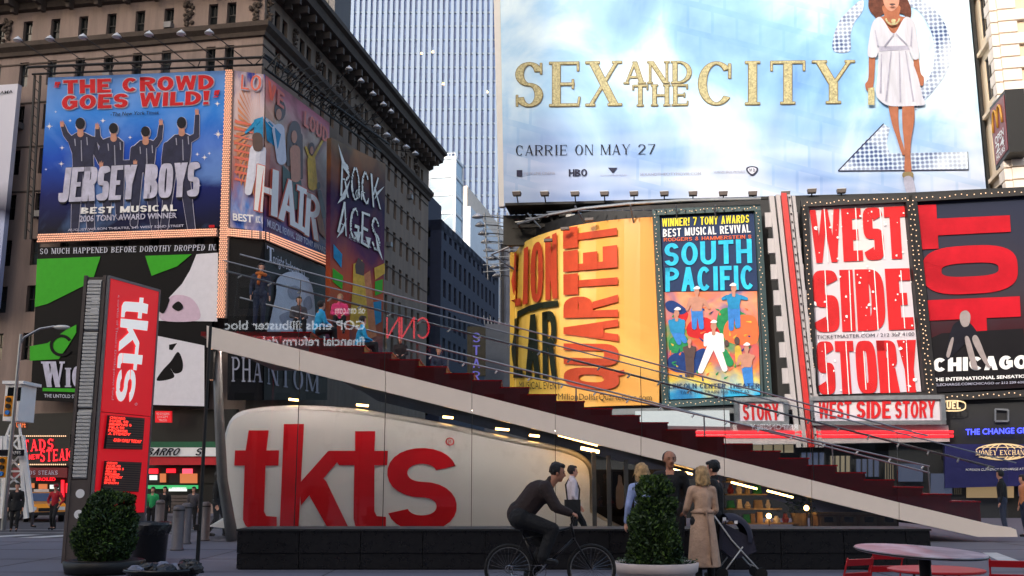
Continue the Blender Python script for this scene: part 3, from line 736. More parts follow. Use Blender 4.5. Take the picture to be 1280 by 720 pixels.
P = strokes('JERSEY BOYS', .42, .17, .13, gap=.06, e=3.2)
m = MB(); letter(m, LS, P, [(74, 256), (249, 249), (252, 202), (79, 210)], .09); obj('letter_outline', m, 'dark_print', jb)
m = MB()
for dx in (-.8, 0, .8): letter(m, LS, P, [(74 + dx, 253.5), (249 + dx, 246), (251 + dx, 203), (79 + dx, 210.5)], .11 + dx * .004)
obj('title_lettering', m, 'silver_print', jb)
blk('lettering', strokes('BEST MUSICAL', .75, .25, .2, gap=.12), [(102, 268), (222, 264), (222, 256), (103, 260)], LS, 'white_print', jb, .1)
blk('lettering', font('2006 TONY AWARD WINNER', .025), [(100, 278), (222, 273), (222, 266), (101, 270)], LS, 'silver_print', jb, .1)
blk('lettering', font('AUGUST WILSON THEATRE, 245 WEST 52ND STREET', .02), [(86, 290), (231, 284.5), (231, 281), (86, 286.5)], LS, 'silver_print', jb, .1)
blk('logo_strip', [rc(0, 0, 1, 1)], [(262, 285), (269, 284.7), (269, 281.5), (262, 281.8)], LS, 'red_print', jb, .1)
# --- bulb borders
def bulb_strip(label, Qd, nu, rows_, name='bulb_border', seg=12, surf=LS, step=.15):
    t = thing(name, label, 'light border', surf.hit(*Qd[0]))
    obj('backing', sheet(surf, Qd, .12, .25, seg, 1), 'beige_stone', t)
    m = MB()
    for i in range(nu):
        for j in range(rows_):
            p = surf.hit(*bil(Qd, (i + .5 + (j % 2) * .4) / (nu + .5), (j + .5) / rows_), .19); m.ball(p, .052, 4, 3)
    obj('bulb', m, 'bulb', t)['kind'] = 'stuff'; return t
bulb_strip('tall vertical strip of glowing pink bulbs between the blue and the hippie billboards', [(272, 398), (284, 398), (293, 88), (283, 88)], 4, 125, seg=1)
bulb_strip('glowing bulb strip under the JERSEY BOYS billboard', [(48, 304), (273, 296), (273, 286), (49, 293)], 100, 4)
bulb_strip('glowing bulb strip bending round the corner under the HAIR billboard', [(285, 297), (411, 334.5), (411, 320.5), (285, 285)], 1, 1, seg=1) if 0 else None
t = thing('bulb_border', 'glowing bulb strip bending round the corner under the HAIR billboard', 'light border', LS.hit(300, 290))
e1 = [(286, 296), (329, 300), (329, 289.5), (286, 286)]; e2 = [(331, 301), (411, 335), (411, 321), (331, 290)]
obj('backing', sheet(LS, e1, .12, .25, 1, 1), 'beige_stone', t); obj('backing', sheet(LS, e2, .12, .25, 1, 1), 'beige_stone', t)
m = MB()
for e_, n_ in ((e1, 20), (e2, 60)):
    for i in range(n_):
        for j in range(4): m.ball(LS.hit(*bil(e_, (i + .5) / n_, (j + .5) / 4), .2), .052, 4, 3)
obj('bulb', m, 'bulb', t)['kind'] = 'stuff'
bulb_strip('short bulb strip seen through the lower corner of the glass booth', [(264, 476), (274, 476), (273, 436), (265, 436)], 4, 16, seg=1)
# --- HAIR billboard, wraps the corner
hb = thing('billboard', 'colourful billboard wrapping the building corner with HAIR in tall white letters', 'billboard', LS.hit(320, 290))
print_mat('hair_poster', [(0, (40, 80, 165)), (.12, (90, 135, 205)), (.35, (168, 100, 88)), (.6, (192, 165, 160)), (.85, (205, 178, 178)), (1, (42, 60, 150))], .3, 3.5, (214, 196, 200), .8, 2.5, stretch=(1, 1.6, 1))
print_mat('hair_poster_side', [(0, (40, 60, 140)), (.2, (150, 80, 90)), (.45, (180, 130, 125)), (.7, (196, 178, 160)), (1, (200, 110, 130))], .3, 3.2, (120, 70, 66), .7, 3, stretch=(1, 1.4, 1))
mat('hair_brown', (72, 44, 40), .5, var=.4, scale=2.5); mat('hair_orange', (202, 132, 92), .5, var=.3, scale=2); mat('turquoise', (40, 140, 190), .5, var=.3, scale=2); mat('khaki_green', (30, 66, 60), .5, var=.3); mat('yellow_print', (214, 176, 70), .5, var=.3, scale=2); mat('pale_print', (212, 214, 228), .5, var=.12); mat('orange_edge', (214, 96, 74), .5, var=.1)
obj('panel', sheet(LS, [(287, 284), (328.5, 289), (331, 93), (293, 88)], 0, .35, 1, 1), 'hair_poster', hb)
obj('panel', sheet(LS, [(330, 289), (410, 321), (412, 154), (332, 94)], 0, .35, 6, 1), 'hair_poster_side', hb)
m = MB(); rg = random.Random(21)
for k in range(26):
    a = R(95 + 165 * k / 25); r0, r1 = 12, 30 + 8 * rg.random(); c = (326, 165)
    x1, y1 = c[0] + r1 * math.cos(a) * 1.0, c[1] - r1 * math.sin(a) * 2.3
    if x1 < 292: x1 = 292
    if x1 < 328: shape(m, LS, [(c[0] + r0 * math.cos(a - .03) - 1, c[1] - r0 * 2 * math.sin(a - .03)), (x1, y1), (x1 + 1, y1 + 6)], .03, 0, False)
obj('printed_burst', m, 'hair_orange', hb)
m = MB()
for k in range(9): y = 150 + 9 * k; shape(m, LS, [(292 + rg.random() * 3, y), (316, y + 4 + 3 * rg.random()), (317, y + 8), (293, y + 3)], .034, 0, False)
obj('printed_streak', m, 'orange_edge', hb)
def fg(nm, mt, polys, o_=.05, sm=False):
    m = MB()
    for q in polys: shape(m, LS, q, o_, 0, sm)
    return obj(nm, m, mt, hb)
fg('printed_trousers', 'pale_print', [limb2((320, 188), (311, 240), 7, 4.5), limb2((326, 188), (325, 225), 6, 5)], .05)
fg('printed_top', 'turquoise', [[(318, 150), (329, 146), (329, 172), (318, 176)], limb2((322, 152), (308, 166), 2.6, 1.6)], .07)
fg('printed_top', 'turquoise', [[(331, 146), (343, 160), (350, 168), (346, 186), (333, 176)]], .07)
fg('printed_waist', 'hair_brown', [limb2((322, 172), (323, 184), 6, 6)], .09)
fg('printed_head', 'hair_brown', [oval2((349, 138), 7, 13)], .06); fg('printed_face', 'skin_print', [oval2((347, 143), 3.6, 7)], .08)
fg('printed_torso', 'pale_print', [limb2((347, 162), (351, 200), 7.5, 6), limb2((343, 160), (333, 150), 3, 2)], .055)
fg('printed_hair', 'hair_brown', [oval2((367, 166), 8, 15), limb2((361, 168), (359, 206), 3.4, 2), limb2((373, 170), (375, 222), 4, 2.4)], .07)
fg('printed_torso', 'skin_print', [limb2((367, 188), (368, 222), 6.5, 6), oval2((366, 171), 3.6, 8)], .09)
fg('printed_skirt', 'khaki_green', [[(352, 206), (362, 216), (375, 226), (379, 262), (366, 262), (352, 240)]], .08)
fg('printed_dress', 'yellow_print', [limb2((388, 200), (390, 232), 5, 6), limb2((391, 196), (402, 176), 2, 1.3), limb2((386, 196), (381, 184), 2, 1.3)], .07)
fg('printed_head', 'hair_brown', [oval2((388, 186), 4, 8)], .085); fg('printed_face', 'skin_print', [oval2((388, 188), 2.2, 5)], .1)
fg('printed_figure', 'hair_brown', [limb2((398, 240), (404, 270), 2.5, 3), oval2((397, 232), 2.4, 4.5)], .07); fg('printed_flare', 'hair_orange', [[(392, 256), (400, 262), (407, 300), (398, 290)]], .06)
blk('lettering', strokes('LO', .65, .22, .2), [(301, 113), (327, 116), (329, 94), (302, 93)], LS, 'silver_print', hb, .1)
blk('letter_core', strokes('LO', .65, .14, .12), [(302, 112), (326, 115), (328, 95), (303, 94)], LS, 'orange_edge', hb, .13)
blk('lettering', strokes('VE', .65, .22, .2), [(333, 122), (353, 137), (354, 118), (334, 100)], LS, 'orange_edge', hb, .1); blk('lettering', strokes('LOUD', .65, .2, .18), [(378, 157), (408, 180), (409, 162), (379, 138)], LS, 'orange_edge', hb, .1)
P = [strokes(ch, .62, .2, .13) if ch != 'I' else [rc(0, .88, 1, 1), rc(.3, 0, .7, 1), rc(0, 0, 1, .12)] for ch in 'HAIR']
hq = [[(318, 263), (344, 272), (346, 214), (322, 206)], [(345, 273), (367, 285), (366, 228), (354, 222)], [(366, 284), (379, 292), (381, 237), (369, 231)], [(378, 293), (396, 302), (398, 247), (381, 240)]]
for p_, q_ in zip(P, hq): shadowed(p_, q_, 'white_print', 'orange_edge', hb, .14, .9)
blk('lettering', font('BEST', .03), [(292, 276), (317, 279), (317, 269), (292, 267)], LS, 'white_print', hb, .1)
blk('lettering', font('MUSICAL', .03), [(320, 279), (327, 280), (327, 271), (320, 270)], LS, 'white_print', hb, .1)
blk('lettering', font('MUSICAL REVIVAL 2009 TONY AWARD', .02), [(333, 284), (406, 317), (406, 310), (333, 274)], LS, 'silver_print', hb, .1)
# --- lower row: green poster, strapline, mask poster
wb = thing('billboard', 'black, green and white billboard of a hat brim and a cheek under DOROTHY headline', 'billboard', LS.hit(150, 500))
mat('poster_green', (62, 172, 40), .45, var=.08); mat('poster_black', (13, 12, 16), .5, var=.2); mat('poster_lilac', (228, 225, 232), .45, var=.05); mat('poster_pink', (216, 190, 208), .5, var=.08)
obj('panel', sheet(LS, [(38, 500), (258, 510), (271, 305), (48, 309)], 0, .3, 8, 1), 'poster_black', wb)
blk('lettering', strokes('SO MUCH HAPPENED BEFORE DOROTHY DROPPED IN.', .6, .15, .08, sf=.07), [(51, 318), (271, 313), (272, 305.5), (51, 311)], LS, 'pale_print', wb, .06)
for nm, mt, q, o_, sm in (('printed_ground', 'poster_green', [(47, 324), (126, 321), (116, 352), (60, 380), (44, 384)], .04, False), ('printed_ground', 'poster_green', [(182, 320), (240, 318), (222, 333), (190, 345)], .04, False),
    ('printed_face', 'poster_lilac', [(246, 318), (273, 316), (272, 402), (186, 401), (198, 385), (212, 372), (228, 355), (238, 338)], .04, False), ('printed_face', 'poster_lilac', [(188, 418), (256, 432), (256, 508), (186, 506)], .045, False),
    ('printed_blush', 'poster_pink', [(216, 370), (238, 372), (250, 388), (246, 401), (205, 401), (202, 388)], .056, True), ('printed_eye', 'poster_black', [(216, 384), (224, 377), (230, 384), (224, 389)], .09, True),
    ('printed_brim', 'poster_black', [(196, 372), (212, 373), (211, 381), (205, 392), (198, 386)], .085, True), ('printed_lips', 'poster_black', [(197, 476), (203, 464), (214, 452), (223, 440), (229, 452), (228, 464), (219, 467), (214, 461), (218, 472)], .06, True),
    ('printed_mark', 'poster_black', [(212, 431), (222, 429), (216, 438), (212, 437)], .06, False),
    ('printed_leaf', 'poster_green', [(38, 433), (60, 429), (84, 412), (96, 406), (96, 416), (84, 435), (74, 449), (38, 451)], .05, False)):
    m = MB(); shape(m, LS, q, o_, 0, sm); obj(nm, m, mt, wb)
m = MB(); letter(m, LS, arc(.5, .5, .5, .5, 30, 330, .14, .14, 20), BX(63, 418, 92, 446), .07); obj('printed_swirl', m, 'poster_black', wb)
for s_, q_ in (('W', [(56, 484), (80, 484), (82, 452), (52, 452)]), ('I', [(82, 484), (90, 484), (90, 460), (82, 460)]), ('CKED', [(91, 484), (150, 486), (150, 458), (91, 458)])):
    blk('title_lettering', strokes(s_, .6, .24, .1, sf=.06), q_, LS, 'silver_print', wb, .07)
blk('green_band', [rc(0, 0, 1, 1)], [(54, 489), (150, 492), (150, 487), (54, 485)], LS, 'poster_green', wb, .06)
blk('lettering', font('THE UNTOLD STORY OF THE WITCHES', .01), [(56, 497), (150, 499), (150, 495), (56, 492.5)], LS, 'pale_print', wb, .06)
pb = thing('billboard', 'black billboard with a pale blurred oval and TONIGHT BELONGS TO above the glass steps', 'billboard', LS.hit(340, 490))
obj('panel', sheet(LS, [(284, 500), (328, 500), (330, 300), (286, 298)], 0, .3, 1, 1), 'poster_black', pb)
obj('panel', sheet(LS, [(330, 500), (409, 500), (411, 337), (331, 302)], 0, .3, 1, 1), 'poster_black', pb)
blk('lettering', strokes('T', .6, .16, .08, sf=.05), [(333, 325), (341, 328), (341, 311), (333, 307)], LS, 'pale_print', pb, .06)
blk('lettering', font('onight belongs to ...', .0), [(340, 333), (385, 353), (385, 338), (340, 316)], LS, 'pale_print', pb, .06)
print_mat('mask_print', [(0, (120, 120, 128)), (.5, (210, 208, 208)), (1, (232, 230, 230))], .25, 2.5)
m = MB(); shape(m, LS, [(345, 350), (356, 341), (370, 340), (382, 347), (390, 362), (393, 400), (388, 430), (336, 425), (338, 395), (344, 368)], .05); obj('printed_oval', m, 'pale_print', pb)
m = MB(); shape(m, LS, [(358, 362), (366, 357), (374, 361), (372, 372), (362, 374)], .065); shape(m, LS, [(378, 376), (386, 370), (389, 384), (380, 388)], .065); shape(m, LS, [(348, 395), (372, 388), (378, 402), (360, 412)], .065); obj('printed_shade', m, 'grey_print', pb)
blk('lettering', strokes('PHA', .62, .14, .07, sf=.07), [(290, 477), (327, 478), (327, 447), (290, 446)], LS, 'grey_print', pb, .06)
blk('lettering', strokes('NTOM', .62, .14, .07, sf=.07), [(333, 480), (398, 492), (398, 466), (333, 451)], LS, 'grey_print', pb, .06)
rb = thing('billboard', 'pale grey billboard cut off by the left edge of the photo', 'billboard', LS.hit(5, 390))
print_mat('grey_poster', [(0, (120, 135, 175)), (.35, (185, 192, 220)), (.42, (60, 60, 80)), (.55, (205, 203, 215)), (1, (214, 212, 222))], .06, 2, (150, 160, 190), .3)
obj('panel', sheet(LS, [(-90, 388), (-2, 385), (25, 106), (-60, 112)], .2, .4, 2, 1), 'grey_poster', rb)
blk('lettering', font('DRAMA', .01), [(-6, 121), (19, 118), (19.5, 114), (-5.5, 117)], LS, 'dark_print', rb, .26)
# --- rock musical billboard
rs = atY(413, 300, 68); RA = Surf([rs.xy, (rs + Vector((math.sin(R(31)), math.cos(R(31)), 0)) * 12).xy])
ra = thing('billboard', 'purple to orange billboard with jagged chrome ROCK OF AGES letters', 'billboard', RA.hit(445, 430))
print_mat('rock_poster', [(0, (60, 50, 90)), (.12, (150, 70, 50)), (.32, (196, 88, 48)), (.5, (84, 34, 80)), (.75, (40, 30, 66)), (.9, (66, 58, 62)), (1, (110, 98, 84))], .12, 3, (226, 140, 60), .25, 2)
obj('panel', sheet(RA, [(412, 430), (478, 450), (482, 205), (414, 172)], 0, .4, 3, 1), 'rock_poster', ra)
mat('chrome_print', (222, 238, 244), .3, var=.35, scale=2); 
def jag(P, amt=.03):
    rg = random.Random(11); return [[(a + rg.uniform(-amt, amt) * .3, b + rg.uniform(-amt, amt)) for a, b in q] for q in P]
for s_, q_ in (('ROCK', [(424, 245), (475, 262), (472, 222), (426, 202)]), ('AGES', [(420, 290), (474, 316), (473, 275), (424, 250)]), ('OF', [(443, 247), (455, 252), (455, 241), (443, 236)])):
    shadowed(jag(strokes(s_, .6, .105, .075, e=1.8, gap=.13)), q_, 'chrome_print', 'dark_print', ra, .1, .5, RA)
for q in ([(421, 180), (430, 205), (436, 222), (427, 210)], [(420, 255), (436, 225), (430, 248)], [(479, 233), (466, 250), (470, 240)], [(466, 285), (477, 326), (470, 312)], [(419, 298), (432, 272), (427, 290)], [(440, 290), (446, 304), (450, 290)], [(455, 296), (459, 311), (462, 298)]):
    m = MB(); shape(m, RA, q, .12, 0, False); obj('letter_spike', m, 'chrome_print', ra)
blk('lettering', font('A NEW MUSICAL', .01), [(435, 299), (463, 310), (463, 304), (435, 292)], RA, 'silver_print', ra, .06)
for nm, mt, q in (('printed_building', 'quartet_red', [(417, 372), (436, 366), (436, 425), (417, 424)]), ('printed_sky_glow', 'hair_orange', [(452, 345), (462, 338), (466, 380), (470, 420), (458, 425), (456, 370)]), ('printed_building', 'yellow_print', [(441, 330), (452, 325), (456, 360), (460, 412), (436, 408), (440, 360)]), ('printed_building', 'hair_brown', [(443, 332), (447, 322), (455, 330), (454, 345), (444, 342)]), ('printed_sign', 'poster_green', [(415, 335), (428, 345), (427, 362), (415, 352)]), ('printed_sign', 'turquoise', [(416, 305), (427, 318), (426, 335), (416, 322)]), ('printed_sign', 'yellow_print', [(467, 335), (480, 329), (480, 342), (468, 350)]), ('printed_sign', 'poster_green', [(468, 352), (478, 349), (477, 366), (468, 370)]), ('printed_sign', 'turquoise', [(464, 378), (476, 376), (476, 402), (466, 408)])):
    m = MB(); shape(m, RA, q, .05, 0, False); obj(nm, m, mt, ra)
# --- billboard rigging and lamps on the left block
tr = thing('lighting_truss', 'black pipe truss and lamp arms above the JERSEY BOYS billboard', 'truss', LS.hit(160, 88))
m = MB(); T = lambda x, y, o_=.8: LS.hit(x, y, o_)
for x0, x1, y0, y1 in ((44, 330, 90, 78),):
    m.tube([T(x0, y0), T(x1, y1)], .09, 6); m.tube([T(x0, y0 + 5, .3), T(x1, y1 + 5, .3)], .07, 6)
    for k in range(17):
        x = x0 + (x1 - x0) * k / 16; y = y0 + (y1 - y0) * k / 16; m.bar(T(x, y), T(x + (9 if k % 2 else -9), y + 6, .3), .05)
for x in (46, 53):
    m.bar(LS.hit(x, 96, .2), LS.hit(x - 12, 300, .2), .12)
for k in range(18): m.bar(LS.hit(46 - k * .6, 100 + k * 11, .2), LS.hit(52 - k * .6, 106 + k * 11, .2), .05)
obj('pipe', m, 'charcoal', tr)
mat('lamp_cap', (205, 208, 214), .35, .2, var=.08)
def floodlight(base, head, lab, size=.32, up=0, shade='lamp_cap', group=None, cat='floodlight'):
    t = thing('floodlight', lab, cat, base, group)
    m = MB(); b = Vector(base); h = Vector(head); m.tube([b, b + (h - b) * .6 + ZU * .05, h], .035, 5); obj('arm', m, 'dark_metal', t)
    m = MB(); m.lathe(h - ZU * .1, [(size, 0), (size * .95, .05), (size * .6, .17), (size * .18, .27), (.05, .3)], 12); obj('lamp_shade', m, shade, t, True)
    return t
for i, (x, y) in enumerate(((52, 68), (91, 67), (131, 65), (172, 64), (211, 62), (250, 61), (284, 60))):
    ordn = ['leftmost', 'second', 'third', 'middle', 'fifth', 'sixth', 'rightmost'][i]
    floodlight(T(x + 26, 89 - x * .04 + 0, .8), LS.hit(x, y, 2.4), '%s of the seven lamps hanging out over the JERSEY BOYS billboard' % ordn, .3, group='lamps over the left billboard')
tr2 = thing('lighting_truss', 'tangled black truss along the top of the HAIR billboard', 'truss', LS.hit(370, 120))
m = MB()
for o_, dy in ((.4, 0), (1.1, -9), (.3, -18)): m.tube([LS.hit(331, 88 + dy, o_), LS.hit(412, 150 + dy, o_), LS.hit(470, 190 + dy, o_)], .08, 6)
for k in range(26):
    x = 333 + k * 4.2; y = 88 + (x - 331) * .74; m.bar(LS.hit(x, y, .3), LS.hit(x + 3, y - 16, .5 if k % 2 else 1.1), .06); m.bar(LS.hit(x, y - 10, 1.1), LS.hit(x + 6, y - 3, .3), .05)
for k in range(9): x = 345 + 11 * k; m.bar(LS.hit(x, 88 + (x - 331) * .7, .3), LS.hit(x + 12, 76 + (x - 331) * .7, 1.9), .05)
obj('pipe', m, 'charcoal', tr2)
for i, (x, y, big) in enumerate(((403, 88, 0), (419, 103, 0), (435, 119, 0), (449, 132, 0), (459, 141, 0), (442, 160, 1), (455, 170, 1), (467, 177, 1), (481, 185, 1), (493, 193, 1))):
    lab = ('%s of the five grey lamps high above the ROCK OF AGES billboard' if not big else '%s of the five white conical lamps shining down on ROCK OF AGES') % ['nearest', 'second', 'third', 'fourth', 'farthest'][i % 5]
    H_ = LS.hit(x, y, 2.0) if not big else LS.hit(x, y, 1.9)
    floodlight(H_ + NR * -1.9 - ZU * (2.2 if not big else -.4), H_, lab, .34 if big else .28, group='lamps over the street billboards')

# ================================================================== RIGHT BLOCK
cc = Vector((8.8, 60.3)); RR = 8.5
cyl = [(cc.x + RR * math.cos(R(a)), cc.y + RR * math.sin(R(a))) for a in np.linspace(150, 259.2, 25)]
endp = Vector(cyl[-1]) - CD.xy * 26
RSf = Surf(cyl + [tuple(endp)])
body = thing('corner_building', 'dark corner building with rounded end carrying the right hand billboards', 'building', (9, 60, 0))
m = MB(); inn = [(cc.x + (x - cc.x) * .93, cc.y + (y - cc.y) * .93) for x, y in cyl] + [tuple(endp + SD.xy * .6), tuple(endp + SD.xy * 16), (cyl[0][0] + 3, cyl[0][1] + 12)]
m.prism([(x, y, -.4) for x, y in inn], (0, 0, 16.4)); obj('wall', m, 'charcoal', body)
m = MB(); m.prism([(cc.x + (x - cc.x) * 1.02, cc.y + (y - cc.y) * 1.02, 4.9) for x, y in cyl] + [tuple(endp) + (4.9,), tuple(endp + SD.xy * 3) + (4.9,)], (0, 0, .3)); obj('ledge', m, 'grey_metal', body)
# curved yellow billboard
yb = thing('billboard', 'curved yellow billboard with QUARTET written upward in red', 'billboard', RSf.hit(740, 490))
print_mat('yellow_poster', [(0, (232, 188, 70)), (.35, (250, 205, 90)), (.6, (248, 178, 82)), (1, (236, 160, 80))], .2, 2.2, (255, 226, 130), .6, 1.2, axis=0, rough=.2)
MATS['yellow_poster'].node_tree.nodes['Principled BSDF'].inputs['Specular IOR Level'].default_value = .5

YQ = lambda n: None
m = MB()
top = lambda x: (270 + (825 - x) * .045 if x > 740 else 274 + (740 - x) * .16 + max(0, 680 - x) * .42)
bot = lambda x: (508 - (825 - x) * .04 if x > 740 else 504.6 - (740 - x) * .09 - max(0, 690 - x) * .25)
xs_ = [643.5, 645, 648, 652, 658, 665, 674, 685, 700, 715, 730, 745, 762, 780, 800, 824]
m.uv = []
for lay in (.0, -.3):
    for j in range(2):
        for i, x in enumerate(xs_):
            y = bot(x) if j == 0 else top(x); m.v.append(RSf.hit(x, y, lay)); m.uv.append((i / (len(xs_) - 1), j))
zt_ = max(v.z for v in m.v); zb_ = min(v.z for v in m.v)
ztop = RSf.hit(820, 271).z; zbot = RSf.hit(820, 506).z
n = len(xs_)
for k, v in enumerate(m.v): v.z = ztop if (k // n) % 2 else zbot
for i in range(n - 1): m.f += [(i, i + 1, n + i + 1, n + i), (2 * n + i + 1, 2 * n + i, 3 * n + i, 3 * n + i + 1), (n + i, n + i + 1, 3 * n + i + 1, 3 * n + i), (i + 1, i, 2 * n + i, 2 * n + i + 1)]; m.m += [0] * 4
obj('panel', m, 'yellow_poster', yb)
P = strokes('QUARTET', .62, .2, .27, gap=.07, e=2.6, eq=True)
m = MB(); letter(m, RSf, P, [(775, 489), (772, 276), (706, 286), (707, 484)], .14, 0, 2); obj('title_lettering', m, 'quartet_red', yb)
P = strokes('LION', .5, .2, .13, gap=.1, e=2.6)
m = MB(); letter(m, RSf, P, [(641, 384), (699, 373), (698, 291), (643, 318)], .14, 0, 2); obj('title_lettering', m, 'quartet_red', yb)
P = strokes('LAR', .55, .2, .13, gap=.1, e=2.6)
m = MB(); letter(m, RSf, P, [(641, 472), (699, 474), (697, 387), (643, 399)], .14, 0, 2); obj('title_lettering', m, 'quartet_black', yb)
m = MB(); pts = [(643, 396), (650, 389), (665, 382), (680, 378), (700, 376)]
for i in range(4):
    a, b_ = pts[i], pts[i + 1]; m.add([RSf.hit(a[0], a[1], .15), RSf.hit(b_[0], b_[1], .15), RSf.hit(b_[0], b_[1] + 7, .15), RSf.hit(a[0], a[1] + 8, .15)], [(0, 1, 2, 3)])
obj('printed_band', m, 'quartet_black', yb)
for s_, q_ in (('MUSICAL EVENT', [(652, 486), (703, 487), (702, 478), (652, 477)]), ('MillionDollarQuartetLive.com', [(700, 501), (815, 503), (815, 493), (700, 492)])):
    m = MB(); letter(m, RSf, font(s_), q_, .15); obj('lettering', m, 'quartet_black', yb)
# catwalk pipe over it
cw = thing('lighting_truss', 'curved pipe and flood lamps over the top of the yellow billboard', 'truss', RSf.hit(740, 270))
m = MB(); pts = [RSf.hit(x, y, .9) for x, y in ((636, 345), (632, 320), (640, 300), (665, 282), (700, 272), (740, 265), (790, 260), (860, 256), (950, 254))]
m.tube(pts, .08, 6)
for x in (676, 730, 792, 846, 894): m.bar(RSf.hit(x, 262 + max(0, 700 - x) * .3, .9), RSf.hit(x, 278 + max(0, 700 - x) * .3, .0), .07)
for k in range(24): x = 650 + 12 * k; m.bar(RSf.hit(x, 268 + max(0, 700 - x) * .3, .9), RSf.hit(x + 8, 262 + max(0, 700 - x) * .3, -.2), .05)
obj('pipe', m, 'steel', cw)
m = MB()
for k in range(16):
    x = 668 + rr.uniform(0, 40); y = rr.uniform(262, 285); p = RSf.hit(x, y, -1.5); m.box(p, (.5, .2, .14), (CD, SD, ZU))
obj('gusset', m, 'white_paint', cw)
m = MB()
for x, y in ((744, 278), (716, 289), (697, 303)): m.box(RSf.hit(x, y, .7), (.45, .3, .14), (CD, SD, ZU))
obj('lamp_head', m, 'brown_metal', cw)
# row of arms reaching left of the curve
for k in range(8):
    y = 270 + k * 10.5; x = 597 + k * 3.6
    a = RSf.hit(646, y + 6, -.4); h = atY(x, y, 62 + k * .5)
    floodlight(a, h, '%s of the eight street lamps stacked left of the curved yellow billboard' % ['topmost', 'second', 'third', 'fourth', 'fifth', 'sixth', 'seventh', 'lowest'][k], .36, group='stacked lamps left of the yellow billboard')
m = MB(); lt = thing('lighting_truss', 'upright pipe rack behind the stacked lamps', 'truss', atY(620, 350, 63))
for x in (606, 622, 634):
    m.tube([atY(x, 266, 62), atY(x + 4, 350, 62)], .06, 5)
for k in range(9): m.bar(atY(604, 268 + 9 * k, 62), atY(650, 272 + 8 * k, 60), .05)
obj('pipe', m, 'steel', lt)
# framed boards
def frame_board(t, Qd, wd, off, mt, surf=RSf):
    """four bars round a board, each its own part"""
    P3 = [surf.hit(*q, off) for q in Qd]
    for i in range(4):
        m = MB(); a, b_ = P3[i], P3[(i + 1) % 4]; d = (b_ - a).normalized()
        e_ = wd / 2 if i % 2 == 0 else -wd / 2 - .003
        m.bar(a - d * e_, b_ + d * e_, wd, wd); obj('frame_bar', m, mt, t)
def frame_bulbs(t, Qd, n1, n2, off, surf=RSf, mt='bulb_white', jit=1.5, r_=.03):
    m = MB(); rg = random.Random(2)
    for i, n_ in ((0, n1), (1, n2), (2, n1), (3, n2)):
        a, b_ = Qd[i], Qd[(i + 1) % 4]
        for k in range(n_):
            f = (k + .5) / n_; m.ball(surf.hit(a[0] + (b_[0] - a[0]) * f + rg.uniform(-jit, jit), a[1] + (b_[1] - a[1]) * f + rg.uniform(-jit, jit), off), r_, 4, 3)
    obj('bulb', m, mt, t)['kind'] = 'stuff'
spb = thing('billboard', 'blue theatre billboard in a bulb frame, SOUTH PACIFIC over painted sailors', 'billboard', RSf.hit(890, 500))
mat('teal_frame', (58, 78, 80), .5, .2, var=.2, scale=4); mat('sp_navy', (38, 56, 92), .5, var=.12); mat('sp_cyan', (52, 196, 236), .4, var=.3, scale=1.5); mat('sp_yellow', (250, 232, 70), .5, var=.05); mat('sp_orange', (232, 112, 66), .5, var=.1)
print_mat('sp_paint', [(0, (60, 180, 225)), (.16, (236, 210, 90)), (.3, (226, 120, 60)), (.45, (230, 90, 60)), (.6, (90, 160, 80)), (.72, (240, 120, 90)), (.9, (236, 160, 120)), (1, (230, 130, 90))], .35, 3.2, (40, 90, 160), .75, 3)
obj('panel', sheet(RSf, [(834, 502), (954, 496), (944, 264), (823, 270)], .1, .3), 'teal_frame', spb)
obj('printed_sheet', sheet(RSf, [(828, 365), (947, 364), (942, 267), (826, 272)], .22, .1), 'sp_navy', spb)
obj('printed_sheet', sheet(RSf, [(835, 500), (950, 494), (946, 365), (830, 366)], .22, .1), 'sp_paint', spb)
for s_, q_, mt, st in (('WINNER! 7 TONY AWARDS', [(828, 285), (936, 280), (936, 270), (828, 275)], 'sp_yellow', (.6, .2, .14)), ('BEST MUSICAL REVIVAL', [(829, 298), (938, 292), (937, 282), (829, 288)], 'white_print', (.6, .2, .14)), ('RODGERS & HAMMERSTEIN S', [(830, 303.5), (939, 299.5), (939, 295), (830, 299)], 'sp_orange', (.7, .16, .14))):
    blk('lettering', strokes(s_, *st, gap=.12), q_, RSf, mt, spb, .28)
blk('title_lettering', strokes('SOUTH', .62, .19, .17), [(831, 334), (940, 330), (939, 300), (831, 306)], RSf, 'sp_cyan', spb, .28)
blk('title_lettering', strokes('PACIFIC', .62, .2, .17), [(832, 366), (941, 363), (940, 333), (832, 336)], RSf, 'sp_cyan', spb, .28)
blk('lettering', strokes('LINCOLN CENTER THEATER', .6, .16, .14), [(836, 486), (949, 486), (949, 480), (836, 480)], RSf, 'sp_navy', spb, .28)
blk('lettering', font('TAKE THE TRAIN 150 WEST 65', .0), [(850, 493), (936, 492), (936, 488), (850, 489)], RSf, 'sp_navy', spb, .28)
mat('sailor_blue', (60, 130, 205), .5, var=.3, scale=2); mat('leaf_blue', (30, 60, 120), .5, var=.3, scale=2); mat('leaf_green', (40, 140, 84), .5, var=.3)
def sf(nm, mt, polys, o_=.235, sm=False):
    m = MB()
    for q in polys: shape(m, RSf, q, o_, 0, sm)
    return obj(nm, m, mt, spb)
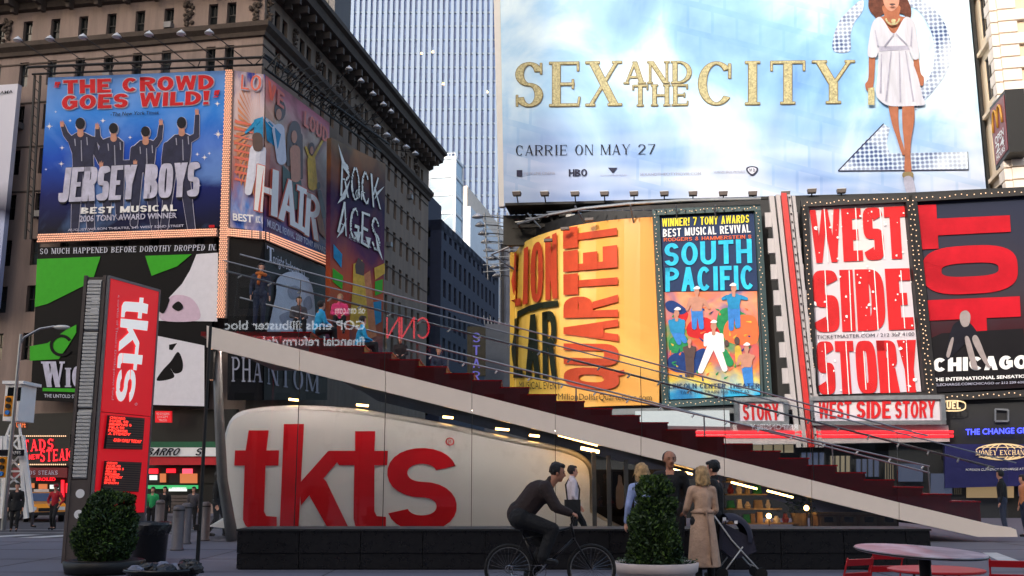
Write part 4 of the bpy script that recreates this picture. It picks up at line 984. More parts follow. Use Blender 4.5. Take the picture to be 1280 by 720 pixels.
for nm, mt, q in (('printed_hill', 'leaf_blue', [(832, 380), (842, 377), (858, 388), (852, 394), (836, 390)]), ('printed_hill', 'leaf_green', [(898, 392), (915, 386), (940, 400), (920, 402), (905, 415), (895, 425)]), ('printed_hill', 'sp_orange', [(905, 410), (918, 396), (944, 398), (945, 430), (910, 428)]), ('printed_hill', 'story_red', [(862, 404), (884, 398), (900, 418), (880, 424), (860, 420)]), ('printed_hill', 'story_red', [(846, 388), (860, 392), (856, 404), (848, 400)]), ('printed_foliage', 'leaf_blue', [(836, 448), (850, 440), (862, 444), (880, 436), (886, 452), (872, 466), (848, 466), (836, 460)]), ('printed_foliage', 'leaf_green', [(838, 424), (856, 420), (862, 434), (846, 442), (837, 438)])): sf(nm, mt, [q], .235, True)
m = MB(); rg = random.Random(6)
for k in range(70):
    x = rg.uniform(838, 940); y = rg.uniform(380, 476); a = rg.uniform(0, 3.1); l = rg.uniform(2, 6); shape(m, RSf, limb2((x, y), (x + l * math.cos(a), y - l * math.sin(a)), 1.2, .3), .25, 0, False)
    m.m[-1] = k % 4
obj('printed_leaf', m, ['leaf_green', 'sp_orange', 'leaf_blue', 'yellow_print'], spb)['kind'] = 'stuff'
def sailor(hx, hy, sc, top, legs, a1, a2, l1, l2, bare=False):
    P2 = lambda dx, dy: (hx + dx * sc, hy + dy * sc)
    sf('printed_legs', legs, [limb2(P2(-3, 22), P2(*l1), 4.2 * sc, 3 * sc), limb2(P2(3, 22), P2(*l2), 4.2 * sc, 3 * sc)], .28)
    sf('printed_torso', top, [[P2(-9, 9), P2(-4, 6), P2(4, 6), P2(9, 9), P2(6, 24), P2(-6, 24)]], .3); sf('printed_arm', top, [limb2(P2(-8, 10), P2(*a1), 2.6 * sc, 1.8 * sc), limb2(P2(8, 10), P2(*a2), 2.6 * sc, 1.8 * sc)], .295)
    sf('printed_head', 'skin_print', [oval2((hx, hy), 3.2 * sc, 4.4 * sc), limb2(P2(0, 3), P2(0, 8), 1.8 * sc, 2 * sc)], .315)
sailor(871, 366, 1.0, 'skin_print', 'sailor_blue', (-12, 22), (15, 20), (-3, 44), (6, 44))
sailor(917, 362, 1.05, 'turquoise', 'sailor_blue', (-13, 12), (15, 12), (-3, 47), (5, 44))
sailor(846, 393, 1.0, 'turquoise', 'sailor_blue', (-6, 22), (8, 24), (3, 36), (10, 34))
sailor(892, 409, 1.15, 'white_print', 'white_print', (-9, 20), (10, 26), (-14, 48), (12, 46))
sailor(933, 437, .95, 'skin_print', 'sailor_blue', (-12, 20), (-6, 24), (0, 46), (6, 46))
sailor(862, 428, .8, 'hair_brown', 'hair_brown', (-6, 20), (6, 24), (-2, 52), (4, 52))
sf('printed_dress', 'leaf_green', [limb2((906, 440), (912, 454), 3, 5)], .28); sf('printed_head', 'hair_brown', [oval2((908, 430), 3, 4)], .3); sf('printed_dress', 'yellow_print', [limb2((922, 436), (924, 452), 3.6, 5)], .27); sf('printed_head', 'hair_brown', [oval2((921, 427), 3.4, 5)], .3)
m = MB()
for x, y in ((871, 361), (916, 357), (847, 387), (892, 403), (933, 431)): shape(m, RSf, [(x - 4, y + 1), (x, y - 2), (x + 4, y), (x + 3, y + 2), (x - 3, y + 2)], .35)
obj('printed_cap', m, 'white_print', spb)
fq = [(832, 506), (960, 500), (946, 262), (820, 268)]; frame_board(spb, fq, .32, .3, 'teal_frame'); frame_bulbs(spb, fq, 26, 50, .5, r_=.026)
# wall behind between boards
# red and white fin tower
ft = thing('neon_pylon', 'tall red and silver vertical sign fin between two theatre billboards', 'sign', RSf.hit(985, 500))
mat('fin_white', (176, 170, 170), .45, var=.12, scale=3, streak=.15); mat('fin_red', (196, 34, 30), .4, var=.15)
for nm, x0, x1, mt, o_ in (('fin', 960, 966, 'fin_white', 1.0), ('fin', 968, 973, 'fin_white', 1.2), ('red_tube', 974, 980.5, 'fin_red', 1.5), ('fin', 982, 986, 'fin_white', 1.2), ('fin', 988, 992, 'fin_white', 1.0)):
    sh = 36; obj(nm, sheet(RSf, [(x0 + sh * .93, 560), (x1 + sh * .93, 560), (x1, 251), (x0, 251)], o_, .5, 1, 1), mt, ft)
m = MB()
for k in range(30): y = 255 + 10 * k; x = 984 + (y - 251) * .11; m.ball(RSf.hit(x, y, 1.27), .05, 4, 3)
obj('rivet', m, 'dark_metal', ft)['kind'] = 'stuff'
bk = 0
for k in range(8):
    y = 272 + 32 * k; dx = (y - 251) * .11
    for x in (957 + dx, 989.5 + dx):
        m = MB(); p = RSf.hit(x, y + 8, .75); m.box(p, (.32, .3, .75), (CD, SD, ZU)); obj('side_block', m, 'fin_white', ft)
# red stencil poster and HOT poster in one frame
wbrd = thing('billboard', 'white billboard with WEST SIDE STORY in huge red stencil letters', 'billboard', RSf.hit(1080, 498))
print_mat('stencil_sheet', [(0, (204, 194, 206)), (1, (212, 204, 206))], .1, 2, (224, 212, 200), .5)
print_mat('stencil_red', [(0, (180, 22, 40)), (1, (220, 60, 44))], .5, 2)
obj('panel', sheet(RSf, [(1023, 494), (1150, 490), (1128, 256), (1009, 262)], .3, .3), 'stencil_sheet', wbrd)
m = MB()
for s_, q_ in (('WEST', [(1014, 331), (1133, 325), (1129, 260), (1011, 265)]), ('SIDE', [(1017, 417), (1141, 413), (1135, 337), (1014, 340)]), ('STORY', [(1022, 494), (1150, 491), (1143, 426), (1019, 428)])):
    letter(m, RSf, strokes(s_, .5, .235, .2, gap=.035, e=3.6, eq=False), q_, .36)
obj('title_lettering', m, 'story_red', wbrd)
m = MB(); rg = random.Random(9)
for x0, y0, x1, y1 in ((1029, 262, 1034, 330), (1068, 262, 1071, 328), (1098, 262, 1104, 326), (1030, 340, 1034, 416), (1060, 340, 1063, 415), (1091, 338, 1096, 414), (1124, 340, 1129, 412), (1030, 430, 1034, 494), (1056, 430, 1060, 494), (1078, 440, 1081, 488), (1107, 430, 1110, 492), (1131, 430, 1134, 490)):
    shape(m, RSf, [(x0 - .5, y0), (x0 + .6, y0), (x1 + .6, y1), (x1 - .5, y1)], .4, 0, False)
for k in range(70):
    x = rg.uniform(1016, 1142); y = rg.uniform(265, 490); r_ = rg.uniform(.5, 2.6) * (1.3 if k % 7 == 0 else .7)
    shape(m, RSf, [(x + r_ * rg.uniform(.5, 1.2) * math.cos(a), y + r_ * rg.uniform(.5, 1.2) * math.sin(a)) for a in np.linspace(0, 5.5, 7)], .4 + k * .0005, 0, False)
obj('printed_scratch', m, 'white_print', wbrd)['kind'] = 'stuff'
blk('lettering', font('TICKETMASTER.COM / 212 307 4100', .0), [(1020, 425), (1141, 421), (1141, 416.5), (1020, 420.5)], RSf, 'dark_print', wbrd, .37)
hot = thing('billboard', 'dark red billboard reading HOT sideways over CHICAGO and a crouching dancer', 'billboard', RSf.hit(1220, 495))
print_mat('hot_sheet', [(0, (18, 16, 22)), (.25, (60, 12, 20)), (.5, (56, 50, 58)), (1, (40, 46, 66))], .08, 2)
print_mat('hot_red', [(0, (210, 30, 44)), (1, (200, 28, 40))], .2, 2)
mat('hot_letter', (190, 22, 38), .4, var=.4, scale=.25)
obj('panel', sheet(RSf, [(1160, 492), (1300, 484), (1290, 246), (1138, 256)], .3, .3), 'hot_sheet', hot)
m = MB(); letter(m, RSf, [rc(0, .42, 1, .58), rc(0, 0, .14, .0001)] and [rc(0, .62, 1, 1), rc(0, 0, 1, .3), rc(.36, .3, .64, .62)], [(1157, 444), (1275, 438), (1272, 372), (1154, 377)], .36); obj('title_lettering', m, 'hot_letter', hot)
m = MB(); letter(m, RSf, arc(.5, .5, .5, .5, 0, 360, .2, .36, 40, 3), [(1153, 372), (1271, 366), (1268, 306), (1149, 312)], .36); obj('title_lettering', m, 'hot_letter', hot)
m = MB(); letter(m, RSf, [rc(0, 0, .2, 1), rc(.2, .3, .98, .68)], [(1148, 314), (1264, 308), (1261, 254), (1145, 259)], .36); obj('title_lettering', m, 'hot_letter', hot)
mat('night_print', (22, 20, 24), .5, var=.2, scale=1); mat('skin_grey', (150, 138, 136), .5, var=.2, scale=2)
m = MB(); shape(m, RSf, [(1159, 425), (1175, 418), (1276, 412), (1279, 440), (1279, 476), (1161, 480)], .39, 0, False); obj('printed_shade', m, 'night_print', hot)
for k, (nm, mt, q) in enumerate((('printed_dress', 'dark_print', [(1186, 415), (1192, 405), (1203, 402), (1212, 408), (1222, 425), (1215, 440), (1206, 430), (1186, 448), (1178, 450)]), ('printed_head', 'skin_grey', [(1198, 393), (1205, 390), (1210, 396), (1208, 408), (1201, 410), (1197, 402)]), ('printed_leg', 'skin_grey', [(1203, 425), (1208, 425), (1216, 452), (1214, 462), (1208, 448)]), ('printed_leg', 'skin_grey', [(1212, 424), (1219, 423), (1232, 455), (1236, 461), (1229, 458), (1216, 436)]), ('printed_arm', 'skin_grey', [(1181, 440), (1186, 425), (1189, 426), (1184, 447), (1180, 447)]))):
    m = MB(); shape(m, RSf, q, .45 + .02 * k); obj(nm, m, mt, hot)
blk('title_lettering', strokes('CHICAGO', .8, .3, .26, gap=.08), [(1164, 466), (1282, 462), (1282, 445), (1164, 449)], RSf, 'white_print', hot, .42)
m = MB(); shape(m, RSf, [(1203, 425), (1208, 425), (1216, 452), (1218, 463), (1211, 461), (1208, 448)], .58); obj('printed_leg', m, 'skin_grey', hot)
blk('lettering', font('THE INTERNATIONAL SENSATION', .03), [(1163, 478), (1284, 473), (1284, 469), (1163, 473.5)], RSf, 'white_print', hot, .42)
blk('lettering', font('TELECHARGE.COM/CHICAGO or 212 239 6200', .02), [(1163, 484), (1280, 480), (1280, 477), (1163, 480.5)], RSf, 'grey_print', hot, .42)
for t_, q_ in ((wbrd, [(1017, 501), (1157, 496), (1133, 252), (1004, 258)]), (hot, [(1163, 498), (1306, 492), (1296, 243), (1138, 252)])):
    frame_board(t_, q_, .34, .45, 'dark_metal'); frame_bulbs(t_, q_, 22, 40, .66, r_=.032)
# marquee strip
mq = thing('marquee', 'silver framed marquee strip with WEST SIDE STORY in red above the red neon line', 'marquee', RSf.hit(1080, 545))
obj('panel', sheet(RSf, [(1012, 528), (1170, 527), (1168, 501), (1012, 503)], 1.2, .5, 4, 1), 'stencil_sheet', mq)
frame_board(mq, [(1010, 531), (1172, 530), (1170, 499), (1010, 501)], .2, 1.3, 'steel')
blk('lettering', strokes('WEST', .55, .19, .16, gap=.06), [(1020, 525), (1060, 525), (1060, 504), (1020, 505)], RSf, 'story_red', mq, 1.26)
blk('lettering', strokes('SIDE', .55, .19, .16, gap=.06), [(1066, 525), (1108, 525), (1108, 504), (1066, 504)], RSf, 'story_red', mq, 1.26)
blk('lettering', strokes('STORY', .55, .19, .16, gap=.06), [(1113, 525), (1162, 524), (1162, 503), (1113, 504)], RSf, 'story_red', mq, 1.26)
mq2 = thing('marquee', 'smaller silver marquee panel reading STORY left of the red and silver fin', 'marquee', RSf.hit(950, 540))
obj('panel', sheet(RSf, [(923, 528), (978, 528), (976, 505), (922, 505)], 1.2, .5, 2, 1), 'stencil_sheet', mq2); frame_board(mq2, [(920, 531), (981, 531), (979, 502), (919, 502)], .2, 1.3, 'steel')
blk('lettering', strokes('STORY', .55, .19, .16, gap=.06), [(928, 527), (972, 527), (971, 507), (927, 507)], RSf, 'story_red', mq2, 1.26)
cn = thing('canopy', 'long theatre canopy edge with a glowing red neon line', 'canopy', RSf.hit(1000, 550))
obj('roof', sheet(RSf, [(700, 560), (1182, 553), (1180, 533), (700, 531)], .9, 1.2, 8, 1), 'fin_white', cn)
for y in (540, 545): obj('neon_tube', sheet(RSf, [(840, y + 3.0), (1186, y - .4 + 3), (1186, y - .4), (840, y)], 1.0, .1, 6, 1), 'neon_red', cn)
sh_ = thing('light_box', 'blank bright white light box under the SOUTH PACIFIC billboard', 'sign', RSf.hit(850, 530))
glow('white_box', (235, 238, 240), .3, (120, 120, 120)); obj('panel', sheet(RSf, [(800, 533), (912, 535), (911, 515), (800, 516)], 1.3, .3, 3, 1), 'white_box', sh_)
# shops at street level right
shp = thing('shop_front', 'money exchange shop with blue band, gold globe and THE CHANGE GROUP in blue neon', 'shop', RSf.hit(1230, 640))
obj('fascia', sheet(RSf, [(1176, 575), (1320, 572), (1316, 533), (1176, 536)], .5, .3), 'black', shp)
mat('blue_band', (28, 28, 92), .4, var=.15); mat('gold_light', (226, 196, 150), .4, emit=.25, var=0)
obj('sign_band', sheet(RSf, [(1176, 610), (1320, 606), (1316, 556), (1176, 556)], .9, .3), 'blue_band', shp)
blk('neon_lettering', font('THE CHANGE GROUP', .02), [(1201, 545), (1296, 542), (1296, 535), (1201, 537.5)], RSf, 'neon_blue', shp, .95)
m = MB()
gcx, gcy = 1246, 566
for rx in (34, 26, 17, 8): letter(m, RSf, arc(.5, .5, .5, .5, 0, 360, .6 / rx, .07, 24), BX(gcx - rx, gcy - 11, gcx + rx, gcy + 10), .95)
for dy in (-6, 6): shape(m, RSf, [(gcx - 29, gcy + dy - .4), (gcx + 29, gcy + dy - .4), (gcx + 29, gcy + dy + .4), (gcx - 29, gcy + dy + .4)], .955, 0, False)
obj('globe_emblem', m, 'gold_light', shp)
blk('lettering_back', [rc(0, 0, 1, 1)], [(1212, 571), (1284, 570), (1284, 562), (1212, 563)], RSf, 'blue_band', shp, .97)
blk('lettering', strokes('MONEY EXCHANGE', .7, .2, .12, sf=.06), [(1213, 570), (1282, 569), (1282, 563), (1213, 564)], RSf, 'gold_light', shp, 1.0)
blk('lettering', font('FOREIGN CURRENCY EXCHANGE ATM', 0), [(1201, 589), (1275, 588), (1275, 585), (1201, 586)], RSf, 'white_print', shp, .97)
glow('shop_glow', (190, 170, 140), .22, (50, 45, 40)); glow('warm_window', (170, 140, 100), .35, (60, 50, 40)); glow('dim_window', (90, 100, 130), .25, (30, 30, 40))
for x0, x1, y0, y1, mt in ((1204, 1262, 592, 622, 'warm_window'), (1160, 1186, 592, 618, 'dim_window'), (1268, 1310, 590, 620, 'dim_window'), (1120, 1150, 580, 602, 'dim_window')):
    obj('window', sheet(RSf, BX(x0, y0, x1, y1), .7, .1), mt, shp)
blk('window_lettering', font('RATES  BUY  SELL', .02), [(1226, 605), (1258, 604), (1258, 598), (1226, 599)], RSf, 'story_red', shp, .75)
for k, (x0, x1, y0, y1, mt) in enumerate(((1000, 1030, 566, 584, 'dim_window'), (1036, 1062, 570, 590, 'shop_glow'), (1068, 1098, 574, 596, 'dim_window'), (1104, 1116, 578, 600, 'shop_glow'), (1190, 1200, 594, 618, 'shop_glow'), (940, 992, 556, 566, 'shop_glow'))):
    obj('window', sheet(RSf, BX(x0, y0, x1, y1), .32, .1), mt, shp)
    m = MB()
    for q in range(5): m.bar(RSf.hit(x0 + (x1 - x0) * q / 4, y0, .36), RSf.hit(x0 + (x1 - x0) * q / 4, y1, .36), .06)
    obj('window_frame', m, 'dark_metal', shp)
m = MB(); RSh = lambda x, y, o_: RSf.hit(x, y, o_)
m.add([RSh(1110, 700, .2), RSh(1400, 700, .2), RSh(1400, 500, .2), RSh(1110, 500, .2)], [(0, 1, 2, 3)]); obj('back_wall', m, 'charcoal', shp)
m = MB(); 
for a_, b_ in (((1241, 512), (1257, 513)), ((1241, 527), (1257, 527)), ((1241, 512), (1241, 527)), ((1257, 513), (1257, 527))): m.bar(RSf.hit(*a_, .4), RSf.hit(*b_, .4), .08)
obj('window_frame', m, 'steel', shp)
fu = thing('fuel_sign', 'small rounded cream sign reading FUEL beside the marquee strip', 'sign', RSf.hit(1185, 515))
m = MB(); letter(m, RSf, arc(.5, .5, .5, .5, 0, 360, .04, .12, 30, 3), BX(1168, 502, 1202, 516), .9); obj('outline', m, 'gold_light', fu)
blk('lettering', strokes('FUEL', .6, .22, .2), [(1172, 513), (1195, 513), (1195, 504), (1172, 504)], RSf, 'gold_light', fu, .92)
# ---- giant top billboard
SX0 = atY(630, 258, 56.5); SX1 = atY(1235, 240, 53); SXs = Surf([SX0.xy, SX1.xy])
sx = thing('billboard', 'giant sky blue film billboard with gold SEX AND THE CITY lettering and a striding woman', 'billboard', SXs.hit(930, 250))
m_ = bpy.data.materials.new('film_poster'); m_.use_nodes = True; MATS['film_poster'] = m_; t = m_.node_tree; L = t.links.new; b_ = t.nodes['Principled BSDF']; b_.inputs['Roughness'].default_value = .4
uv = t.nodes.new('ShaderNodeUVMap'); mp = t.nodes.new('ShaderNodeMapping'); mp.inputs['Scale'].default_value = (2.2, 1.2, 1); L(uv.outputs[0], mp.inputs[0])
n1 = t.nodes.new('ShaderNodeTexNoise'); n1.inputs['Scale'].default_value = 1.6; n1.inputs['Detail'].default_value = 7; n1.inputs['Distortion'].default_value = .5; L(mp.outputs[0], n1.inputs[0])
r1 = t.nodes.new('ShaderNodeValToRGB'); e = r1.color_ramp.elements; e.new(.5); e.new(.6)
for i, (p, c_) in enumerate(((.36, (96, 148, 208)), (.47, (140, 190, 230)), (.56, (200, 226, 242)), (.66, (240, 246, 250)))): e[i].position = p; e[i].color = lin(c_)
L(n1.outputs[0], r1.inputs[0])
sp = t.nodes.new('ShaderNodeSeparateXYZ'); L(uv.outputs[0], sp.inputs[0])
mr = t.nodes.new('ShaderNodeMapRange'); mr.inputs[1].default_value = .3; mr.inputs[2].default_value = .0; mr.inputs[4].default_value = .75; L(sp.outputs[1], mr.inputs[0])
n2 = t.nodes.new('ShaderNodeTexNoise'); n2.inputs['Scale'].default_value = 3; mp2 = t.nodes.new('ShaderNodeMapping'); mp2.inputs['Scale'].default_value = (1, 4, 1); L(uv.outputs[0], mp2.inputs[0]); L(mp2.outputs[0], n2.inputs[0])
r2 = t.nodes.new('ShaderNodeValToRGB'); r2.color_ramp.elements[0].position = .35; r2.color_ramp.elements[0].color = lin((118, 136, 182)); r2.color_ramp.elements[1].position = .65; r2.color_ramp.elements[1].color = lin((214, 214, 230)); L(n2.outputs[0], r2.inputs[0])
mx = t.nodes.new('ShaderNodeMix'); mx.data_type = 'RGBA'; L(mr.outputs[0], mx.inputs[0]); L(r1.outputs[0], mx.inputs[6]); L(r2.outputs[0], mx.inputs[7])
# faint printed city blocks
br = t.nodes.new('ShaderNodeTexBrick'); br.inputs['Scale'].default_value = 9; br.inputs['Color1'].default_value = (1, 1, 1, 1); br.inputs['Color2'].default_value = (.8, .88, .95, 1); br.inputs['Mortar'].default_value = (.66, .8, .93, 1); br.inputs['Mortar Size'].default_value = .03
mp4 = t.nodes.new('ShaderNodeMapping'); mp4.inputs['Scale'].default_value = (1.1, .35, 1); mp4.inputs['Rotation'].default_value = (0, 0, .12); L(uv.outputs[0], mp4.inputs[0]); L(mp4.outputs[0], br.inputs[0])
n5 = t.nodes.new('ShaderNodeTexNoise'); n5.inputs['Scale'].default_value = 2.3; n5.inputs['Detail'].default_value = 2; mp5 = t.nodes.new('ShaderNodeMapping'); mp5.inputs['Location'].default_value = (5, 2, 0); mp5.inputs['Scale'].default_value = (2, 1, 1); L(uv.outputs[0], mp5.inputs[0]); L(mp5.outputs[0], n5.inputs[0])
mr5 = t.nodes.new('ShaderNodeMapRange'); mr5.inputs[1].default_value = .5; mr5.inputs[2].default_value = .62; mr5.inputs[4].default_value = .7; L(n5.outputs[0], mr5.inputs[0])
mu = t.nodes.new('ShaderNodeMix'); mu.data_type = 'RGBA'; mu.blend_type = 'MULTIPLY'; L(mr5.outputs[0], mu.inputs[0]); L(mx.outputs[2], mu.inputs[6]); L(br.outputs[0], mu.inputs[7])
L(mu.outputs[2], b_.inputs['Base Color'])
obj('panel', sheet(SXs, [(630, 257), (1233, 241), (1194, -190), (622, -180)], 0, .4, 2, 2), 'film_poster', sx)
obj('side_edge', sheet(SXs, [(623, 257), (629.5, 257), (621, -180), (612, -180)], -.2, .4, 1, 1), 'white_paint', sx)
obj('side_edge', sheet(SXs, [(1234.5, 241), (1238, 241), (1199, -190), (1195, -190)], .1, .8, 1, 1), 'black', sx)
mat('gold_print', (184, 176, 134), .45, var=.55, scale=9); mat('gold_edge', (120, 104, 66), .5, var=.2)
def gold(P, q_):
    m = MB(); 
    for dx, dy in ((-1, 0), (1, 0), (0, 1), (0, -1), (.8, .8), (-.8, -.8), (.8, -.8), (-.8, .8)): letter(m, SXs, P, [(x + dx * .9, y + dy * .9) for x, y in q_], .04 + .002 * dx + .001 * dy)
    obj('letter_outline', m, 'gold_edge', sx); m = MB(); letter(m, SXs, P, q_, .07); obj('title_lettering', m, 'gold_print', sx)
sk = dict(t=.17, h=.05, sf=.07, gap=.12)
gold(strokes('SEX', .68, **sk), [(645, 134), (777, 132), (777, 77), (645, 79)])
gold(strokes('AND', .78, .17, .06, sf=.07, gap=.12), [(780, 105), (864, 104), (864, 77), (780, 78)])
gold(strokes('THE', .78, .17, .06, sf=.07, gap=.14), [(791, 133), (860, 132), (860, 106), (791, 107)])
gold(strokes('CITY', .78, **sk), [(873, 132), (1068, 129), (1068, 76), (873, 78)])
blk('lettering', strokes('CARRIE ON MAY 27', .68, .13, .05, sf=.05, gap=.14), [(645, 195), (819, 193), (819, 180.5), (645, 182)], SXs, 'dark_print', sx, .05)
blk('logo_lettering', strokes('HBO', .75, .22, .18, gap=.05), [(711, 221), (734, 220.5), (734, 211.5), (711, 212)], SXs, 'suit', sx, .05)
m = MB(); shape(m, SXs, [(646, 213), (653, 213), (653, 221), (646, 221)], .05, 0, False); shape(m, SXs, [(760, 210), (772, 210), (766, 217)], .05, 0, False); obj('logo', m, 'suit', sx)
for s_, q_ in (('NEW LINE CINEMA', [(656, 219), (694, 218.5), (694, 215), (656, 215.5)]), ('VILLAGE ROADSHOW PICTURES', [(750, 220.5), (784, 220), (784, 218), (750, 218.5)]), ('SEXANDTHECITYMOVIE.COM', [(800, 220), (876, 219), (876, 215.5), (800, 216.5)]), ('WARNER BROS. PICTURES', [(892, 217), (931, 216.5), (931, 213.5), (892, 214)])):
    blk('lettering', font(s_), q_, SXs, 'grey_print', sx, .05)
m = MB(); shape(m, SXs, [(933, 210), (940, 208), (947, 210), (946.5, 215), (940, 220), (933.5, 215)], .05); obj('shield_logo', m, 'suit', sx); m = MB(); shape(m, SXs, [(935, 211), (940, 209.5), (945, 211), (944.5, 214.5), (940, 218), (935.5, 214.5)], .06); obj('shield_face', m, 'pale_print', sx); blk('shield_lettering', font('WB', .02), [(936, 215.5), (944, 215.5), (944, 211), (936, 211)], SXs, 'suit', sx, .07)
# jewelled 2
m_ = bpy.data.materials.new('jewel_print'); m_.use_nodes = True; MATS['jewel_print'] = m_; t = m_.node_tree; L = t.links.new; b_ = t.nodes['Principled BSDF']; b_.inputs['Roughness'].default_value = .35
tc = t.nodes.new('ShaderNodeTexCoord'); v_ = t.nodes.new('ShaderNodeTexVoronoi'); v_.inputs['Scale'].default_value = 4.2; v_.inputs['Randomness'].default_value = .12; mpj = t.nodes.new('ShaderNodeMapping'); mpj.inputs['Rotation'].default_value = (0, 0, 0); mpj.inputs['Scale'].default_value = (1, 0, 1); L(tc.outputs['Object'], mpj.inputs[0]); L(mpj.outputs[0], v_.inputs[0])
rj_ = t.nodes.new('ShaderNodeValToRGB'); e = rj_.color_ramp.elements; e[0].position = .25; e[0].color = lin((36, 62, 116)); e[1].position = .62; e[1].color = lin((200, 218, 238)); L(v_.outputs['Distance'], rj_.inputs[0])
nj = t.nodes.new('ShaderNodeTexNoise'); nj.inputs['Scale'].default_value = .35; nj.inputs['Detail'].default_value = 2; L(tc.outputs['Object'], nj.inputs[0]); mj = t.nodes.new('ShaderNodeMapRange'); mj.inputs[1].default_value = .42; mj.inputs[2].default_value = .6; mj.inputs[4].default_value = .7; L(nj.outputs[0], mj.inputs[0])
mxj = t.nodes.new('ShaderNodeMix'); mxj.data_type = 'RGBA'; L(mj.outputs[0], mxj.inputs[0]); L(rj_.outputs[0], mxj.inputs[6]); mxj.inputs[7].default_value = lin((214, 226, 240)); L(mxj.outputs[2], b_.inputs['Base Color'])
for q, sm in (([(1042, 64), (1042, 45), (1050, 25), (1064, 10), (1078, 0), (1078, 14), (1068, 28), (1063, 44), (1062, 64)], True),
          ([(1130, -6), (1150, 0), (1168, 12), (1181, 30), (1188, 52), (1188, 75), (1182, 92), (1168, 112), (1154, 127), (1144, 138), (1144, 122), (1155, 106), (1164, 90), (1168, 70), (1166, 48), (1158, 28), (1146, 12), (1130, 6)], True),
          ([(1047, 214), (1080, 178), (1104, 155), (1112, 160), (1108, 180), (1112, 192), (1209, 190), (1210, 212)], False)):
    m = MB(); shape(m, SXs, q, .03, 0, sm); obj('printed_numeral', m, 'jewel_print', sx)
m = MB()
for a_, b_ in (((1047, 214), (1210, 212.5)), ((1047, 214), (1104, 155)), ((1210, 212), (1209, 190))): shape(m, SXs, [(a_[0], a_[1] - .7), (b_[0], b_[1] - .7), (b_[0] + .7, b_[1] + .7), (a_[0] + .7, a_[1] + .7)], .04, 0, False)
obj('numeral_edge', m, 'suit', sx)
print_mat('dress_print', [(0, (214, 216, 226)), (.5, (232, 232, 238)), (1, (198, 202, 214))], .3, 4, (184, 188, 202), .7, 5, stretch=(3, 1, 1))
mat('dress', (186, 188, 200), .5, var=.2, scale=2.2, streak=.2); mat('leg_print', (160, 100, 74), .5, var=.25, scale=1.5); mat('curl_print', (96, 56, 44), .5, var=.45, scale=4)
wm = [('printed_hair', 'curl_print', [(1088, -8), (1085, 6), (1087, 14), (1092, 20), (1098, 26), (1104, 18), (1128, 18), (1132, 25), (1138, 22), (1138, 10), (1132, -4), (1124, -14), (1098, -14)]),
      ('printed_neck', 'leg_print', [(1103, 8), (1124, 8), (1124, 20), (1132, 24), (1118, 43), (1100, 24), (1105, 20)]),
      ('printed_face', 'skin_print', [(1105, -6), (1122, -6), (1123, 6), (1118, 13), (1113, 15), (1108, 12), (1104, 4)]),
      ('printed_arm', 'leg_print', [(1086, 66), (1093, 66), (1092, 100), (1089, 114), (1083, 114), (1081, 106), (1085, 98)]), ('printed_arm', 'leg_print', [(1141, 72), (1147, 73), (1150, 92), (1154, 98), (1153, 108), (1148, 106), (1143, 92)]),
      ('printed_leg', 'leg_print', [(1110, 130), (1121, 130), (1122, 150), (1124, 168), (1130, 190), (1127, 194), (1119, 170), (1114, 155)]), ('printed_leg', 'leg_print', [(1128, 130), (1140, 130), (1142, 150), (1138, 176), (1137, 195), (1138, 216), (1130, 216), (1130, 196), (1129, 178), (1127, 156)]),
      ('printed_dress', 'dress', [(1098, 23), (1104, 28), (1116, 44), (1128, 26), (1134, 23), (1142, 30), (1145, 48), (1148, 72), (1141, 76), (1136, 66), (1140, 80), (1147, 100), (1152, 122), (1155, 132), (1138, 134), (1112, 134), (1100, 128), (1094, 118), (1096, 95), (1097, 68), (1094, 73), (1084, 71), (1086, 48), (1090, 30)]),
      ('printed_belt', 'grey_print', [(1097, 60), (1134, 59), (1136, 64), (1098, 66)]),
      ('printed_bag', 'gold_print', [(1084, 112), (1092, 111), (1092, 133), (1084, 133)]), ('printed_shoe', 'gold_edge', [(1128, 217), (1139, 217), (1140, 223), (1134, 225), (1127, 223)]), ('printed_shade', 'grey_print', [(1128, 225), (1139, 224), (1143, 248), (1134, 248)]), ('printed_mouth', 'hair_brown', [(1110, 8), (1114, 7), (1118, 8), (1114, 10)])]
for k, (nm, mt, q) in enumerate(wm):
    m = MB(); shape(m, SXs, q, .06 + .018 * k, 0, nm not in ('printed_belt', 'printed_bag')); obj(nm, m, mt, sx)
m = MB()
for a_, b_ in (((1116, 44), (1104, 60)), ((1112, 66), (1106, 128)), ((1122, 66), (1124, 130)), ((1130, 66), (1140, 128)), ((1100, 70), (1099, 118)), ((1118, 44), (1132, 58)), ((1092, 40), (1096, 60)), ((1138, 36), (1137, 60))): shape(m, SXs, [a_, (a_[0] + 1.2, a_[1]), (b_[0] + 1.4, b_[1]), (b_[0] - .8, b_[1])], .25, 0, False)
obj('printed_fold', m, 'grey_print', sx)
m = MB(); letter(m, SXs, arc(.5, .5, .5, .5, 190, 350, .1, .1), BX(1105, 14, 1124, 34), .26); shape(m, SXs, [(1113, 27), (1118, 27), (1117, 32), (1114, 32)], .26); obj('printed_necklace', m, 'gold_print', sx)
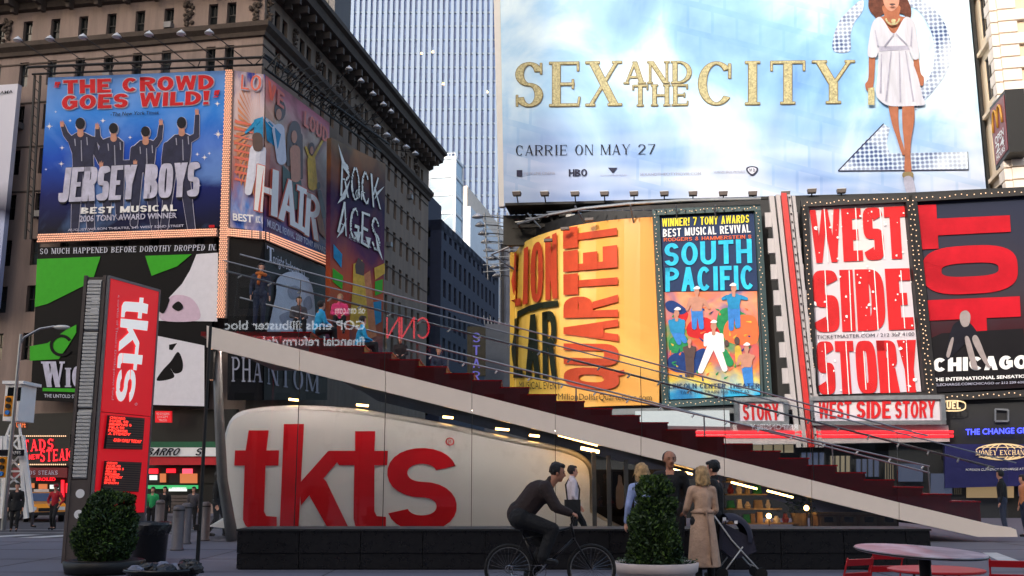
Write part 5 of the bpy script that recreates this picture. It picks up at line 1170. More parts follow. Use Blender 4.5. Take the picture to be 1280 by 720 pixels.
# supports and lamps under it
tr3 = thing('lighting_truss', 'dark catwalk and steel work under the giant film billboard', 'truss', SXs.hit(930, 262))
m = MB(); S = lambda x, y, o_=0: SXs.hit(x, y, o_)
m.prism([S(634, 262, .9), S(1232, 247, .9), S(1232, 247, -1.2), S(634, 262, -1.2)], (0, 0, .14))
for k in range(28):
    x = 640 + 21 * k; y = 258 - (x - 630) * .026; m.bar(S(x, y, -.4), S(x + 10, y + 22, -.4), .12); m.bar(S(x + 10, y + 22, -.4), S(x + 21, y, -.4), .12)
m.bar(S(640, 281, -.4), S(1230, 262, -.4), .2)
obj('steelwork', m, 'charcoal', tr3)
m = MB(); m.prism([S(625, 262, -1.3), S(1236, 246, -1.3), S(1236, 296, -1.3), S(625, 300, -1.3)], SD * .4); obj('back_panel', m, 'black', tr3)
for i, x in enumerate((650, 684, 721, 757, 793, 830, 865, 902, 938, 978, 1010, 1046)):
    y = 251 - (x - 650) * .0 ; 
    if x > 1000: y = 248
    t = thing('floodlight', '%s box floodlight along the foot of the giant film billboard, counted from the left' % ['first', 'second', 'third', 'fourth', 'fifth', 'sixth', 'seventh', 'eighth', 'ninth', 'tenth', 'eleventh', 'twelfth'][i], 'floodlight', S(x, y, 1.3), 'box floodlights under the film billboard')
    m = MB(); p = S(x, y, 1.4); m.box(p, (.42, .34, .2), (CD, SD, ZU), 0, 1.15); obj('housing', m, 'brown_metal', t)
    m = MB(); m.box(p + ZU * .115, (.44, .34, .03), (CD, SD, ZU)); obj('lens', m, 'lamp_cap', t)
    m = MB(); m.bar(p - ZU * .1, S(x, y + 8, .8), .06); obj('arm', m, 'dark_metal', t)

# ================================================================== TICKET BOOTH WITH GLASS STEPS
BY = 27.0; BS = Surf([(-30, BY), (30, BY)]); B = lambda x, y, o_=0: BS.hit(x, y, o_)
booth = thing('ticket_booth', 'glass ticket booth under a stair of red glass steps with a white sloping stringer', 'ticket booth', (2, 31, 0))
tl = lambda x: 408 + .2556 * (x - 262)
bl = lambda x: tl(x) + 27 - 6.5 * (x - 262) / 980
J = [262, 375, 482, 590, 694, 801, 905, 1014, 1123]
def band(x0, x1, y0f, y1f, mt, nm, o_=0, th=.12, n=1, par=booth):
    for_ = [(x0, y1f(x0)), (x1, y1f(x1)), (x1, y0f(x1)), (x0, y0f(x0))]
    return obj(nm, sheet(BS, for_, o_, th, n, 1), mt, par)
for i in range(len(J)):
    x0 = J[i] + (.35 if i else -3); x1 = J[i + 1] - .35 if i < 8 else 0
    if i < 8: band(x0, x1, tl, bl, 'stringer', 'stringer_panel', .05, .25)
m = MB(); pts = [(1123.4, tl(1123)), (1240, 656), (1262, 659), (1269, 662), (1271, 671), (1222, 671), (1123.4, bl(1123))]
P_ = [B(x, y, .05) for x, y in pts]; 
for p in P_:
    if p.z < .12: p.z = .005
m.prism(P_, (0, .25, 0)); obj('stringer_panel', m, 'stringer', booth)
# lower glass panes, joint by joint
gb = lambda x: 677.5
for i in range(len(J) - 1):
    x0, x1 = J[i] + .3, J[i + 1] - .3
    if i == 0: x0 = 276
    a = B(x0, bl(x0) + .5, -.06); b_ = B(x1, bl(x1) + .5, -.06); m = MB(); m.prism([Vector((a.x, BY + .03, 0.02)), Vector((b_.x, BY + .03, .02)), Vector((b_.x, BY + .03, b_.z)), Vector((a.x, BY + .03, a.z))], (0, .02, 0)); obj('glass_pane', m, 'glass', booth)
# upper balustrade panes
rl = lambda x: 320 + .2555 * (x - 260)
for i in range(len(J)):
    x0 = max(J[i] + .4, 279); x1 = (J[i + 1] - .4) if i < 8 else 1262
    m = MB(); m.prism([B(x0, tl(x0) - .5, -.08), B(x1, tl(x1) - .5, -.08), B(x1, rl(x1), -.08), B(x0, rl(x0), -.08)], (0, .02, 0)); obj('balustrade_pane', m, 'rail_glass', booth)
m = MB(); m.tube([B(278, rl(278), -.08), B(1272, rl(1272), -.08)], .018, 6); obj('glass_edge', m, 'steel', booth)
hl = lambda x: 337 + .2558 * (x - 280)
m = MB(); m.tube([B(280, hl(280), -.2), B(1247, hl(1247), -.2)], .028, 8); obj('handrail', m, 'steel', booth)
for k in range(26):
    x = 300 + 37.6 * k; m = MB(); m.bar(B(x, hl(x), -.2), B(x - 4, hl(x) + 4.5, -.09), .035); obj('rail_bracket', m, 'white_paint', booth)
for yy, off in ((29.6, 0), (30.2, .0)):
    m = MB(); D = lambda x, y: atY(x, y, yy); o2 = 0 if yy < 30 else 8
    m.tube([D(300 if o2 else 508, (372 if o2 else 437) + (-0)), D(1162, 583 + o2)], .026, 8); obj('handrail', m, 'steel', booth)
for k in range(16):
    x = 540 + 41 * k; y = 437 + (x - 508) * .2233; m = MB(); m.bar(atY(x, y, 29.9), atY(x - 3, y + 4, 29.6), .035); obj('rail_bracket', m, 'white_paint', booth)
m = MB()
for x in (560, 720, 880, 1040, 1160):
    y = 437 + (x - 508) * .2233; p = atY(x, y, 29.6); m.tube([p, p - ZU * 1.0], .022, 6)
obj('rail_post', m, 'steel', booth)
m = MB(); m.tube([atY(300, 318, 36), atY(1160, 545, 36)], .03, 6); obj('glass_edge', m, 'steel', booth)
m = MB(); m.prism([atY(290, 420, 36), atY(1160, 640, 36), atY(1160, 545, 36), atY(300, 318, 36)], (0, .02, 0)); obj('balustrade_pane', m, 'far_glass', booth)
# steps
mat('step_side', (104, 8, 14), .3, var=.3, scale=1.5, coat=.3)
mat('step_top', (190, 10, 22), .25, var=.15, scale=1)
S0 = atY(1064, 590, BY + .25); x_r = atY(1082, 590, BY + .25).x; dx_, dz_ = .737, .1865
for k in range(-4, 21):
    xr = x_r - k * dx_; z = S0.z + k * dz_; thn = .62 if xr > atY(410, 430, BY).x else .16
    if z < .2: thn = min(thn, z)
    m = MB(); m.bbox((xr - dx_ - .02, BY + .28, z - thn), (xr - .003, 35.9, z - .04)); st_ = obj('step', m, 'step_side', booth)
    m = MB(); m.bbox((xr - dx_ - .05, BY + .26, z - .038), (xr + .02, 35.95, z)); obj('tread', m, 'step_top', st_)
xl = x_r - 21 * dx_; z = S0.z + 20 * dz_
m = MB(); m.bbox((-8.4, BY + .28, z - .12), (xl, 35.9, z)); obj('landing', m, 'step_side', booth)
# sloped underside
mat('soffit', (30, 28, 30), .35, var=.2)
m = MB(); a = atY(420, bl(420), BY + .2); b_ = atY(1180, bl(1180), BY + .2)
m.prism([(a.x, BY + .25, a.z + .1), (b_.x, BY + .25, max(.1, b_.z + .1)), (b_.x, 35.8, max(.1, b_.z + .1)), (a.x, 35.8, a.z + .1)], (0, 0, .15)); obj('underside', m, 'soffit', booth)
for i in range(1, 8):
    a = B(J[i], bl(J[i]), 0); m = MB(); m.bbox((a.x - .007, BY + .0, .02), (a.x + .007, BY + .05, a.z)); obj('joint_seal', m, 'black', booth)
    a = B(J[i], rl(J[i]), 0); b_ = B(J[i], tl(J[i]), 0); m = MB(); m.bbox((a.x - .006, BY + .07, b_.z), (a.x + .006, BY + .11, a.z)); obj('joint_seal', m, 'dark_metal', booth)
# curved end column
m = MB(); m.tube([B(267, 431, -.3), B(270, 520, -.3), B(274, 600, -.3), Vector((B(282, 650, -.3).x, BY + .3, .6)), Vector((B(287, 677, -.3).x, BY + .3, 0))], [.12, .13, .14, .15, .17], 10); obj('end_column', m, 'grey_metal', booth, True)
m = MB(); m.bbox((B(262, 430).x, BY - .0, 4.2), (B(268, 430).x, BY + .25, 4.98)); obj('end_bracket', m, 'black', booth)
# shell
so = smoothpoly([(290, 664), (284, 640), (276, 600), (274, 560), (280, 530), (292, 514), (320, 507), (370, 504), (430, 507), (500, 517), (570, 530), (640, 545), (700, 556), (728, 566), (742, 580), (746, 600), (746, 640), (746, 664)], 3)[:-3]
so = [(x, min(y, 664)) for x, y in so]
SHF = Surf([(-30, BY + 1.3), (30, BY + 1.3)]); cx, cy = 500, 610; m = MB(); rings = []
for o_, ins in ((-1.3, 9), (-1.4, 4.5), (-1.65, 1.3), (-2.1, 0), (-5.5, 0)):
    rg_ = []
    for x, y in so:
        vx, vy = x - min(max(x, 330), 700), y - max(y, 600) if y < 600 else 0
        l = math.hypot(vx, vy) or 1; p = SHF.hit(x - vx / l * ins, y - vy / l * ins * (1 if y < 600 else 0), 0); p.y = BY - o_; 
        if y >= 663: p.z = .25
        rg_.append(p)
    rings.append(rg_)
n = len(so); vs = [v for r_ in rings for v in r_]; fs = [tuple(range(n))]
for j in range(len(rings) - 1):
    for i in range(n): a = j * n + i; b_ = j * n + (i + 1) % n; fs.append((a, b_, b_ + n, a + n))
m.add(vs, fs); she = obj('booth_shell', m, 'shell', booth)
for p in she.data.polygons: p.use_smooth = p.index > 0
m = MB(); a = B(283, 664); b_ = B(748, 664); m.bbox((a.x - .1, BY + 1.25, .003), (b_.x + .1, BY + 5.4, .25)); obj('shell_base', m, 'black', booth)
# big red letters
t1 = [[(311, 538), (336, 538), (333, 564), (307, 564)], [(294, 563), (349, 563), (348, 582), (293, 582)], [(306, 581), (332, 581), (330, 640), (304, 640)], [(304, 639), (330, 639), (333, 645), (346, 646), (346, 663), (316, 663), (307, 657), (304, 650)]]
kk = [[(355, 530), (380, 530), (373, 664), (349.5, 664)], [(374.5, 604), (410, 564), (433, 564), (376, 632)], [(396, 588), (408, 602), (438, 664), (412, 664), (387, 620)]]
t2 = [[(444, 539), (469, 539), (468, 564), (444, 564)], [(411, 563.5), (485, 563.5), (484, 581.5), (424, 581.5)], [(443, 581), (468, 581), (468, 640), (442, 640)], [(442, 639), (468, 639), (471, 645), (482.5, 646), (482.5, 663), (452, 663), (444, 657), (442, 648)]]
ss_ = [[(484 + a * 87, 664 - b * 104) for a, b in q] for q in glyph('S', 1.0, .29, .19, 0, 2.1)]
LB = Surf([(-30, BY + 1.29), (30, BY + 1.29)])
for nm, qs in (('red_letter', t1), ('red_letter', kk), ('red_letter', t2), ('red_letter', ss_)):
    m = MB()
    for k_, q in enumerate(qs): m.prism([LB.hit(x, y, .012 + .0015 * (k_ % 5) + (.0007 if qs is t2 else 0) + (.0004 if qs is ss_ else 0)) for x, y in q], (0, .008, 0))
    obj(nm, m, 'letter_red', booth)
m = MB(); letter(m, LB, arc(.5, .5, .5, .5, 0, 360, .12, .12), BX(557, 547, 568, 557), .015); letter(m, LB, font('R'), BX(560.5, 549.5, 564.5, 554.5), .015); obj('registered_mark', m, 'letter_red', booth)
# lamps over the shell: tubes behind the lower edge of the fascia, spots above the shell roof
glow('fascia_lamp', (255, 236, 222), 30)
for k in range(9):
    x0, x1 = 275 + 50 * k, 318 + 50 * k; m = MB(); m.tube([atY(x0, bl(x0) - 5, BY + .42), atY(x1, bl(x1) - 5, BY + .42)], .03, 6); obj('lamp_tube', m, 'fascia_lamp', booth)
for x, y, l in ((367, 499, 11), (453, 506, 14), (560, 521, 12), (628, 536, 16), (668, 544, 12)):
    m = MB(); p = atY(x, y, BY + 1.9); m.tube([p - Vector((l * .012, 0, 0)), p + Vector((l * .012, 0, -.03))], .035, 6); obj('lamp_tube', m, 'warm_lamp', booth)
for (x0, y0, x1, y1) in ((698, 543, 747, 556), (726, 560, 749, 565)):
    m = MB(); m.tube([atY(x0, y0, BY + .6), atY(x1, y1, BY + .6)], .05, 6); obj('lamp_tube', m, 'warm_lamp', booth)
# door frames and room right of the shell
for x in (745, 764, 786, 800):
    m = MB(); p = B(x, 660, -.4); q = B(x, bl(x) + 4, -.4); m.bbox((p.x - .055, BY + .35, 0), (p.x + .055, BY + .45, q.z - .1)); obj('door_frame', m, 'grey_metal', booth)
m = MB(); a = B(750, 660); b_ = B(900, 660); m.bbox((a.x, BY + 5.2, 0), (b_.x, BY + 5.3, 1.9)); obj('partition', m, 'soffit', booth)
m = MB(); m.bbox((a.x, BY + .1, 0.001), (b_.x + 5, BY + 5.2, .012)); obj('floor_tile', m, 'grey_metal', booth)
pst = thing('poster', 'black and white poster of a dancer behind the booth doors', 'poster', atY(774, 640, BY + 5.1))
Sp = Surf([(-30, BY + 5.1), (30, BY + 5.1)]); obj('sheet', sheet(Sp, BX(766, 590, 784, 645), 0, .03), 'dark_print', pst)
m = MB(); shape(m, Sp, [(773, 594), (777, 596), (778, 604), (782, 615), (779, 634), (771, 634), (770, 612), (772, 604)], .01); obj('printed_figure', m, 'silver_print', pst)
# café counter, plants and crates behind the right glass
mat('tan', (160, 140, 112), .7, var=.3, scale=3); mat('crate_wood', (138, 110, 82), .7, var=.3, scale=2, streak=.3)
ct = thing('crate_cabinet', 'long brown wooden crate cabinet behind the low end of the booth glass', 'cabinet', atY(1072, 660, 29))
a = atY(1022, 642, 29); b_ = atY(1124, 664, 29); zt_ = atY(1072, 641, 29).z
m = MB(); m.bbox((a.x, 29, 0.02), (b_.x, 29.8, zt_ - .05)); obj('carcass', m, 'crate_wood', ct); m = MB(); m.bbox((a.x - .06, 28.9, zt_ - .05), (b_.x + .06, 29.85, zt_)); obj('top', m, 'tan', ct)
for k in range(4):
    w_ = (b_.x - a.x) / 4; x0 = a.x + w_ * k; m = MB(); m.bbox((x0 + .06, 28.95, .3), (x0 + w_ - .06, 28.995, zt_ - .1)); dp = obj('panel', m, 'tan', ct); m = MB(); m.bbox((x0 + .16, 28.92, .42), (x0 + w_ - .16, 28.945, .56)); obj('handle_slot', m, 'black', dp)
rk = thing('display_rack', 'cluttered rack of pale folded goods and trinkets behind the booth glass', 'rack', atY(960, 655, 29.5))
a = atY(908, 660, 29.5); b_ = atY(1010, 660, 29.5)
for z in (.35, .75, 1.15, 1.5): m = MB(); m.bbox((a.x, 29.3, z), (b_.x - (z * 1.0), 29.9, z + .04)); obj('shelf', m, 'tan', rk)
mm = ['tan', 'white_paint', 'quoin', 'crate_wood', 'sign_red', 'leaf_green', 'quoin', 'poster_lilac']
for z in (.39, .79, 1.19, 1.54):
    x = a.x + .05
    while x < b_.x - z * 1.0 - .2:
        w_ = rr.uniform(.08, .26); h_ = rr.uniform(.1, .3); m = MB()
        if rr.random() < .5: m.box((x + w_ / 2, 29.5 + rr.uniform(-.1, .1), z + h_ / 2), (w_, .2, h_), None, 0, rr.uniform(.7, 1))
        else: m.lathe((x + w_ / 2, 29.5, z), [(w_ * .35, 0), (w_ * .5, h_ * .4), (w_ * .3, h_ * .7), (w_ * .2, h_)], 8)
        obj('trinket', m, rr.choice(mm), rk); x += w_ + rr.uniform(.02, .1)
for x, y, lab in ((961, 645, 'round table lamp glowing low behind the booth glass, the left of two'), (1008, 635, 'round table lamp glowing beside the plant behind the booth glass')):
    p = atY(x, y, 29.1); t = thing('table_lamp', lab, 'lamp', (p.x, p.y, 0)); m = MB(); m.ball(p, .075, 10, 8); obj('globe', m, 'warm_lamp', t, True); m = MB(); m.tube([p - ZU * .07, (p.x, p.y, 0)], .015, 6); obj('stem', m, 'dark_metal', t)
for x, y, yy in ((930, 594, 28.6), (975, 608, 28.6), (850, 580, 30)):  # ceiling tubes added to warm the room and brighten the rack
    m = MB(); p = atY(x, bl(x) + 3, yy); p.z = atY(x, bl(x), BY).z - .12 + .0; m.tube([p - Vector((.35, 0, -.09)), p + Vector((.35, 0, -.09))], .03, 6); obj('lamp_tube', m, 'warm_lamp', booth)
pl_ = thing('potted_plant', 'leafy plant in a pale pot behind the booth glass', 'plant', atY(1000, 655, 29.6))
m = MB(); p = atY(1000, 660, 29.6); m.lathe((p.x, p.y, 0), [(.16, 0), (.24, .6), (.26, .65)], 14); obj('pot', m, 'tan', pl_)
mat('leaf', (48, 78, 40), .5, var=.4, scale=4)
m = MB()
for k in range(260):
    c = Vector((p.x + rr.gauss(0, .2), p.y + rr.gauss(0, .15), .65 + abs(rr.gauss(0, .45)))); a_ = rr.uniform(0, 6.28); d = Vector((math.cos(a_), math.sin(a_), rr.uniform(-.4, .5))) * .09; e_ = Vector((-d.y, d.x, .02)) * .4; m.add([c - d, c + e_, c + d, c - e_], [(0, 1, 2, 3)])
obj('foliage', m, 'leaf', pl_)['kind'] = 'stuff'
# low black wall in front
pw = thing('low_wall', 'long polished black low wall in front of the glass booth', 'wall', (1.3, 18.8, 0))
px_ = [295, 373, 450, 528, 606, 684, 762, 840, 918, 977, 1056, 1134, 1165]
xsw = [atY(x, 690, 18.4).x for x in px_]
for i in range(len(xsw) - 1):
    for z0, z1, o_ in ((0.02, .28, .03), (.29, .665, 0)):
        m = MB(); m.bbox((xsw[i] + .006, 18.42 + o_, z0), (xsw[i + 1] - .006, 18.46 + o_, z1)); obj('panel', m, 'granite', pw)
m = MB(); m.bbox((xsw[0] + .02, 18.5, .003), (xsw[-1] - .02, 19.5, .66)); obj('core', m, 'black', pw)
m = MB(); m.bbox((xsw[0] - .01, 18.38, .668), (xsw[-1] + .01, 19.55, .7)); obj('cap', m, 'charcoal', pw)
# the square's news screens behind the viewer, mirrored in the booth glass
def mirror_sign(name, label, s_, Qd, mt, Yv=-34.0, fn=None):
    """text stands at depth Yv behind the viewer; Qd tells where its mirror image in the booth glass is seen"""
    V = Surf([(-200, 2 * BY - Yv), (200, 2 * BY - Yv)]); P = fn(s_) if fn else font(s_, .02)
    m = MB(); 
    for q in P:
        vs = []
        for a, b in q: p = V.hit(*bil(Qd, a, b)); vs.append((p.x, 2 * BY - p.y, p.z))
        m.add(vs, [tuple(range(len(vs)))])
    o = obj('lettering', m, mt, None); t = thing(name, label, 'sign', o.location.copy()); o.parent = t; o.location = (0, 0, 0)
    xs2 = [v.co.x for v in o.data.vertices]; zs2 = [v.co.z for v in o.data.vertices]; mb = MB(); c = t.location
    mb.bbox((c.x + min(xs2) - .5, c.y - .6, c.z + min(zs2) - .4), (c.x + max(xs2) + .5, c.y - .15, c.z + max(zs2) + .4)); obj('backing', mb, 'black', t)
    return t
glow('screen_white', (235, 238, 245), 2.2); glow('screen_red', (255, 50, 60), 3)
def MQ(x0, y0, x1, y1, sl=0): return [(x1, y1 + sl), (x0, y1), (x0, y0), (x1, y0 + sl)]   # reads right to left in the glass
mirror_sign('news_ticker', 'white news ticker text mirrored in the glass, reading GOP ends filibuster block', 'GOP ends filibuster block', MQ(270, 400, 456, 412), 'screen_white')
mirror_sign('news_ticker', 'lower white ticker line mirrored in the glass, reading financial reform debate', 'financial reform debate', MQ(303, 420, 456, 432), 'screen_white')
mirror_sign('news_screen', 'small white lettering mirrored in the glass, reading on cnn.com', 'on cnn.com', MQ(418, 385, 456, 392), 'screen_white')
mirror_sign('news_screen', 'red outlined network letters mirrored in the glass above the steps', 'CNN', MQ(482, 396, 537, 423), 'screen_red', fn=lambda s_: strokes(s_, .62, .08, .08, gap=.02))
mirror_sign('news_screen', 'white lettering mirrored in the glass, reading RESPONSIBLY', 'RESPONSIBLY', MQ(938, 530, 998, 537), 'screen_white')

# ================================================================== TKTS PYLON
PC = Vector((-8.08, 20, 0)); PD = Vector((.48, 1.5, 0)).normalized(); PLn = 1.6
topz = atY(135, 346, 20).z
py_ = thing('sign_pylon', 'tall red ticket pylon with white tkts reading downward and a grey louvred edge', 'sign', PC)
PS = Surf([PC.xy, (PC + PD * PLn).xy])
m = MB(); g0 = Vector((-8.54, 20.0, 0)); g1 = Vector((-8.1, 20.0, 0)); m.prism([g0 + Vector((.0, .02, 0)), g1 + Vector((0, .02, 0)), g1 + PD * PLn + Vector((-.02, 0, 0)), g0 + PD * PLn], (0, 0, topz)); obj('casing', m, 'brown_metal', py_)
mat('louvre', (205, 204, 200), .5, .2, var=.1)
def gz_(y): return atY(110, y, 20).z
segs = [(350, 413), (415, 510), (512, 598)]
for y0, y1 in segs:
    z1, z0 = gz_(y0), gz_(y1); nsl = int((z1 - z0) / .07)
    m = MB(); m.bbox((-8.46, 19.99, z0), (-8.19, 20.015, z1))
    for k in range(nsl): z = z0 + .05 + k * .07; m.box((-8.325, 19.97, z), (.27, .03, .05))
    lp = obj('louvre_panel', m, 'louvre', py_)
m = MB()
for x in (-8.51, -8.13): m.bbox((x - .03, 19.95, 0), (x + .03, 20.02, topz + .02))
m.bbox((-8.48, 19.97, 0), (-8.16, 20.015, gz_(600))); obj('edge_trim', m, 'brown_metal', py_)
for x, y in ((119, 374), (118, 388), (100, 617), (98, 643)):
    p = atY(x, y, 19.96); m = MB(); m.tube([p, p + Vector((0, .04, 0))], .085, 16); obj('round_light', m, 'white_print', py_)
a = PS.hit(137, 350); b_ = PS.hit(197, 367)
def prs(u, z, o_=.0):
    n_ = Vector((PD.y, -PD.x, 0)); return PC + PD * u + ZU * z + n_ * o_
for z0, z1 in ((0.9, gz_(515)), (gz_(514), topz - .02)):
    m = MB(); m.prism([prs(.06, z0), prs(PLn - .02, z0), prs(PLn - .02, z1), prs(.06, z1)], Vector((PD.y, -PD.x, 0)) * .03); obj('red_panel', m, 'pylon_red', py_)
m = MB(); m.prism([prs(.0, 0), prs(PLn, 0), prs(PLn, .88), prs(.0, .88)], Vector((PD.y, -PD.x, 0)) * .02); obj('foot_panel', m, 'brown_metal', py_)
m = MB()
for u in (.0, PLn): m.bar(prs(u, 0, .02), prs(u, topz + .02, .02), .05)
m.bar(prs(0, topz, .02), prs(PLn, topz, .02), .05); obj('frame', m, 'grey_metal', py_)
alls = [[((x - 293) / 278, (664 - y) / 134) for x, y in q] for q in t1 + kk + t2 + ss_]
m = MB(); letter(m, PS, alls, [(150, 372), (141, 501), (171, 505), (186, 372)], .045); obj('white_lettering', m, 'lit_white', py_)
m = MB(); letter(m, PS, font('a service of Theatre Development Fund', .01), [(144, 369), (136, 500), (139, 500), (147.5, 369)], .045); obj('small_lettering', m, 'white_print', py_)
m = MB(); letter(m, PS, arc(.5, .5, .5, .5, 0, 360, .2, .2), BX(166, 503.5, 169, 507), .045); obj('registered_mark', m, 'white_print', py_)
mat('slat', (92, 74, 66), .5, .2, var=.1); glow('led_red', (255, 50, 40), 1.8, (60, 5, 5))
for Qd, txt in (([(126, 561), (175, 562), (178, 523), (131, 519)], 6), ([(122, 613), (170, 615), (174, 578), (127, 576)], 8)):
    m = MB()
    for k in range(13): letter(m, PS, [rc(.03, .02 + k / 13.2, .97, .02 + (k + .7) / 13.2)], Qd, .07 if k % 2 else .075)
    obj('display_slat', m, 'slat', py_)['kind'] = 'stuff'
    bx_ = MB(); letter(bx_, PS, [rc(0, 0, 1, 1)], Qd, .05); obj('display_screen', bx_, 'black', py_)
    words = ['CHICAGO 50', 'HAIR 40', 'MEMPHIS 50', 'FELA 50', 'PROMISES 40', 'A STEADY RAIN', 'RED 30', 'ENRON']
    m = MB()
    for k in range(txt): y1 = 1 - k * .095 - .03; letter(m, PS, font(words[k][:7 + k % 4], .02), [bil(Qd, .04, y1 - .075), bil(Qd, .04 + .28 + .09 * (k % 3) + (.12 if txt == 6 else .0), y1 - .075), bil(Qd, .04 + .28 + .09 * (k % 3) + (.12 if txt == 6 else 0), y1), bil(Qd, .04, y1)], .09)
    if txt == 6: letter(m, PS, font('CASH ONLY TODAY', .02), [bil(Qd, .2, .22), bil(Qd, .92, .2), bil(Qd, .92, .3), bil(Qd, .2, .32)], .09)
    obj('led_text', m, 'led_red', py_)

# ================================================================== SHOPS ON THE LEFT
WS = Surf([(K + CD * 44).xy, K.xy, (K + SD * 40).xy])
def up(l, d=1.0): return l
sbar = thing('shop_front', 'pizza shop with green, white and red awning lettered SBARRO', 'shop', WS.hit(225, 640))
mat('awn_green', (20, 90, 60), .5, var=.15); mat('awn_red', (196, 26, 40), .5, var=.12)
for y0, y1, mt, o_ in ((553, 560, 'awn_green', 1.2), (560.3, 571, 'white_print', 1.3), (571.3, 581.5, 'awn_red', 1.2)):
    obj('awning_band', sheet(WS, BX(185, y0, 300, y1), o_, .5), mt, sbar)
blk('lettering', strokes('SBARRO', .62, .18, .15, gap=.1), [(190, 570), (236, 570), (241, 561), (195, 561)], WS, 'dark_print', sbar, 1.36)
blk('lettering', strokes('S', .62, .18, .15, gap=.1), [(257, 570), (264, 570), (268, 561), (261, 561)], WS, 'dark_print', sbar, 1.36)
glow('shop_warm', (214, 120, 70), .5, (60, 40, 30)); glow('shop_green', (60, 190, 110), .5, (20, 60, 40)); glow('shop_white', (220, 226, 220), .7, (90, 90, 90))
obj('interior', sheet(WS, BX(185, 583, 300, 604), .15, .1), 'black', sbar)
for x0, x1, y0, y1, mt in ((186, 200, 586, 592, 'neon_red'), (190, 199, 594, 600, 'shop_white'), (211, 222, 586, 591, 'neon_red'), (231, 243, 586, 592, 'neon_pink'), (228, 249, 592, 604, 'shop_warm'), (186, 250, 606.5, 611, 'shop_green'), (214, 236, 609, 614, 'shop_white'), (203, 210, 592, 603, 'shop_warm')):
    obj('lit_sign', sheet(WS, BX(x0, y0, x1, y1), .3, .08), mt, sbar)
for k in range(6):
    obj('counter_slat', sheet(WS, BX(216, 619 + 4.2 * k, 247, 622.4 + 4.2 * k), .2, .06), 'brown_metal', sbar)
rp = thing('street_sign', 'small red rectangular notice hanging under the white and black poster', 'sign', WS.hit(221, 530))
obj('plate', sheet(WS, BX(211, 516, 231, 530), 1.6, .1), 'pylon_red', rp)
for k, s_ in enumerate(('NO STANDING', 'EXCEPT', 'TRUCKS')): blk('lettering', font(s_), BX(213 + k * 1.5, 518 + k * 4, 229 - k * 1.5, 520.6 + k * 4), WS, 'white_print', rp, 1.64)
tad = thing('shop_front', 'steak house with TADS STEAKS in red neon over a dark red marquee', 'shop', WS.hit(65, 640))
obj('sign_box', sheet(WS, BX(33, 544, 100, 583), 1.0, .5), 'black', tad)
nt_ = MB()
blk('neon_lettering', strokes("TADS", .55, .15, .13, sf=.05), [(43, 566), (80, 562), (80, 549), (42, 551)], WS, 'neon_red', tad, 1.06)
blk('neon_lettering', strokes('NEW', .6, .16, .14), [(50, 575), (63, 574), (63, 568), (50, 569)], WS, 'neon_red', tad, 1.06)
blk('neon_lettering', strokes('STEAKS', .55, .15, .13, sf=.05), [(64, 578), (110, 575), (110, 561), (64, 563)], WS, 'neon_red', tad, 1.06)
m = MB()
for k in range(26):
    for y in (546, 581): m.ball(WS.hit(35 + 2.4 * k, y, 1.08), .045, 4, 3)
obj('bulb', m, 'bulb_white', tad)['kind'] = 'stuff'
mat('maroon', (120, 24, 34), .5, var=.15)
obj('marquee_band', sheet(WS, BX(33, 585, 100, 597), 1.3, .7), 'maroon', tad)
blk('lettering', strokes('TADS STEAKS', .6, .14, .12, sf=.05), BX(46, 588.5, 89, 593.5), WS, 'silver_print', tad, 1.36)
blk('neon_lettering', font('BROILED', .02), BX(53, 597, 77, 601), WS, 'neon_red', tad, .6)
obj('interior', sheet(WS, BX(33, 603, 100, 640), .15, .1), 'black', tad)
for x0, y0, x1, y1, mt in ((80, 600, 83, 622, 'neon_red'), (52, 605, 62, 612, 'shop_warm'), (66, 606, 76, 611, 'shop_white'), (36, 604, 46, 610, 'shop_warm'), (86, 604, 98, 616, 'neon_red')): obj('lit_sign', sheet(WS, BX(x0, y0, x1, y1), .3, .08), mt, tad)
dkb = thing('shop_front', 'dark unlit store frontage under the big posters', 'shop', WS.hit(150, 540))
obj('frontage', sheet(WS, [(-60, 553), (300, 553), (300, 512), (-60, 520)], .5, .4, 2, 1), 'black', dkb)
obj('frontage', sheet(WS, [(-60, 660), (300, 655), (300, 553), (-60, 553)], .08, .05, 2, 1), 'black', dkb)
glow('cafe_neon', (255, 120, 60), .6)
blk('neon_lettering', font('CAFE', .02), BX(28, 528, 40, 535), WS, 'cafe_neon', dkb, .6)
# S T A sign down the street
sg = atY(596, 430, 85); SG = Surf([(sg.x - 5, 85), (sg.x + 5, 85)])
vs_ = thing('street_sign', 'narrow vertical sign with purple letters STAR at the foot of the navy building', 'sign', sg)
mat('olive', (70, 62, 44), .6, var=.2); glow('purple', (120, 110, 210), .4)
obj('board', sheet(SG, BX(584, 408, 607, 470), 0, .4), 'olive', vs_)
for k, ch in enumerate('STAR'): blk('lettering', strokes(ch, .6, .14, .1), BX(591, 416 + k * 16, 600, 428 + k * 16), SG, 'purple', vs_, .05)

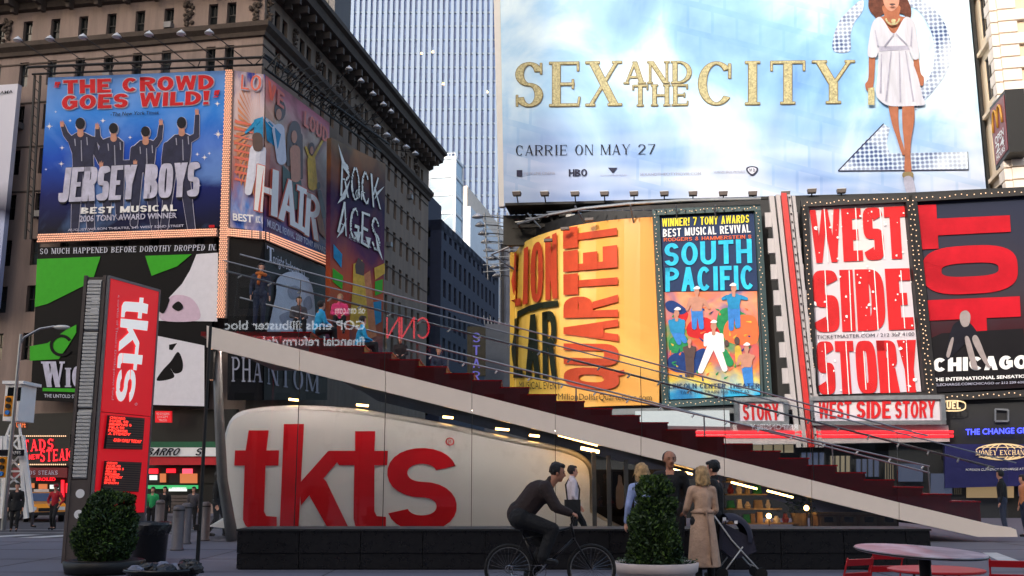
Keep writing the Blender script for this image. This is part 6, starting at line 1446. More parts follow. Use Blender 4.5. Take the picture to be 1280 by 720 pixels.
# ================================================================== STREET THINGS
def polefrom(name, label, px, py, ybase, r_, parent=None): pass
mat('taxi', (236, 150, 30), .3, var=.06, coat=.6); mat('tyre', (18, 18, 18), .8, var=.1); mat('hub', (150, 150, 150), .35, .7, var=.1)
mat('car_glass', (60, 80, 110), .08, var=.1); mat('headlight', (225, 225, 220), .2, var=.05); mat('tail', (150, 16, 20), .3, var=.05)
def car(label, loc, rz, paint, roof_sign=True, group='taxis on the avenue', cat='taxi', name='taxi'):
    t = thing(name, label, cat, (0, 0, 0), group)
    prof = [(-2.35, .35), (-2.4, .62), (-2.3, .9), (-1.6, .98), (-1.0, 1.4), (-.4, 1.47), (.35, 1.44), (1.05, 1.0), (2.0, .88), (2.38, .68), (2.42, .38)]
    m = MB(); ring = []
    for y, s_, in ((-.88, 1), (-.9, 1), (-.7, .0), (.7, .0), (.9, 1), (.88, 1)): pass
    def rg_(yy, inset): return [Vector((x, yy * (1 - .22 * max(0, z - .95) / .5), z)) for x, z in prof]
    A_, B_ = rg_(-.9, 0), rg_(.9, 0); n = len(prof); m.add(A_ + B_, [tuple(range(n)), tuple(reversed(range(n, 2 * n)))] + [(i + 1, i, n + i, n + i + 1) for i in range(n - 1)] + [(0, n - 1, 2 * n - 1, n)])
    obj('body', m, paint, t)
    m = MB(); 
    for s_ in (-1, 1):
        m.add([(x, s_ * (.905 - .2 * max(0, z - .95) / .5), z) for x, z in ((-1.45, 1.0), (-.95, 1.36), (-.1, 1.38), (-.1, 1.0))], [(0, 1, 2, 3)]); m.add([(x, s_ * (.905 - .2 * max(0, z - .95) / .5), z) for x, z in ((0, 1.0), (0, 1.38), (.32, 1.36), (.9, 1.0))], [(0, 1, 2, 3)])
    obj('side_window', m, 'car_glass', t)
    m = MB(); m.add([(1.06, -.8, 1.01), (1.06, .8, 1.01), (.42, .68, 1.42), (.42, -.68, 1.42)], [(0, 1, 2, 3)]); obj('windscreen', m, 'car_glass', t)
    m = MB(); m.add([(-1.57, -.8, 1.0), (-1.57, .8, 1.0), (-1.02, .68, 1.4), (-1.02, -.68, 1.4)], [(0, 1, 2, 3)]); obj('rear_window', m, 'car_glass', t)
    for x in (-1.45, 1.5):
        for s_ in (-1, 1):
            m = MB(); m.tube([(x, s_ * .72, .32), (x, s_ * .93, .32)], .32, 16); wh = obj('wheel', m, 'tyre', t); m = MB(); m.tube([(x, s_ * .93, .32), (x, s_ * .945, .32)], .19, 12); obj('rim', m, 'hub', wh)
    for s_ in (-1, 1):
        m = MB(); m.box((2.37, s_ * .66, .68), (.1, .34, .16)); obj('headlight', m, 'headlight', t); m = MB(); m.box((-2.38, s_ * .68, .72), (.06, .3, .16)); obj('tail_light', m, 'tail', t)
        m = MB(); m.box((.85, s_ * 1.0, 1.02), (.12, .18, .12)); obj('mirror', m, 'black', t)
    m = MB(); m.box((2.42, 0, .62), (.04, .8, .16)); obj('grille', m, 'black', t); m = MB(); m.box((2.43, 0, .42), (.12, 1.7, .16)); m.box((-2.42, 0, .42), (.12, 1.7, .16)); obj('bumper', m, 'dark_metal', t)
    if roof_sign: m = MB(); m.box((-.1, 0, 1.54), (.25, .7, .14)); obj('roof_light', m, 'headlight', t)
    for c_ in t.children: pass
    t.location = loc; t.rotation_euler = (0, 0, rz); return t
p = gr(44, 651, -.45); car('orange yellow taxi facing the viewer behind the man in the red jacket', (p.x + .2, p.y, -.45), R(-58), 'taxi')
p = gr(4, 650, -.45); car('orange yellow taxi cut off by the left edge of the photo', (p.x - .6, p.y + .5, -.45), R(-8), 'taxi')
p = gr(88, 648, -.45); car('dark saloon car behind the ticket pylon', (p.x, p.y + 2, -.45), R(-70), 'gloss_black', False, None, 'car', 'parked_car')
# street lamp
lp_ = gr(4, 663, -.3); yl = lp_.y
sl_ = thing('street_lamp', 'grey street lamp with a long arm reaching right over the avenue', 'street lamp', lp_)
m = MB(); p0 = lp_; p1 = atY(7, 430, yl); p1.x = p0.x; m.tube([p0, Vector((p0.x, yl, p1.z + .4))], [.1, .06], 8); obj('pole', m, 'steel', sl_)
m = MB(); m.tube([Vector((p0.x, yl, p1.z)), atY(30, 422, yl), atY(50, 411, yl), atY(68, 408, yl)], .045, 6); obj('arm', m, 'steel', sl_)
m = MB(); h = atY(77, 409, yl); m.ball(h, .3, 12, 6, 0, (1.15, .5, .3)); obj('lamp_head', m, 'louvre', sl_, True)
# lattice tower
Yt = 41; lt_ = thing('lattice_tower', 'white lattice observation tower with a small cabin at the left edge', 'tower', atY(14, 640, Yt))
A_ = lambda x, y, k=0: atY(x, y, Yt + k * 1.6)
m = MB()
for (x0, y0, x1, y1) in ((3, 648, 8, 545), (33, 648, 25, 545), (-4, 648, 2, 545), (40, 640, 28, 545)): m.bar(A_(x0, y0), A_(x1, y1), .15)
for k in range(4):
    y = 545 + 22 * k; x0, x1 = 8 - k * 1.2, 25 + k * 2; m.bar(A_(x0, y), A_(x1, y), .08); m.bar(A_(x0, y), A_(x1 + 2, y + 22), .06); m.bar(A_(x1, y), A_(x0 - 1, y + 22), .06)
    m.bar(A_(x0, y, 1), A_(x1, y, 1), .08); m.bar(A_(x0, y, 1), A_(x1 + 2, y + 22, 1), .06)
m.bar(A_(8, 545), A_(14, 530), .08); m.bar(A_(26, 545), A_(24, 530), .08); obj('lattice', m, 'bright_paint', lt_)
m = MB(); a = A_(3, 526); b_ = A_(26, 480); m.bbox((a.x, Yt, a.z), (b_.x, Yt + 1.4, b_.z)); m.prism([Vector((a.x - .1, Yt - .1, b_.z)), Vector((b_.x + .15, Yt - .1, b_.z)), Vector((b_.x + .15, Yt + 1.5, b_.z)), Vector((a.x - .1, Yt + 1.5, b_.z))], (0, 0, .12)); obj('cabin', m, 'bright_paint', lt_)
m = MB(); a = A_(9, 501); b_ = A_(27, 484); m.bbox((a.x, Yt - .03, a.z), (b_.x, Yt - .005, b_.z)); obj('cabin_window', m, 'win_dark', lt_)
for x, y, lab in ((13, 508, 'yellow traffic light hung on the lattice tower cabin'), (5, 584, 'yellow traffic light low on the lattice tower')):
    q = atY(x, y, Yt - .6); t = thing('traffic_light', lab, 'traffic light', q)
    m = MB(); m.box(q, (.34, .28, .8)); obj('housing', m, 'taxi', t)
    for k in range(3): m = MB(); c = q + Vector((.0, -.15, .25 - .25 * k)); m.tube([c, c - Vector((0, .1, 0))], .09, 10); obj('lens', m, ['dark_metal', 'dark_metal', 'sailor_blue'][k], t)
st2 = thing('street_sign', 'dark street name sign on the lattice tower', 'street sign', atY(20, 570, Yt - .3)); m = MB(); c = atY(14, 566, Yt - .3); m.box(c, (1.0, .04, .24)); obj('plate', m, 'dark_print', st2)
SQ = Surf([(-60, Yt - .33), (60, Yt - .33)]); blk('lettering', font('LAFFS'), BX(12, 564, 26, 568), SQ, 'white_print', st2, .0)
# black pole by the booth corner
yb_ = gr(246, 716).y; bp_ = thing('black_pole', 'thin black pole standing in front of the left corner of the booth', 'pole', gr(246, 716))
m = MB(); a = gr(246, 716); m.tube([a, Vector((a.x, yb_, atY(262, 408, yb_).z))], [.035, .028], 8); obj('pole', m, 'black', bp_)
m = MB(); m.lathe(a, [(.12, 0), (.12, .03), (.05, .06)], 12); obj('foot', m, 'black', bp_); m = MB(); m.box((a.x - .03, yb_ - .02, .75), (.09, .08, .1)); obj('clamp', m, 'black', bp_)
# bollards
mat('bollard', (98, 92, 94), .5, .3, var=.2, scale=4)
m0 = None
for i, (x, y, lab) in enumerate(((221, 688, 'nearest grey bollard, right of the black bin'), (231, 680, 'grey bollard half hidden behind the nearest one'), (198, 668, 'grey bollard showing above the black bin'), (255, 676, 'grey bollard between the black pole and the booth corner'))):
    p = gr(x, y)
    if not m0: m0 = thing('bollard', lab, 'bollard', (0, 0, 0), 'grey steel bollards left of the booth'); m = MB(); m.lathe((0, 0, 0), [(.155, 0), (.155, .04), (.13, .05), (.13, .92), (.12, .97), (.06, 1.0)], 20); obj('post', m, 'bollard', m0, True); m = MB(); m.lathe((0, 0, .87), [(.134, 0), (.134, .03)], 20); obj('band', m, 'dark_metal', m0); o = m0
    else: o = copy_tree(m0); o['label'] = lab
    o.location = p
# black waste bin with liner
mat('plastic', (22, 22, 25), .3, var=.3, scale=6, bump=.3)
p = gr(186, 705); bn = thing('waste_bin', 'black waste bin with a plastic liner folded over its rim', 'bin', p)
m = MB(); m.lathe(p, [(.25, 0), (.3, .05), (.33, .7), (.35, .72)], 20); obj('barrel', m, 'gloss_black', bn, True)
m = MB(); prof = []
n = 28; vs = []; fs = []
for j, (r_, z) in enumerate(((.34, .55), (.365, .62), (.375, .72), (.35, .77), (.29, .7), (.2, .6), (.02, .55))):
    for k in range(n): a = 2 * math.pi * k / n; q = r_ * (1 + .035 * math.sin(k * 5.1 + j) + rr.uniform(-.015, .015)); vs.append(p + Vector((q * math.cos(a), q * math.sin(a), z + (.03 * math.sin(k * 3.3) if j < 2 else rr.uniform(-.01, .01)))))
for j in range(6):
    for k in range(n): fs.append((j * n + k, j * n + (k + 1) % n, (j + 1) * n + (k + 1) % n, (j + 1) * n + k))
m.add(vs, fs); obj('liner', m, 'plastic', bn)
# low tub of rubbish at the bottom edge
pt = atY(194, 716, 15.0); tb = thing('rubbish_tub', 'low black tub heaped with rubbish bags at the bottom edge', 'tub', (pt.x, 15, 0))
tz = atY(194, 712, 15).z
m = MB(); m.lathe((pt.x, 15.3, 0), [(.44, 0), (.5, tz - .05), (.54, tz - .04), (.54, tz), (.48, tz), (.46, tz - .08), (.02, tz - .08)], 28); obj('tub', m, 'gloss_black', tb, True)
mat('paper_litter', (120, 124, 140), .6, var=.4, scale=5)
for k in range(9):
    m = MB(); c = Vector((pt.x - .3 + .085 * k, 15.2 + rr.uniform(-.15, .2), tz - .02)); m.ball(c, rr.uniform(.07, .14), 9, 6, 0, (1.3, 1, .7))
    for v in m.v: v += Vector((rr.uniform(-.02, .02), rr.uniform(-.02, .02), rr.uniform(-.02, .02)))
    obj('rubbish', m, 'plastic' if k % 3 else 'paper_litter', tb)
m = MB()
for k in range(5): c = Vector((pt.x + .42 + rr.uniform(-.1, .1), 15.2 + rr.uniform(-.1, .1), tz + .0 + rr.uniform(-.04, .06))); m.ball(c, .1, 9, 6, 0, (1.2, 1, .8))
for v in m.v: v += Vector((rr.uniform(-.02, .02), rr.uniform(-.02, .02), rr.uniform(-.02, .02)))
obj('bag', m, 'plastic', tb)
# clipped bushes
for nm_, c_ in (('bush_leaf', (52, 74, 38)), ('bush_leaf_light', (84, 110, 50)), ('bush_leaf_dark', (28, 44, 24))): mat(nm_, c_, .55, var=.35, scale=5)
mat('bark', (70, 54, 40), .9, var=.3); mat('soil', (44, 34, 28), .95, var=.3, scale=6); mat('planter_white', (206, 190, 184), .6, var=.1, scale=2)
def bush(label, c, z0, H_, Rx, prof, seed, n=9000, lean=0):
    """clipped evergreen: leaf faces through the outer shell of an uneven clipped form over a dark twiggy core"""
    rg = random.Random(seed); t = thing('clipped_bush', label, 'bush', (c[0], c[1], z0))
    m = MB(); m.tube([(c[0], c[1], z0), (c[0], c[1], z0 + H_ * .8)], [.05, .02], 7); obj('trunk', m, 'bark', t)
    m = MB()
    for k in range(70): a = rg.uniform(0, 6.28); z = rg.uniform(.1, .85) * H_; q = prof(z / H_) * Rx * .85; m.bar((c[0], c[1], z0 + z * .8), (c[0] + q * math.cos(a), c[1] + q * math.sin(a), z0 + z + .05), .012)
    obj('branch', m, 'bark', t)['kind'] = 'stuff'
    m = MB(); lumps = [(rg.uniform(0, 6.28), rg.uniform(0, .95), rg.uniform(.015, .055)) for _ in range(34)]
    for k in range(n):
        u = rg.random() ** .9; a = rg.uniform(0, 6.28); q = prof(u)
        bump = 0
        for la, lu, lh in lumps:
            d2 = min(abs(a - la), 6.28 - abs(a - la)) ** 2 * q * q * 6 + (u - lu) ** 2 * 60
            if d2 < 1.2: bump += lh * (1.2 - d2)
        dep = rg.random() ** 2.2 * .28; r_ = Rx * q * (1 - dep) + bump * .9 + rg.gauss(0, .016) + (rg.uniform(.02, .06) if rg.random() < .012 else 0)
        ct_ = Vector((c[0] + r_ * math.cos(a), c[1] + r_ * math.sin(a), z0 + u * H_ + rg.gauss(0, .012) + (bump * .6 if u > .8 else 0)))
        out = Vector((math.cos(a), math.sin(a), .5 + u)).normalized(); d = (out + Vector((rg.gauss(0, .7), rg.gauss(0, .7), rg.gauss(0, .6)))).normalized()
        s_ = d.cross(Vector((rg.gauss(0, 1), rg.gauss(0, 1), rg.gauss(0, 1)))).normalized(); L_ = rg.uniform(.022, .045); W_ = L_ * .42
        mi = 0 if rg.random() < .55 else (1 if rg.random() < .4 + .3 * bump * 8 else 2)
        m.add([ct_ - d * L_, ct_ + s_ * W_, ct_ + d * L_, ct_ - s_ * W_], [(0, 1, 2, 3)], mi)
    obj('foliage', m, ['bush_leaf', 'bush_leaf_light', 'bush_leaf_dark'], t)['kind'] = 'stuff'; return t
pb_ = (atY(131, 700, 17.8).x, 17.8)
egg = lambda u: max(.02, (1 - abs((u - .38) / (.62 if u > .38 else .5)) ** 2.3)) ** .5
bush('round clipped evergreen bush at the lower left in front of the red pylon', pb_, .2, atY(131, 615, 17.8).z - .2, .46, egg, 3, 16000)
tp = thing('planter', 'low dark planter with soil under the left clipped bush', 'planter', (pb_[0], pb_[1], 0)); m = MB(); m.lathe((pb_[0], pb_[1], 0), [(.5, 0), (.62, .02), (.66, .2), (.62, .22), (.6, .17), (.02, .19)], 28); obj('tub', m, 'black', tp, True)
m = MB(); m.lathe((pb_[0], pb_[1], .175), [(.59, 0), (.4, .04), (.02, .06)], 20); obj('soil', m, 'soil', tp)
yc_ = 15.4; pc_ = (atY(819, 700, yc_).x, yc_); zc = atY(822, 703, yc_).z
cone = lambda u: max(.02, (1 - u ** 1.5)) ** .72 * (.86 + .14 * min(1, u * 5)) 
bush('tall tapered clipped evergreen in the round pale planter at the centre', pc_, zc - .04, atY(822, 598, yc_).z - zc, .4, cone, 8, 17000)
tp = thing('planter', 'large round pale pink planter under the central clipped bush', 'planter', (pc_[0], pc_[1], 0)); m = MB(); m.lathe((pc_[0], pc_[1], 0), [(.46, 0), (.58, zc - .14), (.61, zc - .12), (.63, zc), (.6, zc + .01), (.56, zc - .02), (.54, zc - .08), (.02, zc - .06)], 36); obj('bowl', m, 'planter_white', tp, True)
m = MB(); m.lathe((pc_[0], pc_[1], zc - .06), [(.55, 0), (.3, .05), (.02, .06)], 20); obj('soil', m, 'soil', tp)
m = MB(); rg = random.Random(4)
for k in range(700): a = rg.uniform(0, 6.28); r_ = rg.uniform(.3, .6); c = Vector((pc_[0] + r_ * math.cos(a), pc_[1] + r_ * math.sin(a), zc + rg.uniform(-.04, .06))); d = Vector((rg.gauss(0, 1), rg.gauss(0, 1), rg.gauss(0, .6))).normalized() * .03; s_ = Vector((-d.y, d.x, .01)) * .5; m.add([c - d, c + s_, c + d, c - s_], [(0, 1, 2, 3)])
obj('ground_cover', m, 'bush_leaf', tp)['kind'] = 'stuff'
# tables and folding chairs at the lower right
mat('chair_red', (196, 22, 30), .4, var=.1, scale=4); mat('table_grey', (150, 158, 176), .3, .3, var=.1)
print_mat('table_top', [(0, (176, 158, 166)), (.3, (146, 110, 120)), (.4, (196, 190, 200)), (.55, (150, 112, 124)), (.6, (120, 126, 142)), (1, (146, 152, 168))], .22, 2.2, (196, 198, 206), .8, 3.5, axis=0, rough=.3)
yt_ = 8.2; tc_ = atY(1150, 688, yt_)
tb = thing('cafe_table', 'tall round metal table with a pink and grey patterned top', 'table', (tc_.x, yt_, 0))
tr_ = 165 / 2 / 1298 * yt_ * .93
m = MB(); m.uv = []; n = 48; Rt = Matrix.Rotation(R(2.6), 3, 'Y') @ Matrix.Rotation(R(2.6), 3, 'X')
def tv(r_, a, z): v = Rt @ Vector((r_ * math.cos(a), r_ * math.sin(a), z)); return v + tc_
for z, r_ in ((0, tr_), (-.008, tr_ * 1.008), (-.02, tr_ * 1.008), (-.025, tr_ * .97)):
    for k in range(n): a = 2 * math.pi * k / n; m.v.append(tv(r_, a, z)); m.uv.append((.5 + .5 * r_ / tr_ * math.cos(a), .5 + .5 * math.sin(a)))
m.f = [tuple(range(n))] + [(j * n + k, (j + 1) * n + k, (j + 1) * n + (k + 1) % n, j * n + (k + 1) % n) for j in range(3) for k in range(n)] + [tuple(reversed(range(3 * n, 4 * n)))]; m.m = [0] * len(m.f)
obj('tabletop', m, 'table_top', tb); m = MB(); m.tube([tv(tr_ * 1.012, 2 * math.pi * k / 48, -.012) for k in range(49)], .006, 6); obj('rim', m, 'dark_metal', tb, True)
m = MB(); m.tube([(tc_.x + .03, yt_, .03), (tc_.x + .03, yt_, tc_.z - .03)], .045, 12); obj('column', m, 'dark_metal', tb, True); m = MB(); m.lathe((tc_.x + .03, yt_, 0), [(.26, 0), (.26, .02), (.06, .06)], 24); obj('base', m, 'dark_metal', tb, True)
def bistro_chair(label):
    t = thing('folding_chair', label, 'chair', (0, 0, 0), 'red folding chairs around the tables'); w_ = .2
    for s_ in (-1, 1):
        m = MB(); m.tube([(s_ * w_, .22, 0), (s_ * w_, -.02, .45), (s_ * w_, -.17, .84)], .011, 6); obj('back_frame', m, 'chair_red', t)
        m = MB(); m.tube([(s_ * (w_ - .02), -.24, 0), (s_ * (w_ - .02), .16, .45)], .011, 6); obj('leg', m, 'chair_red', t)
    for z, y in ((.79, -.15), (.64, -.093)): 
        m = MB(); m.box((0, y - .012, z), (2 * w_ + .03, .012, .075), (Vector((1, 0, 0)), Vector((0, .93, .36)), Vector((0, -.36, .93)))); obj('back_slat', m, 'chair_red', t)
    for k in range(7): m = MB(); m.box((0, -.16 + .055 * k, .46), (2 * w_ + .02, .04, .014)); obj('seat_slat', m, 'chair_red', t)
    m = MB(); m.bar((-w_, .1, .2), (w_, .1, .2), .016); m.bar((-w_, -.13, .13), (w_, -.13, .13), .016); obj('stretcher', m, 'chair_red', t); return t
ch0 = bistro_chair('dark red folding chair at the left end of the tables, back turned')
def spot(px, ytop, zt=.83):
    """floor place of a chair whose back top is seen at this bearing"""
    r_ = ray(px, ytop); t_ = (zt - CZ) / r_[2]; return (r_[0] * t_, r_[1] * t_, 0)
chs = [(1061, 697, R(28), None), (1102, 690, R(8), 'bright red folding chair with its back against the tall patterned table'), (1258, 699, R(-18), 'red folding chair at the right edge of the photo')]
for i, (x, y, rz, lab) in enumerate(chs):
    o = ch0 if i == 0 else copy_tree(ch0)
    if lab: o['label'] = lab
    o.location = spot(x, y, .83 * .9); o.rotation_euler = (0, 0, rz); o.scale = (.85, .9, .9)
q = spot(1170, 712, .72); rt = thing('cafe_table', 'low round red table behind the tall patterned table', 'table', q)
m = MB(); m.lathe((q[0], q[1], .70), [(.4, 0), (.42, .01), (.42, .025), (.4, .03)], 36); obj('tabletop', m, 'chair_red', rt)
for k in range(4): a = R(45 + 90 * k); m = MB(); m.tube([(q[0] + .2 * math.cos(a), q[1] + .2 * math.sin(a), .7), (q[0] + .3 * math.cos(a + .5), q[1] + .3 * math.sin(a + .5), 0)], .012, 6); obj('leg', m, 'dark_metal', rt)
m = MB(); m.tube([(q[0] + .25 * math.cos(R(10 * k)), q[1] + .25 * math.sin(R(10 * k)), .35) for k in range(37)], .008, 5); obj('brace_ring', m, 'dark_metal', rt)

# ================================================================== PEOPLE
mat('skin', (205, 150, 125), .5, var=.06, scale=6); mat('skin_tan', (176, 120, 92), .5, var=.06, scale=6)
for nm_, c_ in dict(brown_jacket=(44, 30, 28), black_cloth=(20, 20, 23), black_wool=(18, 17, 19), denim=(40, 48, 72), trench=(196, 160, 134), white_shirt=(216, 206, 214), pale_blue=(150, 165, 210), red_cloth=(176, 26, 40), pink_cloth=(236, 60, 120), blue_cloth=(40, 170, 226), green_cloth=(40, 160, 90), orange_cloth=(206, 110, 40), grey_cloth=(74, 70, 74), trench_dark=(160, 128, 106)).items(): mat(nm_, c_, .8, var=.25, scale=2.6, bump=.9)
for nm_, c_ in dict(hair_black=(18, 15, 14), hair_dark=(40, 28, 22), hair_blonde=(196, 158, 108), hair_grey=(60, 52, 50)).items(): mat(nm_, c_, .5, var=.6, scale=16, bump=.8)
mat('shoe', (20, 18, 18), .35, var=.1)
def vox(mb, size, sm=3):
    me = bpy.data.meshes.new('tmp'); me.from_pydata([tuple(v) for v in mb.v], [], mb.f); o = bpy.data.objects.new('tmp', me); COL.objects.link(o)
    a = o.modifiers.new('r', 'REMESH'); a.mode = 'VOXEL'; a.voxel_size = size
    if sm: b = o.modifiers.new('s', 'SMOOTH'); b.iterations = sm; b.factor = .5
    dg_ = bpy.context.evaluated_depsgraph_get(); e = bpy.data.meshes.new_from_object(o.evaluated_get(dg_))
    r_ = MB(); r_.v = [v.co.copy() for v in e.vertices]; r_.f = [tuple(p.vertices) for p in e.polygons]; r_.m = [0] * len(r_.f)
    bpy.data.objects.remove(o); bpy.data.meshes.remove(me); bpy.data.meshes.remove(e); return r_
def cap(m, p, q, r1, r2, fl=1.0):
    """tapered limb piece with round ends"""
    p = Vector(p); q = Vector(q); m.ball(p, r1, 10, 7); m.ball(q, r2, 10, 7)
    if (q - p).length > 1e-4: m.tube([p, q], [r1, r2], 10)
DJ = dict(pel=(0, 0, .95), chest=(0, 0, 1.3), neck=(0, -.01, 1.47), head=(0, .02, 1.63), shl=(-.185, 0, 1.41), shr=(.185, 0, 1.41), ell=(-.24, -.03, 1.12), elr=(.24, -.03, 1.12), wrl=(-.25, .06, .86), wrr=(.25, .06, .86),
          hil=(-.095, 0, .92), hir=(.095, 0, .92), knl=(-.1, .03, .49), knr=(.1, .03, .49), anl=(-.1, -.02, .09), anr=(.1, -.02, .09), face=(0, 1, 0))
def person(label, loc, heading, top, legs, hair, J=None, fine=True, H_=1.75, longhair=False, coat=None, skin='skin', bare_arms=False, group=None, hat=None, open_collar=False, bald=False, slim=1.0, skirtcol=None, shirt=None):
    j = {k: Vector(v) for k, v in {**DJ, **(J or {})}.items()}; vs_ = .0125 if fine else .026; s = slim
    t = thing('person', label, 'person', (0, 0, 0), group); m = MB()
    f = j['face'].normalized(); sd = f.cross(ZU).normalized(); up = sd.cross(f); h = j['head']
    # head: skull, jaw, nose, brow, ears on the neck
    m.ball(h + up * .03, .092, 14, 10, 0, (.86, 1.0, 1.12)); m.ball(h - f * .015 + up * .04, .088, 12, 8)
    cap(m, h + f * .03 - up * .045, h + f * .055 - up * .085, .058, .032); m.ball(h + f * .045 - up * .03, .055, 10, 7)
    if fine:
        cap(m, h + f * .09 + up * .02, h + f * .112 - up * .018, .011, .016)
        for q in (-1, 1): m.ball(h + sd * q * .084 - up * .005, .022, 8, 6, 0, (.6, .8, 1.3)); m.ball(h + f * .078 + sd * q * .03 + up * .035, .018, 6, 5)
        cap(m, h + f * .083 - up * .05 - sd * .018, h + f * .083 - up * .05 + sd * .018, .011, .011)
    cap(m, j['neck'] - ZU * .04, h - up * .04 - f * .01, .058 * s, .052 * s)
    cap(m, j['chest'], j['pel'] + ZU * .02, .115 * s, .11 * s)
    cap(m, j['shl'] * .55 + j['shr'] * .45, j['shr'] * .55 + j['shl'] * .45, .09, .09); cap(m, j['shl'], j['shr'], .055, .055); cap(m, j['hil'], j['hir'], .1, .1)
    for a in 'lr':
        cap(m, j['sh' + a], j['el' + a], .05 * s, .038 * s); cap(m, j['el' + a], j['wr' + a], .038 * s, .026)
        w0 = j['wr' + a]; d = (w0 - j['el' + a]).normalized(); hd = j.get('hd' + a, d).normalized() if 'hd' + a in j else d
        ax = j.get('hx' + a, Vector((0, 1, 0)) if abs(hd.y) < .8 else Vector((0, 0, 1))); ax = (ax - hd * ax.dot(hd)).normalized(); nrm = hd.cross(ax)
        if fine:
            for k in (-1.2, 0, 1.2): cap(m, w0 + hd * .01 + ax * k * .008, w0 + hd * .085 + ax * k * .02, .019, .015)
            curl = j.get('cu' + a, Vector((.35, 0, 0))).x; cn = nrm * j.get('cu' + a, Vector((.35, 1, 0))).y
            for k, (o_, L_) in enumerate(((-.033, .062), (-.011, .075), (.011, .07), (.032, .055))):
                b0 = w0 + hd * .088 + ax * o_; b1 = b0 + (hd * math.cos(curl) + cn * math.sin(curl)) * L_ * .55; b2 = b1 + (hd * math.cos(curl * 2.2) + cn * math.sin(curl * 2.2)) * L_ * .5
                cap(m, b0, b1, .0105, .0095); cap(m, b1, b2, .0095, .008)
            tb_ = w0 + hd * .03 - ax * .03; t1_ = tb_ + (hd * .7 - ax * .7 + cn * .3).normalized() * .04; cap(m, tb_, t1_, .014, .012); cap(m, t1_, t1_ + (hd + cn * .5).normalized() * .032, .011, .009)
        else: cap(m, w0, w0 + hd * .13, .032, .024)
        cap(m, j['hi' + a], j['kn' + a], .082 * s, .056 * s); cap(m, j['kn' + a], j['an' + a], .052 * s, .038)
        ff = j.get('ft' + a, Vector((0, 1, -.12))); cap(m, j['an' + a] - ZU * .03, j['an' + a] + ff.normalized() * .15 - ZU * .03, .038, .03)
    obj('body', vox(m, vs_, 2), skin, t, True, loc=(0, 0, 0))
    # trousers
    m = MB(); cap(m, j['hil'], j['hir'], .122 * s, .122 * s); cap(m, j['pel'] + ZU * .05, j['pel'], .125 * s, .12 * s)
    for a in 'lr':
        cap(m, j['hi' + a], j['kn' + a], .102 * s, .076 * s); d = (j['an' + a] - j['kn' + a]); cap(m, j['kn' + a], j['kn' + a] + d * .97, .074 * s, .062 * s)
    obj('trousers', vox(m, vs_ * 1.3, 3), legs, t, True, loc=(0, 0, 0))
    m = MB()
    for a in 'lr':
        ff = j.get('ft' + a, Vector((0, 1, -.1))).normalized(); b0 = j['an' + a] - ZU * .035; cap(m, b0 - ff * .03, b0 + ff * .19, .044, .036); m.bar(b0 - ff * .06 - ZU * .035, b0 + ff * .2 - ZU * .035, .07, .03)
    obj('shoe', vox(m, vs_ * 1.2, 2), 'shoe', t, True, loc=(0, 0, 0))
    # jacket
    m = MB(); cap(m, j['chest'] + (j['neck'] - j['chest']) * .25, j['chest'], .125 * s, .14 * s); cap(m, j['chest'], j['pel'] + (j['chest'] - j['pel']) * .3, .142 * s, .135 * s); cap(m, j['pel'] + (j['chest'] - j['pel']) * .3, j['pel'] + ZU * .02, .135 * s, .138 * s)
    cap(m, j['shl'] * .9 + j['shr'] * .1, j['shr'] * .9 + j['shl'] * .1, .078 * s, .078 * s); cap(m, j['shl'] * .7 + j['shr'] * .3 - ZU * .08, j['shr'] * .7 + j['shl'] * .3 - ZU * .08, .11 * s, .11 * s)
    if coat or not open_collar: cap(m, j['neck'] - ZU * .03, j['neck'] + (h - j['neck']) * .25, .072, .066)
    for a in 'lr':
        e = j['el' + a]; w0 = j['wr' + a]
        if bare_arms: cap(m, j['sh' + a], j['sh' + a] + (e - j['sh' + a]) * .6, .068 * s, .06 * s)
        else: cap(m, j['sh' + a], e, .07 * s, .058 * s); cap(m, e, e + (w0 - e) * .93, .058 * s, .043 * s)
    if coat:
        vs2 = []; N2 = 48
        for k in range(9):
            u = k / 8; z = j['pel'].z + .14 - u * coat
            for q in range(N2):
                a_ = 2 * math.pi * q / N2; fo = 1 + (.015 + .085 * u) * (math.sin(a_ * 5 + .6) * .6 + math.sin(a_ * 9 + u * 1.3) * .4)
                vs2.append((j['pel'].x + (.165 + .085 * u ** .8) * math.cos(a_) * fo, j['pel'].y - .02 * u + (.135 + .08 * u ** .8) * math.sin(a_) * fo, z))
        m.add(vs2, [(k * N2 + (q + 1) % N2, k * N2 + q, (k + 1) * N2 + q, (k + 1) * N2 + (q + 1) % N2) for k in range(8) for q in range(N2)] + [tuple(range(N2)), tuple(reversed(range(8 * N2, 9 * N2)))])
    obj('coat' if coat else 'jacket', vox(m, vs_ * 1.2, 3), top, t, True, loc=(0, 0, 0))
    if open_collar:
        m = MB()
        for q in (-1, 1): m.add([j['neck'] + f * .062 + sd * q * .012 - ZU * .03, j['neck'] + sd * q * .075 + f * .02 + ZU * .015, j['neck'] + sd * q * .08 + f * .05 - ZU * .04, j['neck'] + f * .11 + sd * q * .03 - ZU * .11], [(0, 1, 2, 3)])
        obj('collar', m, shirt or 'white_shirt', t)
    # hair
    if not bald or True:
        m = MB(); c = h + up * .045 - f * .022
        if bald: m.ball(c - up * .01 - f * .012, .102, 14, 9, 0, (.95, 1.0, .95))
        else:
            m.ball(c, .1, 14, 10, 0, (.98, 1.02, 1.1)); m.ball(h + up * .1 + f * .02, .07, 10, 7, 0, (1.15, 1.1, .6))
            for k in range(26 if fine else 0): a_ = rr.uniform(0, 6.28); b_ = rr.uniform(.1, 1.3); d = (sd * math.cos(a_) * math.cos(b_) - f * abs(math.sin(a_)) * math.cos(b_) + up * math.sin(b_)); m.ball(c + d * .095, rr.uniform(.014, .026), 6, 4)
